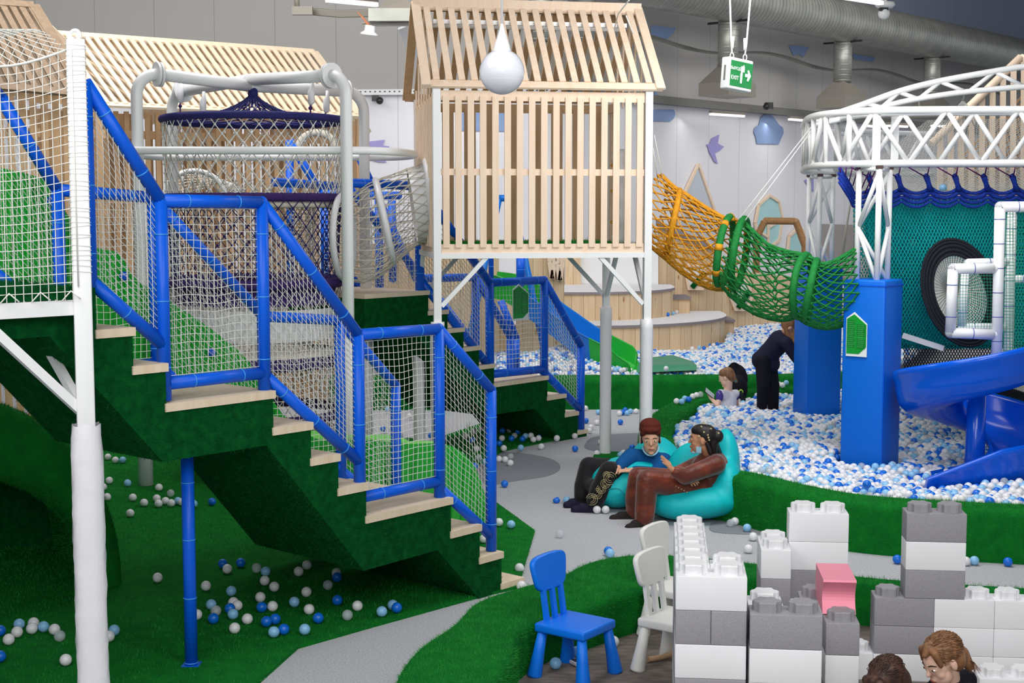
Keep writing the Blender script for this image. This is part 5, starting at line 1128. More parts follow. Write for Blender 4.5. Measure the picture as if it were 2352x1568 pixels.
# ================================================================== FAR SLIDE, STAGE, PINE WALLS
FS = thing('far_slide', 'green and blue straight slide ending in the far ball pit', 'slide', Yp(1450, 850, 19.6))
path = spline([Yp(1120, 668, 21.5), Yp(1180, 680, 21.2), Yp(1230, 715, 20.9), Yp(1290, 760, 20.6), Yp(1345, 800, 20.3), Yp(1400, 830, 20.0), Yp(1440, 850, 19.8), Yp(1458, 854, 19.75)], 5)
segs = [(0, 10, slide_green, 'green slide section at the top'), (10, 23, slide_lblue, 'blue slide section in the middle'), (23, len(path)-1, slide_green, 'green slide section at the foot')]
for i0, i1, m, lb in segs:
    mb = MB(); vs = []; pq = [(-.26, .20), (-.28, .22), (-.24, .22), (-.2, .05), (-.1, 0), (.1, 0), (.2, .05), (.24, .22), (.28, .22), (.26, .18), (.22, -.05), (-.22, -.05)]
    for i in range(i0, i1+1):
        p = path[i]; d = (path[min(i+1, len(path)-1)]-path[max(i-1, 0)]).normalized(); sd = V(0, 0, 1).cross(d).normalized(); upv = d.cross(sd)
        sc = 1 if i < len(path)-8 else 1-.1*(i-len(path)+8)
        vs += [p+sd*u+V(0, 0, 1)*(w_*sc*1.3) for u, w_ in pq]
    k = len(pq); mb.add(vs, [(i*k+j, i*k+(j+1) % k, (i+1)*k+(j+1) % k, (i+1)*k+j) for i in range(i1-i0) for j in range(k)], 0, False); mb.build('slide_section', m, FS, lb)
ST = thing('round_stage', 'round pine-clad stage of three carpeted tiers', 'stage', (1.2, 25.5, 0)); sc_ = V(1.15, 25.6, 0)
for r, z0, z1, lb in ((3.25, .0, .27, 'lowest tier'), (2.66, .27, .74, 'middle tier'), (1.74, .74, 1.23, 'top tier')):
    arc = [(sc_.x+r*cos(a), sc_.y+r*sin(a)) for a in np.linspace(radians(180), radians(360), 48)]+[(sc_.x+r, sc_.y+.6), (sc_.x-r, sc_.y+.6)]
    MB().slab(arc, z0, z1-.03).build('tier', pine_planky, ST, lb)
    arc2 = [(sc_.x+(r+.03)*cos(a), sc_.y+(r+.03)*sin(a)) for a in np.linspace(radians(180), radians(360), 48)]+[(sc_.x+r+.03, sc_.y+.6), (sc_.x-r-.03, sc_.y+.6)]
    MB().slab(arc2, z1-.03, z1+.012).build('tier_edge', felt_edge, ST, 'grey felt edge'); MB().slab(arc2, z1+.012, z1+.018).build('tier_carpet', stage_carpet, ST)
def vpanel(nm, px, Y, m, label, cat='wall panel', th=.12, holes=()):
    q = [Yp(x, y, Y if not isinstance(Y, tuple) else 1/(1/Y[0]+(1/Y[1]-1/Y[0])*(x-px[0][0])/(max(p[0] for p in px)-px[0][0]+1e-6))) for x, y in px]
    mb = MB(); k = len(q); mb.add(q+[p+V(0, th, 0) for p in q], [tuple(range(k)), tuple(range(k, 2*k))[::-1]]+[(i, i+k, (i+1) % k+k, (i+1) % k) for i in range(k)])
    return tag(mb.build(nm, m), label, cat)
vpanel('pine_wall', [(1512, 772), (1512, 516), (1640, 574), (1652, 617), (1860, 640), (1860, 760)], (26.4, 28.0), pine_plank, 'pine plank wall with hexagonal windows behind the orange and green nets')
vpanel('ramp_panel', [(1508, 518), (1508, 504), (1646, 568), (1646, 576)], (26.2, 26.8), felt_edge, 'sloping grey capping on the pine wall behind the orange net')
vpanel('pine_wall', [(1185, 860), (1185, 560), (1296, 560), (1296, 600), (1296, 850)], 22.0, pine_plank, 'pine plank wall left of the round stage under the playhouse')
vpanel('pine_wall', [(850, 800), (850, 560), (1146, 560), (1146, 860)], 22.0, pine_plank, 'pine plank wall behind the far stair railings under the playhouse')
vpanel('pine_wall', [(1298, 680), (1298, 560), (1334, 560), (1334, 680)], 26.1, pine_plank, 'narrow pine board left of the white panel behind the round stage')
vpanel('white_panel', [(1333, 680), (1333, 560), (1512, 560), (1512, 680)], 26.22, white_paint, 'white smooth panel behind the top tier of the round stage')
for px, lb in ((((1575, 620), (1583, 610), (1612, 610), (1623, 635), (1613, 660), (1583, 660)), 'left hexagonal window in the pine wall below the orange net'), (((1674, 668), (1688, 645), (1716, 648), (1726, 680), (1714, 707), (1690, 707)), 'right hexagonal window in the pine wall below the green net')):
    Yw = 1/(1/26.4+(1/28.0-1/26.4)*((px[0][0]+px[3][0])/2-1512)/348)-.14; t = thing('hexagon_window', lb, 'window', Yp(*px[0], Yw)); q = [Yp(x, y, Yw) for x, y in px]; mb = MB()
    c_ = sum(q, Vector())/6; vs = [c_+(p-c_)*1.22 for p in q]+[c_+(p-c_)*.92 for p in q]+[c_+(p-c_)*1.22+V(0, .1, 0) for p in q]+[c_+(p-c_)*.92+V(0, .1, 0) for p in q]
    mb.add(vs, [f_ for i in range(6) for n_ in [(i+1) % 6] for f_ in ((i, n_, 6+n_, 6+i), (i, 12+i, 12+n_, n_), (6+i, 6+n_, 18+n_, 18+i))]); mb.build('window_frame', pine, t); MB().add([p+V(0, .04, 0) for p in q], [tuple(range(6))]).build('window_pane', wall_blue if 0 else white_paint, t)
    MB().bar(q[5].lerp(q[4], .2)+V(0, -.02, 0)+(q[2]-q[1])*.0, q[2].lerp(q[3], .6)+V(0, -.02, 0), .09, .05, up=(0, 1, 0)).build('inner_edge', turf_dark, t)
for px, lb in ((((1266, 560), (1274, 600), (1268, 640), (1262, 600)), 'narrow wooden hexagon cut-out under the playhouse, left'), (((1284, 560), (1292, 600), (1286, 644), (1280, 606)), 'narrow wooden hexagon cut-out under the playhouse, right')):
    q = [Yp(x, y, 21.95) for x, y in px]; mb = MB(); [mb.bar(q[i], q[(i+1) % 4], .07, .05, up=(0, 1, 0)) for i in range(4)]; tag(mb.build('hexagon_cutout', pine), lb, 'wall decoration')
for px, Y, lb in (((1549, 690, 1585, 690), 25.6, 'small felt-edged step right of the top tier'), ((1665, 742, 1686, 742), 25.6, 'small felt-edged step right of the middle tier')):
    a, b = Yp(px[0]-10, px[1]-3, Y), Yp(px[2], px[3]-3, Y); MB_ = MB(); MB_.box(((a.x+b.x)/2, Y+.4, a.z/2), (b.x-a.x, .8, a.z)); MB_.box(((a.x+b.x)/2, Y+.38, a.z+.02), (b.x-a.x+.03, .86, .04), mi=1); tag(MB_.build('side_step', [pine_planky, felt_edge]), lb, 'step')
t = tag(MB().add([Yp(1462, 856, 19.4), Yp(1600, 850, 19.5), Yp(1600, 838, 19.6), Yp(1590, 829, 20.6), Yp(1545, 815, 20.8), Yp(1475, 822, 20.6), Yp(1466, 838, 19.6), Yp(1475, 845, 21), Yp(1600, 845, 21)], [(0, 1, 2, 6), (6, 2, 3, 4, 5), (1, 8, 3, 2), (0, 6, 5, 7)]).build('green_mat', mat('green_vinyl', srgb(62, 138, 104), .5)), 'flat green vinyl wedge mat lying in the far ball pit', 'mat')
a = Yp(1668, 655, 25.9); notice(Yp(1636, 658, 26.3), Matrix.Translation(Yp(1634, 660, 26.3)), .30, .34, 'green notice low behind the green hoop on the pine wall')
# ================================================================== BALLS
BR_ = .035
def ballmesh(nm, m):
    mb = MB(); mb.sphere((0, 0, 0), BR_, 20, 12); me = mb.build(nm, m); d = me.data; bpy.data.objects.remove(me); return d
BM = {'w': ballmesh('ball', ball_white), 'b': ballmesh('ball', ball_blue), 'l': ballmesh('ball', ball_lblue), 'c': ballmesh('ball', ball_clear)}
CN_ = {'w': 'white', 'b': 'blue', 'l': 'light blue', 'c': 'clear'}
def ball(p, c, label, group):
    o = bpy.data.objects.new('ball', BM[c]); COL.objects.link(o); o.location = p; return tag(o, label, 'ball', group)
ZN = {}
def zone(name, items, z0=0.0, fmt='%s plastic ball %s', Yfix=None):
    lst = []
    for it in items:
        x, y, c = it; p = Zp(x, y, z0+BR_)
        for q in lst:
            d = (p-q); dd = V(d.x, d.y, 0)
            if dd.length < 2*BR_: 
                dd = dd.normalized() if dd.length > 1e-4 else V(0, 1, 0); p = q+dd*2*BR_*1.01
        lst.append(p); ball(p, c, fmt % (CN_[c], name), 'balls '+name)
zone('on turf under the stair landing, left of the blue pole', [(251, 1103, 'w'), (365, 1119, 'w'), (305, 1142, 'w'), (331, 1154, 'w'), (360, 1144, 'w'), (364, 1156, 'w'), (380, 1150, 'w'), (393, 1155, 'w'), (299, 1178, 'w'), (237, 1118, 'w'), (246, 1141, 'w'), (265, 1056, 'w'), (293, 1109, 'l'), (231, 1124, 'l'), (231, 1134, 'l'), (282, 1056, 'l'), (392, 1132, 'c'), (236, 1163, 'c'), (409, 1150, 'l'), (418, 1153, 'w'), (445, 1157, 'l'), (248, 1049, 'w'), (487, 1152, 'b')], .02)
zone('on the foreground turf, right of the blue pole', [(473, 1345, 'w'), (522, 1306, 'w'), (512, 1294, 'b'), (553, 1292, 'b'), (589, 1304, 'c'), (610, 1312, 'l'), (608, 1333, 'w'), (686, 1312, 'w'), (705, 1297, 'w'), (773, 1315, 'w'), (774, 1325, 'b'), (753, 1343, 'c'), (531, 1357, 'l'), (630, 1347, 'w'), (704, 1359, 'w'), (598, 1371, 'w'), (536, 1383, 'w'), (545, 1390, 'w'), (485, 1388, 'l'), (496, 1402, 'c'), (528, 1397, 'b'), (535, 1410, 'l'), (490, 1420, 'b'), (568, 1421, 'w'), (539, 1442, 'w'), (601, 1394, 'b'), (625, 1392, 'w'), (676, 1382, 'l'), (710, 1399, 'w'), (775, 1378, 'b'), (821, 1391, 'w'), (798, 1412, 'c'), (877, 1404, 'l'), (902, 1389, 'l'), (911, 1395, 'b'), (731, 1419, 'b'), (612, 1427, 'b'), (630, 1422, 'b'), (629, 1451, 'l'), (652, 1445, 'b'), (700, 1445, 'l'), (452, 1411, 'w'), (362, 1326, 'w')], .02)
zone('on the lower left turf beside the white post', [(0, 1448, 'b'), (44, 1433, 'l'), (39, 1451, 'w'), (20, 1468, 'w'), (77, 1430, 'w'), (73, 1443, 'w'), (99, 1439, 'l'), (125, 1445, 'w'), (137, 1460, 'c'), (151, 1515, 'w'), (0, 1507, 'b'), (262, 1447, 'l'), (250, 1461, 'w')], .02)
zone('on the grey carpet between the stairs and the beanbags', [(1193, 1304, 'w'), (1198, 1345, 'w'), (1286, 1225, 'c'), (1397, 1265, 'b'), (1401, 1270, 'l'), (1159, 1111, 'b'), (1321, 1030, 'b'), (1243, 1025, 'w'), (1320, 1001, 'w'), (1172, 1063, 'w'), (1160, 1055, 'w'), (1173, 1048, 'c'), (1147, 1054, 'w'), (1302, 1148, 'l'), (1317, 1147, 'w'), (1371, 1170, 'w'), (1391, 1170, 'w'), (1358, 1158, 'w'), (1371, 1041, 'w'), (1385, 1038, 'w'), (1452, 1027, 'b'), (1425, 1045, 'l'), (1432, 1040, 'w'), (1380, 1015, 'w')])
zone('on the turf corner at the foot of the big stairs', [(1174, 1204, 'l'), (1146, 1199, 'w'), (1111, 1237, 'w')], .02)
zone('between the near pit curb and the building blocks', [(1688, 1197, 'w'), (1678, 1201, 'c'), (1716, 1212, 'l'), (1730, 1232, 'w'), (1719, 1260, 'w'), (1967, 1240, 'w'), (1993, 1242, 'b'), (2061, 1284, 'b'), (2241, 1272, 'l'), (2238, 1287, 'l'), (2267, 1274, 'w'), (2222, 1288, 'w'), (2315, 1290, 'b')])
zone('beside the blue chair legs on the brown-grey carpet', [(1409, 1473, 'w'), (1325, 1497, 'l'), (1276, 1523, 'l')], .01)
rr = random.Random(3); far = [(1358, 926, 'w'), (1366, 922, 'w'), (1376, 929, 'l'), (1386, 930, 'w'), (1378, 923, 'b'), (1374, 946, 'l'), (1383, 948, 'w'), (1385, 955, 'b'), (1385, 962, 'w'), (1371, 970, 'w'), (1386, 972, 'w'), (1389, 979, 'w'), (1425, 969, 'b'), (1423, 949, 'w'), (1430, 947, 'b'), (1440, 948, 'l'), (1448, 944, 'l'), (1461, 944, 'w'), (1436, 941, 'b'), (1429, 926, 'w'), (1440, 923, 'w'), (1449, 928, 'w'), (1457, 922, 'w'), (1463, 931, 'l'), (1345, 937, 'w'), (1346, 966, 'b'), (1357, 981, 'w'), (1354, 989, 'w'), (1344, 924, 'w'), (1505, 931, 'w'), (1513, 926, 'w'), (1522, 921, 'w'), (1531, 925, 'c'), (1540, 927, 'l'), (1518, 929, 'l'), (1506, 922, 'w'), (1497, 930, 'w'), (1502, 956, 'w'), (1508, 949, 'c'), (1514, 946, 'l')]
zone('on the grey carpet near the far turf curb', far)
zone('under the far stairs', [(1154, 989, 'b'), (1170, 987, 'c'), (1153, 1006, 'w'), (1175, 1007, 'b'), (1182, 1000, 'c'), (1213, 990, 'w'), (1207, 1001, 'l'), (1219, 1000, 'w'), (1225, 1009, 'w'), (1237, 1006, 'w'), (1234, 992, 'w'), (1242, 996, 'b'), (1252, 994, 'l'), (1264, 996, 'w'), (1274, 999, 'w'), (1279, 1006, 'w'), (1200, 1008, 'b'), (1196, 1028, 'l'), (1157, 1029, 'w'), (1147, 1018, 'b'), (1282, 995, 'c'), (1190, 990, 'b')], .02)
ps = [(x, y, rr.choice('wwwlbc')) for x, y in [(935, 905), (945, 918), (1000, 940), (960, 990), (975, 985), (990, 1000), (1005, 992), (920, 1000), (880, 985), (865, 1000), (850, 1005), (940, 955), (955, 965), (1070, 1000), (1085, 1010), (1095, 1030), (1060, 1045), (1100, 1050), (1115, 1060), (1090, 1070), (870, 930), (890, 940), (905, 960), (1075, 975), (1105, 985), (1088, 990), (930, 1010), (1020, 1005)]]
zone('seen through the stair netting on the floor behind', ps, .02)
zone('on the middle tier of the round stage', [(1534, 722, 'b'), (1546, 719, 'l'), (1554, 716, 'w'), (1559, 709, 'w'), (1573, 708, 'w')], .758)
zone('on the lowest tier of the round stage', [(1603, 790, 'l'), (1617, 790, 'b'), (1617, 799, 'b'), (1628, 792, 'b'), (1632, 798, 'w'), (1639, 792, 'w'), (1646, 798, 'w'), (1647, 790, 'b'), (1656, 792, 'b'), (1606, 798, 'l'), (1590, 800, 'w'), (1560, 799, 'w'), (1425, 804, 'w'), (1462, 803, 'l'), (1505, 805, 'w'), (1528, 802, 'b'), (1544, 800, 'b'), (1710, 795, 'w'), (1700, 790, 'w')], .29)
ball(Zp(1530, 846, .43+BR_), 'w', 'single white ball resting on top of the far turf curb', None)
ball(Zp(1767, 1078, .41+BR_), 'c', 'clear ball resting on the near pit curb above the beanbag', None)
ball(Zp(1991, 1112, .40+BR_), 'b', 'blue ball resting on the near pit curb in front of the front pillar', None)
ball(Zp(1609, 905, .41+BR_), 'c', 'clear ball resting on the pit curb left of the child', None)
for x, y, c in ((1554, 921, 'w'), (1566, 922, 'l'), (1573, 915, 'l'), (1582, 917, 'b'), (1591, 910, 'w'), (1600, 907, 'w')): ball(Zp(x, y, .41+BR_), c, '%s ball on top of the pit curb left of the child' % CN_[c], 'balls on the curb left of the child')
for x, y, c in ((1789, 882, 'w'), (1797, 884, 'w'), (1806, 879, 'l')): ball(Zp(x, y, .41+BR_), c, '%s ball on the pit curb just right of the bending person' % CN_[c], 'balls on the curb right of the bending person')
def inpoly(x, y, P):
    c = False; j = len(P)-1
    for i in range(len(P)):
        if (P[i][1] > y) != (P[j][1] > y) and x < (P[j][0]-P[i][0])*(y-P[i][1])/(P[j][1]-P[i][1])+P[i][0]: c = not c
        j = i
    return c
def fill(poly, hfun, sp, layers, rnd, avoid=(), col=None):
    xs = [p[0] for p in poly]; ys = [p[1] for p in poly]; out = []
    for L in range(layers):
        y = min(ys); row = 0
        while y < max(ys):
            x = min(xs)+(row % 2)*sp/2+L*sp*.5
            while x < max(xs):
                px, py = x+rnd.uniform(-.12, .12)*sp, y+rnd.uniform(-.12, .12)*sp
                if inpoly(px, py, poly) and abs(px) < py*.385+.2 and not any((px-a)**2+(py-b)**2 < (r+BR_)**2 for a, b, r in avoid):
                    z = hfun(px, py)-L*.048+rnd.uniform(-.016, .016)
                    out.append((px, py, z))
                x += sp
            y += sp*.87; row += 1
    return out
def colour(r): q = r.random(); return 'w' if q < .60 else 'l' if q < .78 else 'b' if q < .93 else 'c'
inn = [p+(V(4.6, 14.4, 0)-V(p.x, p.y, 0)).normalized()*.19 for p in spline([V(q.x, q.y, 0) for q in pit], 4)]
poly1 = [(p.x, p.y) for p in inn]+[(7.5, 11.1), (7.5, 17.9)]
rnd = random.Random(11); hf = lambda x, y: .335+.05*sin(x*1.7+1)*sin(y*1.3)+.03*sin(x*4+y*3)
av = [(3.27, 12.86, .285), (3.42, 15.85, .27), (4.05, 12.3, .12), (2.95, 16.4, .08), (3.08, 16.4, .08), (2.5, 16.6, .14)]
B1 = fill(poly1, hf, .0715, 2, rnd, av)
sl_pts = [hel(s, (r_, 0)) for s in np.linspace(.7, 1, 20) for r_ in (.15, .3, .45, .6, .72)]
B1 = [b for b in B1 if not any((b[0]-q.x)**2+(b[1]-q.y)**2 < .05**2 and b[2] > q.z-.09 for q in sl_pts)]
B1.sort(key=lambda b: -(b[2] > hf(b[0], b[1])-.03)*100+b[1])
near = B1[:46]; rest = B1[46:]
for b in near:
    c = colour(rnd); ball(b, c, '%s plastic ball in the near ball pit front rows' % CN_[c], 'balls in the near ball pit')
def mass(bs, label, seed, n=12, m=8):
    r = random.Random(seed); u = []; 
    for i in range(m+1):
        t = pi*i/m
        for j in range(n): u.append((sin(t)*cos(2*pi*j/n), sin(t)*sin(2*pi*j/n), cos(t)))
    u = np.array(u)*BR_; fs = np.array([(i*n+j, (i+1)*n+j, (i+1)*n+(j+1) % n, i*n+(j+1) % n) for i in range(m) for j in range(n)])
    B = np.array(bs); vs = (B[:, None, :]+u[None]).reshape(-1, 3); F = (fs[None]+(np.arange(len(B))*len(u))[:, None, None]).reshape(-1, 4)
    me = bpy.data.meshes.new('ball_pit_balls'); me.vertices.add(len(vs)); me.vertices.foreach_set('co', vs.ravel()); me.loops.add(F.size); me.loops.foreach_set('vertex_index', F.ravel().astype(np.int32))
    me.polygons.add(len(F)); me.polygons.foreach_set('loop_start', (np.arange(len(F))*4).astype(np.int32))
    mi = np.repeat(np.array(['wblc'.index(colour(r)) for _ in bs], dtype=np.int32), len(fs)); 
    for q in (ball_white, ball_blue, ball_lblue, ball_clear): me.materials.append(q)
    me.update(calc_edges=True); me.polygons.foreach_set('material_index', mi); me.polygons.foreach_set('use_smooth', np.ones(len(F), dtype=bool)); me.validate()
    o = bpy.data.objects.new('ball_pit_balls', me); COL.objects.link(o); tag(o, label, 'ball pit balls', None, 'stuff')
mass(rest, 'white and blue balls filling the near ball pit around the blue pillars', 5)
poly2 = [(-1.6, 18.95), (.95, 19.05), (3.9, 19.2), (5.3, 20.0), (8.6, 27.6), (4.2, 27.6), (3.95, 26.4), (3.88, 25.6), (3.75, 24.6), (3.55, 23.6), (3.0, 22.5), (1.2, 22.3), (-.8, 22.3)]
hf2 = lambda x, y: .36+.04*sin(x*2.1)*sin(y*1.1)-(.0 if y < 22 else 0)
B2 = fill(poly2, hf2, .078, 2, rnd, [(3.98, 12, .1)])
mass(B2, 'white and blue balls filling the far ball pit in front of the round stage', 6, 10, 6)
hill = [(p[0], p[1], .42+.22*math.exp(-((p[0]-.9)**2+(p[1]-20.6)**2)/.5)) for p in fill([(-.2, 19.4), (1.6, 19.4), (1.6, 21.8), (-.2, 21.8)], hf2, .085, 1, rnd)]
mass(hill, 'heap of white and blue balls behind the far stairs beside the slide', 8, 10, 6)
# ================================================================== BUILDING BLOCKS
BU, BH = .1625, .16; bu = V(cos(radians(-6)), sin(radians(-6)), 0); bv = V(-bu.y, bu.x, 0)
BMAT = {'W': brick_white, 'G': brick_grey, 'P': brick_pink}
def stud(mb, c):
    k = 32; pts = []
    for i in range(k): a = 2*pi*i/k; r = .060+.0075*cos(6*a); pts.append((r*cos(a), r*sin(a)))
    f = lambda u, v, d: c+bu*u+bv*v+V(0, 0, d); 
    vs = [f(u, v, 0) for u, v in pts]+[f(u, v, .042) for u, v in pts]+[f(u*.94, v*.94, .047) for u, v in pts]
    mb.add(vs, [(i, (i+1) % k, k+(i+1) % k, k+i) for i in range(k)]+[(k+i, k+(i+1) % k, 2*k+(i+1) % k, 2*k+i) for i in range(k)], 0, False); mb.add(vs[2*k:], [tuple(range(k))])
BLK = [0]
def brick(o, i, j, k, n, m, c, studs=True, where=''):
    g = .0015; p = o+bu*(i*BU)+bv*(j*BU); z = k*BH; col = {'W': 'white', 'G': 'grey', 'P': 'pink'}[c]
    ctr = p+bu*(n*BU/2)+bv*(m*BU/2); M = Matrix((bu, bv, V(0, 0, 1))).transposed().to_4x4(); M.translation = (ctr.x, ctr.y, z+BH/2)
    t = thing('building_block', '%s foam block %s' % (col, where), 'building block', (ctr.x, ctr.y, z), 'foam building blocks')
    MB().box(None, (n*BU-g, m*BU-g, BH-.001), M=M, bev=.004).build('block_body', BMAT[c], t)
    if studs:
        for a in range(n):
            for b in range(m):
                if (i+a, j+b) in studs if isinstance(studs, (set, list, tuple)) else True:
                    mb = MB(); q = p+bu*((a+.5)*BU)+bv*((b+.5)*BU); stud(mb, V(q.x, q.y, z+BH-.001)); mb.build('stud', BMAT[c], t)
    return t
def og(x, y, K): p = Zp(x, y, K*BH); return V(p.x, p.y, 0)
o1 = og(1552, 1322, 6); ordn = ['lowest', 'second from bottom', 'third from bottom', 'fourth from bottom', 'fifth from bottom', 'topmost']
for k, c in enumerate('GWGWG'):
    if c == 'G' and k == 4: brick(o1, 0, 0, k, 1, 1, c, False, 'under the nearest tower top, left of two'); brick(o1, 1, 0, k, 1, 1, c, False, 'under the nearest tower top, right of two')
    else: brick(o1, 0, 0, k, 2, 1, c, False, 'in the nearest tower front, '+ordn[k])
    brick(o1, 0, 1, k, 1, 2, 'GWGWG'[k], False, 'near end of the long side wall, '+ordn[k]); brick(o1, 0, 3, k, 1, 2, 'GWGGG'[k], False, 'middle of the long side wall, '+ordn[k]); brick(o1, 0, 5, k, 1, 2, 'GWGWG'[k], False, 'far end of the long side wall, '+ordn[k])
    if k >= 2: brick(o1, 1, 1, k, 1, 1, 'GWGWG'[k], False, 'behind the nearest tower front right, '+ordn[k])
brick(o1, 0, 0, 5, 2, 1, 'W', True, 'with two studs, top front of the nearest tower'); brick(o1, 1, 1, 5, 1, 1, 'W', True, 'with one stud behind the nearest tower top')
brick(o1, 0, 1, 5, 1, 2, 'W', True, 'in the side wall top row, nearest pair of studs'); brick(o1, 0, 3, 5, 1, 2, 'W', True, 'in the side wall top row, middle pair of studs'); brick(o1, 0, 5, 5, 1, 2, 'W', True, 'in the side wall top row, farthest pair of studs')
o2 = og(1723, 1410, 5)
for k, c in enumerate('WGWW'): brick(o2, 0, 0, k, 2, 1, c, False, 'under the grey two-stud block, '+ordn[k])
brick(o2, 0, 0, 4, 2, 1, 'G', True, 'with two studs just right of the nearest white tower')
for k, c in enumerate('WGWG'): brick(o2, 0, 1, k, 1, 1, c, False, 'behind the grey two-stud block, '+ordn[k])
brick(o2, 0, 1, 4, 1, 1, 'W', True, 'with a single stud behind the grey two-stud block')
o3 = og(1897, 1430, 4)
for k, c in enumerate('WGW'): brick(o3, 0, 0, k, 1, 1, c, False, 'under the small grey block before the pink one, '+ordn[k])
brick(o3, 0, 0, 3, 1, 1, 'G', True, 'small with one stud in front of the pink block')
for k, c in enumerate('WWWW'): brick(o3, 0, 1, k, 1, 2, c, False, 'under the pink block, '+ordn[k])
# pink block with a concave front
pp = o3+bv*(BU*.85); t = thing('building_block', 'pink foam building block with a concave curved front', 'building block', (pp.x+.08, pp.y+.1, .64))
prof = [(0, 0)]+[(.045*sin(pi*q), BH*q*1.0) for q in np.linspace(.08, .92, 10)]+[(0, BH), (.005, BH+.01), (.34, BH+.01), (.34, 0)]
MB().prism(prof, lambda u, v, d: pp+bv*u+bu*d+V(0, 0, .645+v), 0, BU-.002).build('block_body', brick_pink, t)
o4 = og(1838, 1375, 4)
for k, c in enumerate('WGW'): brick(o4, 0, 0, k, 1, 1, c, False, 'behind the gap left of the pink block, '+ordn[k])
brick(o4, 0, 0, 3, 1, 1, 'G', True, 'with one stud behind the gap left of the pink block')
o5 = og(1748, 1262, 5)
for k, c in enumerate('WGWG'): brick(o5, 0, 0, k, 1, 2, c, False, 'under the narrow white far tower, '+ordn[k])
brick(o5, 0, 0, 4, 1, 2, 'W', True, 'narrow, on top left of the far row')
o6 = og(1813, 1178, 6)
for k, c in enumerate('WGWGW'): brick(o6, 0, 0, k, 2, 1, c, False, 'in the far white tower with two studs, '+ordn[k])
brick(o6, 0, 0, 5, 2, 1, 'W', True, 'with two studs on top of the far white tower')
o7 = og(2083, 1178, 6)
for k, c in ((3, 'G'), (4, 'W')): brick(o7, 0, 0, k, 2, 1, c, False, 'in the right-hand tower, '+ordn[k])
brick(o7, 0, 0, 5, 2, 1, 'G', True, 'with two studs on top of the right-hand tower')
nb = ['at its left end', 'in its middle', 'at its right end']
for k in (0, 1, 2):
    for i, n in enumerate((-1, 1, 3)):
        c = 'W' if (k == 0 or i > 0) else 'G'; st = (lambda s: s)({(-1, 0)} if (k == 2 and i == 0) else {(2, 0)} if (k == 2 and i == 1) else {(3, 0), (4, 0)} if k == 2 else set())
        brick(o7, n, 0, k, 2, 1, c, st if st else False, 'in the low right wall, %s, %s' % (nb[i], ordn[k]))
o8 = og(2250, 1558, 1); brick(o8, 0, 0, 0, 2, 1, 'W', True, 'low on the carpet at the lower right corner')
brick(o7, -2, 0, 0, 1, 1, 'W', True, 'low at the left foot of the low wall')
# ================================================================== CHAIRS
def chair(c, yaw, m, label):
    t = thing('childs_chair', label, 'chair', (c.x, c.y, .01), None); M = Matrix.Translation((c.x, c.y, .01)) @ Matrix.Rotation(yaw, 4, 'Z')
    MB().box(None, (.335, .335, .052), M=M @ Matrix.Translation((0, 0, .282)), bev=.013).build('seat', m, t)
    for sx, sy in ((-1, -1), (-1, 1), (1, -1), (1, 1)):
        a = M @ V(sx*.13, sy*.13, .27); b = M @ V(sx*.165, sy*.165, 0); MB().tube([b, b.lerp(a, .04), a.lerp(b, .5), a], [.041, .043, .033, .026], 22).build('leg', m, t)
    for y in (-.085, 0, .085):
        MB().bar(M @ V(-.135, y, .30), M @ V(-.165, y, .50), .032, .022, up=M.to_3x3() @ V(1, 0, 0)).build('back_spindle', m, t)
    BM_ = M @ Matrix.Translation((-.18, 0, .565)) @ Matrix.Rotation(radians(-8), 4, 'Y')
    mb = MB(); k = 28; pts = []
    for i in range(k):
        a = 2*pi*i/k; sg = lambda v: (1 if v >= 0 else -1)*abs(v)**.42; yy = sg(cos(a)); zz = sg(sin(a)); pts.append((yy*(.155+.022*zz), zz*.098+.012*(1-yy*yy)*(zz > 0)))
    f = lambda u, v, d: BM_ @ V(d, u, v); k2 = len(pts)
    vs = [f(u*.94, v*.93, -.017) for u, v in pts]+[f(u, v, -.011) for u, v in pts]+[f(u, v, .011) for u, v in pts]+[f(u*.94, v*.93, .017) for u, v in pts]
    mb.add(vs, [(j*k2+i, j*k2+(i+1) % k2, (j+1)*k2+(i+1) % k2, (j+1)*k2+i) for j in range(3) for i in range(k2)], 0, True); mb.add(vs[:k2], [tuple(range(k2))[::-1]]); mb.add(vs[3*k2:], [tuple(range(k2))])
    mb.build('backrest', m, t); return t
l1, l2, l3, l4 = Zp(1252, 1553, 0), Zp(1300, 1530, 0), Zp(1388, 1545, 0), Zp(1343, 1580, 0); cc = (l1+l2+l3+l4)/4
yaw = atan2(((l4-l1)+(l3-l2)).y, ((l4-l1)+(l3-l2)).x)
chair(cc, yaw, chair_blue, 'blue plastic child chair on the brown-grey carpet in front of the turf bench')
sh = Zp(1487, 1540, 0)-l1; chair(cc+sh, yaw, chair_white, 'nearer of two white child chairs, half hidden by the nearest block tower')
sh2 = Zp(1490, 1237, .62)-Zp(1478, 1300, .62); chair(cc+sh+V(sh2.x, sh2.y, 0), yaw, chair_white, 'farther of two white child chairs behind the nearest block tower')
p = Zp(1322, 1525, .01); t = tag(MB().box((p.x, p.y, .022), (.05, .09, .02), .5, bev=.004).box((p.x, p.y, .034), (.03, .05, .003), .5, mi=1).build('small_toy', [white_paint, black_plastic]), 'small black and white toy under the blue chair', 'toy')
p = Zp(1515, 1510, .03); tag(MB().tube([p+V(-.07, -.03, 0), p, p+V(.1, .03, .02)], .016, 10).build('wooden_toy', lattice_warm), 'light wooden stick toy beside the white chair leg', 'toy')
p = Zp(1278, 1149, .025); tag(MB().sphere(p, (.034, .03, .026), 10, 7).box(p+V(.01, 0, .02), (.02, .02, .02)).build('crushed_ball', ball_blue), 'crushed dark blue ball on the carpet left of the socks', 'ball')
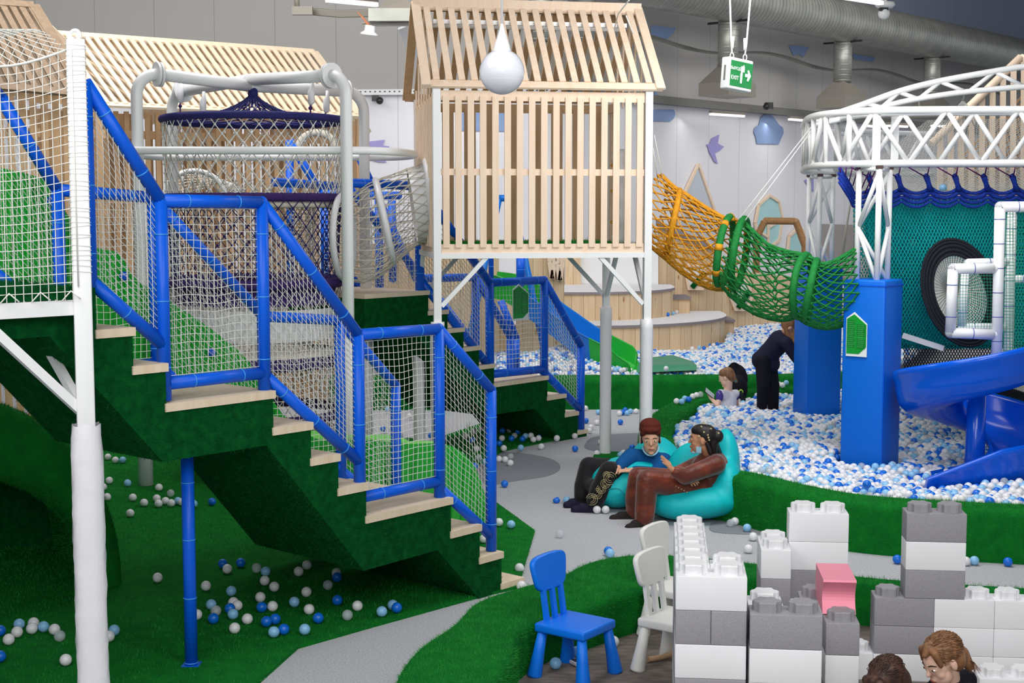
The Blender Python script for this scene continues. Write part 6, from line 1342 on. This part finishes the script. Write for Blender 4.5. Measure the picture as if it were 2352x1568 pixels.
# ================================================================== BEANBAGS AND PEOPLE
def MX(f, u):
    f = Vector(f).normalized(); r = f.cross(Vector(u)).normalized(); u = r.cross(f); return r, f, u, Matrix((r, f, u)).transposed()
def head(c, f, u, s, necks=None):
    r, f, u, M = MX(f, u); P = lambda a, b, d: c+(r*a+f*b+u*d)*s
    pr = [('e', P(0, -.012, .03), (.074*s, .092*s, .086*s), M), ('e', P(0, .03, -.045), (.056*s, .056*s, .062*s), M), ('e', P(0, .035, .01), (.062*s, .056*s, .07*s), M),
          ('c', P(0, .084, .014), .007*s, P(0, .097, -.016), .0105*s), ('e', P(0, .078, -.052), (.024*s, .014*s, .012*s), M), ('e', P(0, .07, -.088), (.022*s, .02*s, .016*s), M),
          ('e', P(.030, .050, -.024), (.027*s, .026*s, .034*s), M), ('e', P(-.030, .050, -.024), (.027*s, .026*s, .034*s), M),
          ('e', P(.075, -.008, -.002), (.010*s, .018*s, .030*s), M), ('e', P(-.075, -.008, -.002), (.010*s, .018*s, .030*s), M)]
    if necks is not None: pr.append(('c', P(0, -.02, -.05), .047*s, necks, .055*s))
    return pr, P, M
def face(par, P, M, s, gaze=0, lipm=None):
    for sg in (-1, 1):
        nm = 'eye'; mb = MB(); e = P(sg*.030, .078, .010); mb.sphere(e, (.0135*s, .007*s, .0058*s), 14, 8, M=M); mb.sphere(e+M @ V(gaze*s, .0050*s, 0), (.0056*s, .0036*s, .0056*s), 12, 8, mi=1, M=M); mb.build(nm, [eye_white, dark], par)
        mb = MB(); mb.tube([P(sg*.012, .085, .030), P(sg*.030, .081, .036), P(sg*.050, .067, .030)], [.003*s, .0038*s, .002*s], 6); mb.build('eyebrow', brow, par)
    mb = MB(); mb.tube([P(-.021, .082, -.053), P(-.008, .090, -.050), P(0, .091, -.051), P(.008, .090, -.050), P(.021, .082, -.053)], [.002*s, .004*s, .004*s, .004*s, .002*s], 8); mb.tube([P(-.018, .082, -.057), P(0, .089, -.059), P(.018, .082, -.057)], [.002*s, .0045*s, .002*s], 8); mb.build('mouth', lipm or lip, par)
def hand(w_, d, n, s=1.0, curl=.4, thumb=1, spread=.12):
    d = Vector(d).normalized(); n = Vector(n); n = (n-d*n.dot(d)).normalized(); sd = d.cross(n)*thumb; M = Matrix((sd, d, n)).transposed()
    pr = [('c', w_-d*.02*s, .024*s, w_+d*.012*s, .026*s), ('e', w_+d*.045*s, (.040*s, .050*s, .017*s), M)]
    for i, (L, off) in enumerate(((.074, .032), (.082, .011), (.076, -.010), (.060, -.030))):
        b = w_+(d*.080+sd*off)*s; fd = (d+sd*(spread*(1.5-i))).normalized(); k1 = b+fd*L*.42*s; f2 = (fd*cos(curl)+n*sin(curl)); k2 = k1+f2*L*.32*s; f3 = fd*cos(curl*2)+n*sin(curl*2); k3 = k2+f3*L*.26*s
        pr += chain([b, k1, k2, k3], [.0092*s, .0086*s, .008*s, .007*s])
    tb = w_+(d*.028+sd*.030)*s; pr += chain([tb, tb+(d*.5+sd*.75)*.04*s, tb+(d*.85+sd*.75+n*.2)*.062*s], [.0125*s, .0105*s, .0085*s]); return pr
# ---- turquoise beanbags
def bag(prims, label, loc, seams):
    t = thing('beanbag', label, 'beanbag', loc); blob('bag_cover', prims, .022, teal_fabric, t, smooth=10)
    for s_ in seams: mb = MB(); mb.tube(spline(s_, 6), .004, 6); mb.build('seam', teal_seam, t)
    return t
g = Zp(1592, 1195, 0)
b2 = Yp(1592, 1152, 12.02)
prims = [('e', V(b2.x+.02, 12.02, .17), (.42, .40, .17)), ('e', V(b2.x-.12, 11.95, .16), (.30, .33, .16)), ('e', V(b2.x+.27, 12.06, .26), (.16, .33, .26)), ('e', V(b2.x+.30, 12.22, .40), (.13, .24, .34)), ('e', V(b2.x+.1, 12.42, .32), (.3, .14, .28)), ('c', V(b2.x+.28, 12.3, .5), .15, Yp(1666, 1040, 12.32), .09), ('c', Yp(1662, 1040, 12.32), .10, Yp(1660, 1016, 12.34), .045)]
bag(prims, 'turquoise beanbag under the woman in brown velvet', (b2.x, 12.02, 0), [[Yp(1650, 1100, 11.95), Yp(1680, 1104, 12.05)], [Yp(1655, 1060, 12.2), Yp(1676, 1062, 12.25)]])
b1_ = Yp(1445, 1130, 12.5)
prims = [('e', V(b1_.x, 12.5, .22), (.37, .36, .22)), ('e', V(b1_.x+.26, 12.75, .30), (.26, .30, .27)), ('e', V(b1_.x-.12, 12.42, .17), (.24, .28, .17)), ('c', V(b1_.x+.28, 12.8, .40), .20, Yp(1520, 1030, 12.95), .07), ('c', Yp(1520, 1030, 12.95), .07, Yp(1521, 1012, 12.98), .035), ('c', Yp(1500, 1085, 12.75), .12, Yp(1545, 1065, 12.8), .10)]
bag(prims, 'turquoise beanbag under the woman in the blue sweater', (b1_.x, 12.5, 0), [[Yp(1375, 1130, 12.2), Yp(1420, 1122, 12.12), Yp(1440, 1150, 12.1)], [Yp(1520, 1015, 12.9), Yp(1550, 1058, 12.72)]])
# ---- woman in brown velvet
W = thing('person', 'woman in brown velvet dress with black beaded headscarf seated on the right beanbag, hand raised', 'person', Yp(1600, 1120, 11.95))
hc = Yp(1611, 1010, 11.92); f = V(-1, .12, -.02); nk = Yp(1634, 1048, 11.98)
pr, P, M = head(hc, f, (.08, 0, 1), 1.06, nk); pel = Yp(1606, 1118, 11.98); ch = Yp(1634, 1075, 12.0)
sN, sF = Yp(1646, 1066, 11.82), Yp(1622, 1058, 12.16); eN, wN = Yp(1573, 1094, 11.66), Yp(1546, 1080, 11.62); eF, wF = Yp(1563, 1085, 12.05), Yp(1572, 1098, 11.80)
kA, aA, tA = Yp(1466, 1094, 12.0), Yp(1452, 1178, 11.98), Yp(1408, 1191, 11.95); kB, aB, tB = Yp(1486, 1102, 11.72), Yp(1480, 1195, 11.68), Yp(1444, 1212, 11.62)
hA, hB = pel+V(0, .09, 0), pel+V(0, -.09, 0)
body = pr+chain([nk, ch, pel], [.06, .12, .13])+chain([sN, eN, wN], [.05, .038, .025])+chain([sF, eF, wF], [.05, .038, .025])+chain([hA, kA, aA], [.075, .05, .035])+chain([hB, kB, aB], [.075, .05, .035])+[('c', ch, .09, sN, .05), ('c', ch, .09, sF, .05)]
body += hand(wN, Yp(1519, 1050, 11.58)-wN, V(-.5, .3, -.6), .98, .12, -1, .16)+hand(wF, Yp(1600, 1108, 11.68)-wF, V(.1, .6, -1), .95, .55, 1, .05)+[('c', aA, .033, tA.lerp(aA, .15), .018), ('c', aB, .033, tB.lerp(aB, .15), .018)]
blob('body', body, .0048, skin2, W, smooth=3); face(W, P, M, 1.06, 0)
dress = chain([nk+V(.02, 0, -.03), ch, pel], [.085, .165, .17])+[('c', ch+V(0, 0, .03), .12, sN, .082), ('c', ch+V(0, 0, .03), .12, sF, .08)]+chain([sN, eN, eN.lerp(wN, .75)], [.083, .072, .052])+chain([sF, eF, eF.lerp(wF, .8)], [.08, .07, .05])+chain([pel, pel.lerp(kB, .25)], [.17, .13])
drs = blob('dress', dress, .013, velvet, W, smooth=4)
tr = chain([hA, hA.lerp(kA, .6), kA, kA.lerp(aA, .6), aA+V(.03, 0, .02)], [.12, .105, .088, .085, .085])+chain([hB, hB.lerp(kB, .6), kB, kB.lerp(aB, .6), aB+V(0, 0, .03)], [.12, .11, .092, .09, .085])+[('c', hA, .13, hB, .13)]
blob('trousers', tr, .013, velvet, W, smooth=4)
for a, t_ in ((aA, tA), (aB, tB)):
    h = a+V(.02, 0, -.035); blob('sock', [('c', a+V(0, 0, .05), .044, h, .048), ('c', h, .046, t_, .037), ('c', h, .047, a.lerp(t_, .6), .045)], .009, sock_black, W)
scarf = [('e', P(0, -.005, .075), (.081, .094, .058), M), ('e', P(0, -.035, .045), (.086, .098, .086), M), ('e', P(0, -.13, .03), (.055, .05, .055), M), ('c', P(0, -.09, -.02), .05, P(0, -.10, -.10), .03)]
sc2 = blob('headscarf', scarf, .009, hair_black, W); mb = MB()
for a, b, d in ((.085, .02, .04), (.09, -.02, .075), (.06, 0, .115), (.07, -.075, .10), (.075, -.05, .05), (.08, -.055, .03), (.075, -.06, .01), (.03, -.02, .135), (.05, -.135, .06)): mb.sphere(P(-a, b, d), .009, 8, 6); mb.sphere(P(a, b, d), .009, 8, 6)
mb.build('gold_beads', gold, sc2)
blob('hair', [('c', P(0, -.10, -.02), .035, Yp(1650, 1045, 12.02), .04), ('c', Yp(1650, 1045, 12.02), .04, Yp(1655, 1090, 11.98), .025)]+[('c', P(-.06, -.045, -.02), .02, P(-.05, -.07, -.10), .02)], .009, hair_black, W)
mb = MB(); mm = M.to_4x4(); mm.translation = P(-.058, .022, -.072); mb.box(None, (.014, .046, .056), M=mm, bev=.006); mm.translation = P(0, .058, -.098); mb.box(None, (.07, .04, .02), M=mm, bev=.008); mb.tube([P(-.074, 0, .02), P(-.064, .015, -.055)], .0015, 4); mb.build('face_mask', mask_blue, W)
mb = MB(); 
for i in range(9): mb.sphere(Yp(1527+6.2*i, 1101+3.4*i, 11.74-.004*i)+V(0, -.03, 0), .006, 6, 5)
mb.build('trim_beads', gold, drs)
# ---- woman in the blue sweater
W = thing('person', 'woman in blue sweater and maroon turban reclining on the left beanbag', 'person', Yp(1430, 1085, 12.5))
hc = Yp(1494, 1011, 12.42); nk = Yp(1497, 1044, 12.5); pr, P, M = head(hc, (-.04, -1, -.06), (-.02, 0, 1), 1.12, nk)
pel = Yp(1432, 1092, 12.5); ch = Yp(1488, 1066, 12.55); sL, sR = Yp(1450, 1048, 12.42), Yp(1524, 1060, 12.52); eL_, wL = Yp(1428, 1066, 12.3), Yp(1421, 1073, 12.22); eR_, wR = Yp(1502, 1088, 12.35), Yp(1450, 1080, 12.2)
kA, aA, tA = Yp(1352, 1070, 12.5), Yp(1332, 1148, 12.42), Yp(1302, 1160, 12.4); kB, aB, tB = Yp(1398, 1080, 12.22), Yp(1362, 1160, 12.22), Yp(1320, 1170, 12.22); hA, hB = pel+V(0, .08, 0), pel+V(0, -.08, 0)
body = pr+chain([nk, ch, pel], [.06, .12, .12])+chain([sL, eL_, wL], [.045, .035, .026])+chain([sR, eR_, wR], [.045, .035, .026])+chain([hA, kA, aA], [.07, .05, .035])+chain([hB, kB, aB], [.07, .05, .035])+[('c', ch, .08, sL, .05), ('c', ch, .08, sR, .05), ('c', aA, .033, tA.lerp(aA, .15), .018), ('c', aB, .033, tB.lerp(aB, .15), .018)]
body += hand(wL, V(-.7, -.3, -.35), V(0, 0, -1), .9, .5, 1, .05)+hand(wR, V(-1, -.1, 0), V(0, .2, -1), .9, .5, -1, .05)
blob('body', body, .0048, skin, W, smooth=3); face(W, P, M, 1.12, .0028)
sw = chain([nk+V(0, 0, -.03), ch, pel.lerp(ch, .35)], [.085, .15, .14])+[('c', ch, .13, sL, .078), ('c', ch, .13, sR, .085)]+chain([sL, eL_, wL.lerp(eL_, .3)], [.078, .062, .045])+chain([sR, eR_, eR_.lerp(wR, .8)], [.08, .065, .05])
blob('sweater', sw, .012, blue_knit, W)
sk = chain([pel, hA.lerp(kA, .5), kA, kA.lerp(aA, .6), aA+V(.02, 0, .04)], [.14, .11, .085, .085, .075])+chain([pel, hB.lerp(kB, .5), kB, kB.lerp(aB, .6), aB+V(.02, 0, .04)], [.14, .11, .085, .09, .08])+[('c', kA.lerp(aA, .5), .06, kB.lerp(aB, .5), .06)]
skt = blob('skirt', sk, .013, black_velvet, W)
for a, t_ in ((aA, tA), (aB, tB)):
    h = a+V(.02, 0, -.04); blob('sock', [('c', a+V(0, 0, .04), .044, h, .048), ('c', h, .046, t_, .037), ('c', h, .049, a.lerp(t_, .6), .045)], .009, sock_navy, W)
mb = MB()
for i, (x, y, r) in enumerate(((1404, 1098, .055), (1393, 1110, .04), (1384, 1122, .04), (1374, 1133, .045), (1362, 1146, .05), (1396, 1090, .03))):
    c = Yp(x-3, y, 12.2-.085)
    for q in (1, .65, .35): mb.tube([c+V(r*q*cos(a), -.012+.02*sin(a)*0, r*q*sin(a)) for a in np.linspace(.3+i, .3+i+4.9, 14)], .0022, 5)
mb.build('embroidery', gold, skt)
tb = [('e', P(0, -.010, .092), (.100, .112, .052), M), ('e', P(0, -.02, .120), (.094, .104, .062), M), ('e', P(0, -.035, .045), (.092, .09, .07), M), ('c', P(-.05, .03, .07), .035, P(.05, .03, .07), .035), ('e', P(0, -.055, .04), (.083, .075, .07), M)]
tbn = blob('turban', tb, .006, turban_m, W, smooth=2)
blob('hair', [('c', P(-.066, .02, .045), .012, P(-.070, .005, -.02), .009), ('c', P(.066, .02, .045), .012, P(.070, .005, -.02), .009), ('c', P(-.03, .066, .072), .012, P(.03, .066, .072), .012)], .006, hair_black, W)
mb = MB(); mb.tube([P(.064*cos(a), .008+.062*abs(sin(a)), -.045-.062*abs(sin(a))) for a in np.linspace(0, pi, 14)], .0075, 8); mb.build('face_mask', mask_blue, W)
# ---- child sitting in the pit
W = thing('person', 'small child in white top seen from behind, sitting in the ball pit with a phone', 'person', Yp(1668, 935, 16.5)); hc = Yp(1668, 867, 16.5); nk = Yp(1672, 892, 16.52)
pr, P, M = head(hc, (-.80, .35, -.35), (-.25, .1, 1), .92, nk); pel = Yp(1668, 942, 16.55); ch = Yp(1672, 912, 16.55); s1_, s2_ = Yp(1655, 903, 16.42), Yp(1690, 903, 16.6)
e1, w1 = Yp(1648, 931, 16.35), Yp(1631, 912, 16.45); e2, w2_ = Yp(1692, 928, 16.7), Yp(1652, 908, 16.85)
body = pr+chain([nk, ch, pel], [.045, .08, .09])+chain([s1_, e1, w1], [.034, .028, .02])+chain([s2_, e2, w2_], [.034, .028, .02])+[('c', ch, .06, s1_, .036), ('c', ch, .06, s2_, .036)]+chain([pel, pel+V(-.3, .25, .02), pel+V(-.5, .3, -.12)], [.06, .05, .03])+hand(w1, V(-.4, .2, .6), V(1, 0, 0), .7, .3, 1, .06)
blob('body', body, .006, skin_kid, W, smooth=3); blob('shirt', chain([nk+V(0, 0, -.04), ch, pel], [.05, .105, .125])+[('c', ch, .09, s1_, .05), ('c', ch, .09, s2_, .05)], .012, white_cloth, W); face(W, P, M, .92)
blob('sleeve', [('c', s1_+V(-.01, -.01, 0), .045, s1_.lerp(e1, .4), .045)], .008, violet_cloth, W, 'violet dotted sleeve'); blob('sleeve', [('c', s2_+V(.01, 0, 0), .04, s2_.lerp(e2, .35), .038)], .008, violet_cloth, W, 'violet dotted sleeve')
mb = MB()
for a in range(7): mb.sphere(s1_+V(-.03+.018*a*.6, -.05, .02-.016*(a % 4)), .006, 6, 5)
mb.build('sleeve_dots', white_cloth, W)
blob('hair', [('e', P(0, -.03, .045), (.078, .088, .078), M), ('e', P(0, -.07, 0), (.07, .05, .07), M), ('c', P(.01, -.09, -.05), .025, P(.02, -.10, -.09), .02), ('e', P(-.03, .0, .07), (.05, .06, .05), M)], .008, hair_brown, W)
MB().tube([P(.02+.022*cos(a), -.10, -.07+.022*sin(a)) for a in np.linspace(0, 2*pi, 10, endpoint=False)], .008, 6, closed=True).build('hair_tie', rope_teal, W)
p = Yp(1630, 903, 16.42); M_ = Matrix.Translation(p) @ Matrix.Rotation(radians(20), 4, 'Z') @ Matrix.Rotation(radians(38), 4, 'Y') @ Matrix.Rotation(radians(50), 4, 'X')
t = thing('phone', 'flat phone with bright screen held by the child in the ball pit', 'phone', p); MB().box(None, (.15, .075, .009), M=M_, bev=.003).build('phone_case', black_plastic, t); MB().box(None, (.138, .066, .002), M=M_ @ Matrix.Translation((0, 0, .0055))).build('screen', phone_m, t)
t = thing('backpack', 'black backpack leaning on the curb behind the seated child', 'backpack', Yp(1698, 905, 17.3)); blob('bag_body', [('e', Yp(1690, 872, 17.25), (.15, .10, .20)), ('e', Yp(1697, 893, 17.15), (.11, .09, .16)), ('c', Yp(1700, 905, 17.0), .04, Yp(1708, 918, 16.95), .03)], .015, black_cloth, t)
MB().tube(spline([Yp(1672, 845, 17.2), Yp(1684, 834, 17.2), Yp(1696, 838, 17.2)], 5), .012, 8).build('carry_loop', black_cloth, t); MB().tube([Yp(1702+4*cos(a), 900+5*sin(a), 17.0) for a in np.linspace(0, 2*pi, 10, endpoint=False)], .008, 6, closed=True).build('lime_clip', mat('lime', srgb(170, 220, 60), .4), t, 'lime green clip')
# ---- person bending over
W = thing('person', 'person in navy jacket and black trousers bending over in the ball pit', 'person', Yp(1765, 940, 16.4)); hc = Yp(1814, 754, 16.3); nk = Yp(1811, 768, 16.35)
pr, P, M = head(hc, (.75, -.1, -.75), (.6, 0, .6), 1.0, nk); pel = Yp(1757, 822, 16.4); ch = Yp(1792, 783, 16.38); s1_, s2_ = Yp(1806, 788, 16.2), Yp(1800, 776, 16.55); e1, w1 = Yp(1826, 818, 16.15), Yp(1842, 845, 16.2); e2, w2_ = Yp(1828, 800, 16.6), Yp(1846, 830, 16.6)
k1, a1_, k2_, a2_ = Yp(1753, 885, 16.3), Yp(1749, 950, 16.4), Yp(1775, 885, 16.45), Yp(1776, 948, 16.5); h1, h2 = pel+V(-.03, -.06, -.03), pel+V(.05, .07, -.03)
body = pr+chain([nk, ch, pel], [.055, .10, .11])+chain([s1_, e1, w1], [.042, .034, .024])+chain([s2_, e2, w2_], [.042, .034, .024])+chain([h1, k1, a1_], [.065, .046, .034])+chain([h2, k2_, a2_], [.065, .046, .034])+hand(w1, V(.3, 0, -1), V(0, 0, -1)+V(1, 0, 0), .85, .3)+[('c', a1_, .034, a1_+V(.1, -.05, -.03), .026), ('c', a2_, .034, a2_+V(.1, -.05, -.03), .026)]
blob('body', body, .007, skin, W, smooth=3); face(W, P, M, 1.0)
blob('jacket', chain([nk+V(-.02, 0, -.01), ch, ch.lerp(pel, .5), pel, pel+V(-.0, 0, -.05)], [.075, .135, .125, .125, .12])+[('c', ch, .12, s1_, .075), ('c', ch, .12, s2_, .075)]+chain([s1_, e1, w1], [.075, .062, .045])+chain([s2_, e2, w2_], [.075, .062, .045])+[('c', pel+V(-.04, 0, -.02), .12, pel+V(.07, 0, -.07), .11)], .014, navy_cloth, W)
blob('trousers', chain([h1, k1, a1_], [.10, .075, .058])+chain([h2, k2_, a2_], [.10, .08, .062])+[('c', h1, .10, h2, .10)], .013, black_cloth, W)
blob('hair', [('e', P(0, -.03, .04), (.085, .09, .085), M), ('c', P(.0, 0, .08), .06, Yp(1826, 790, 16.2), .035), ('c', P(-.06, .0, .0), .03, Yp(1830, 795, 16.15), .025), ('c', P(0, -.08, 0), .05, Yp(1812, 775, 16.25), .03)], .009, hair_chest, W)
# ---- two children at the lower right
W = thing('person', 'girl with light brown hair in dark top looking down beside the white blocks', 'person', Zp(2185, 1760, 0)); hc = Yp(2164, 1519, 6.55); nk = Yp(2178, 1556, 6.6)
pr, P, M = head(hc, (-.80, -.35, -.42), (-.22, -.05, 1), 1.0, nk); pel = V(nk.x+.05, 6.72, .12); ch = V(nk.x+.03, 6.66, .30); s1_, s2_ = ch+V(-.09, -.08, .05), ch+V(.10, .08, .05); e1, w1 = V(ch.x-.12, 6.45, .2), V(ch.x-.24, 6.4, .14); e2, w2_ = V(ch.x+.06, 6.7, .16), V(ch.x-.14, 6.62, .10)
body = pr+chain([nk, ch, pel], [.045, .085, .095])+chain([s1_, e1, w1], [.034, .028, .02])+chain([s2_, e2, w2_], [.034, .028, .02])+[('c', ch, .07, s1_, .036), ('c', ch, .07, s2_, .036)]+chain([pel, V(pel.x-.28, 6.5, .14), V(pel.x-.1, 6.3, .06)], [.07, .05, .035])+chain([pel, V(pel.x-.25, 6.85, .12), V(pel.x-.4, 6.6, .06)], [.07, .05, .035])+hand(w1, V(-1, 0, -.2), V(0, 0, -1), .7, .5)+hand(w2_, V(-1, 0, -.2), V(0, 0, -1), .7, .5, -1)
blob('body', body, .0045, skin_kid, W, smooth=3); face(W, P, M, 1.0); blob('top', chain([nk+V(0, 0, -.035), ch, pel], [.062, .12, .12])+[('c', ch, .10, s1_, .055), ('c', ch, .10, s2_, .055)]+chain([s1_, e1, w1], [.055, .045, .034])+chain([s2_, e2, w2_], [.055, .045, .034]), .009, black_cloth, W); blob('trousers', chain([pel, V(pel.x-.28, 6.5, .14), V(pel.x-.1, 6.3, .06)], [.1, .07, .05])+chain([pel, V(pel.x-.25, 6.85, .12), V(pel.x-.4, 6.6, .06)], [.1, .07, .05]), .01, navy_cloth, W)
hairg = [('e', P(0, -.03, .05), (.084, .095, .080), M), ('e', P(0, -.055, 0), (.082, .062, .085), M), ('c', P(.045, .045, .085), .022, P(.062, .05, .03), .014), ('c', P(-.045, .045, .085), .022, P(-.062, .05, .03), .014), ('c', P(0, .04, .10), .03, P(0, .075, .082), .015), ('c', P(.0, -.10, -.03), .05, P(0, -.13, -.11), .022)]
hrg = blob('hair', hairg, .006, hair_brown, W, smooth=2); mb = MB(); r2 = random.Random(4)
for i in range(420):
    a = r2.uniform(-pi, pi); el_ = r2.uniform(-.2, 1.4); d = V(.086*cos(el_)*cos(a), -.03+.097*cos(el_)*sin(a), .05+.082*sin(el_)); 
    if d.y > .05 and d.z < .09: continue
    p0 = P(*d); n_ = V(d.x/.086, (d.y+.03)/.097, (d.z-.05)/.082).normalized(); t1 = V(r2.uniform(-.3, .3), -1, -.7); t1 = (t1-n_*t1.dot(n_)).normalized()*.045; q = P(*(d+t1*.5+n_*.0015)); q2 = P(*(d+t1-n_*.012)); mb.tube([P(*(d-n_*.006)), q, q2], [.0016, .002, .0008], 4, cap=False)
for i in range(40): a = r2.uniform(-.04, .04); p0 = P(a, -.11, -.04); mb.tube([p0, P(a*1.2, -.135, -.08), P(a*1.5+r2.uniform(-.015, .015), -.13+r2.uniform(-.02, .02), -.135)], [.002, .0016, .0006], 4, cap=False)
mb.build('hair_strands', hair_brown, hrg)
W = thing('person', 'child with dark brown hair, only the head showing at the lower right edge', 'person', Zp(2060, 1800, 0)); hc = Yp(2040, 1574, 6.35); nk = hc+V(.04, .05, -.13)
pr, P, M = head(hc, (-.62, -.42, -.62), (-.3, -.1, 1), .98, nk); ch = V(nk.x+.03, 6.45, .22); pel = V(nk.x+.05, 6.5, .11); s1_, s2_ = ch+V(-.08, -.08, .03), ch+V(.09, .07, .03)
body = pr+chain([nk, ch, pel], [.045, .085, .095])+chain([s1_, s1_+V(-.05, -.08, -.1), s1_+V(-.15, -.1, -.12)], [.034, .028, .02])+chain([s2_, s2_+V(.0, -.08, -.1), s2_+V(-.12, -.16, -.13)], [.034, .028, .02])+chain([pel, pel+V(-.2, -.1, .0), pel+V(-.3, .1, -.06)], [.07, .05, .04])
blob('body', body, .0045, skin_kid, W, smooth=3); face(W, P, M, .98); blob('top', chain([nk+V(0, 0, -.04), ch, pel], [.06, .11, .12])+[('c', ch, .1, s1_, .055), ('c', ch, .1, s2_, .055)], .01, navy_cloth, W)
hrd = blob('hair', [('e', P(0, -.03, .05), (.084, .095, .080), M), ('e', P(0, -.055, 0), (.082, .062, .085), M), ('c', P(.04, .05, .085), .026, P(.02, .078, .055), .015), ('c', P(-.04, .05, .085), .026, P(-.05, .07, .045), .015), ('c', P(0, .05, .09), .026, P(-.01, .085, .06), .014)], .006, hair_dark, W, smooth=2); mb = MB()
for i in range(380):
    a = r2.uniform(-pi, pi); el_ = r2.uniform(-.1, 1.4); d = V(.086*cos(el_)*cos(a), -.03+.097*cos(el_)*sin(a), .05+.082*sin(el_)); s_ = 1 if d.y > .02 else -1
    n_ = V(d.x/.086, (d.y+.03)/.097, (d.z-.05)/.082).normalized(); t1 = V(r2.uniform(-.4, .4), s_, -.7); t1 = (t1-n_*t1.dot(n_)).normalized()*.045; mb.tube([P(*(d-n_*.006)), P(*(d+t1*.5+n_*.0015)), P(*(d+t1-n_*.012))], [.0018, .0022, .0008], 4, cap=False)
mb.build('hair_strands', hair_dark, hrd)
for o in list(bpy.data.objects):
    if o.get('label') and not o.parent and not (4 <= len(o['label'].split()) <= 16): print('LABEL', len(o['label'].split()), o.name, o['label'])
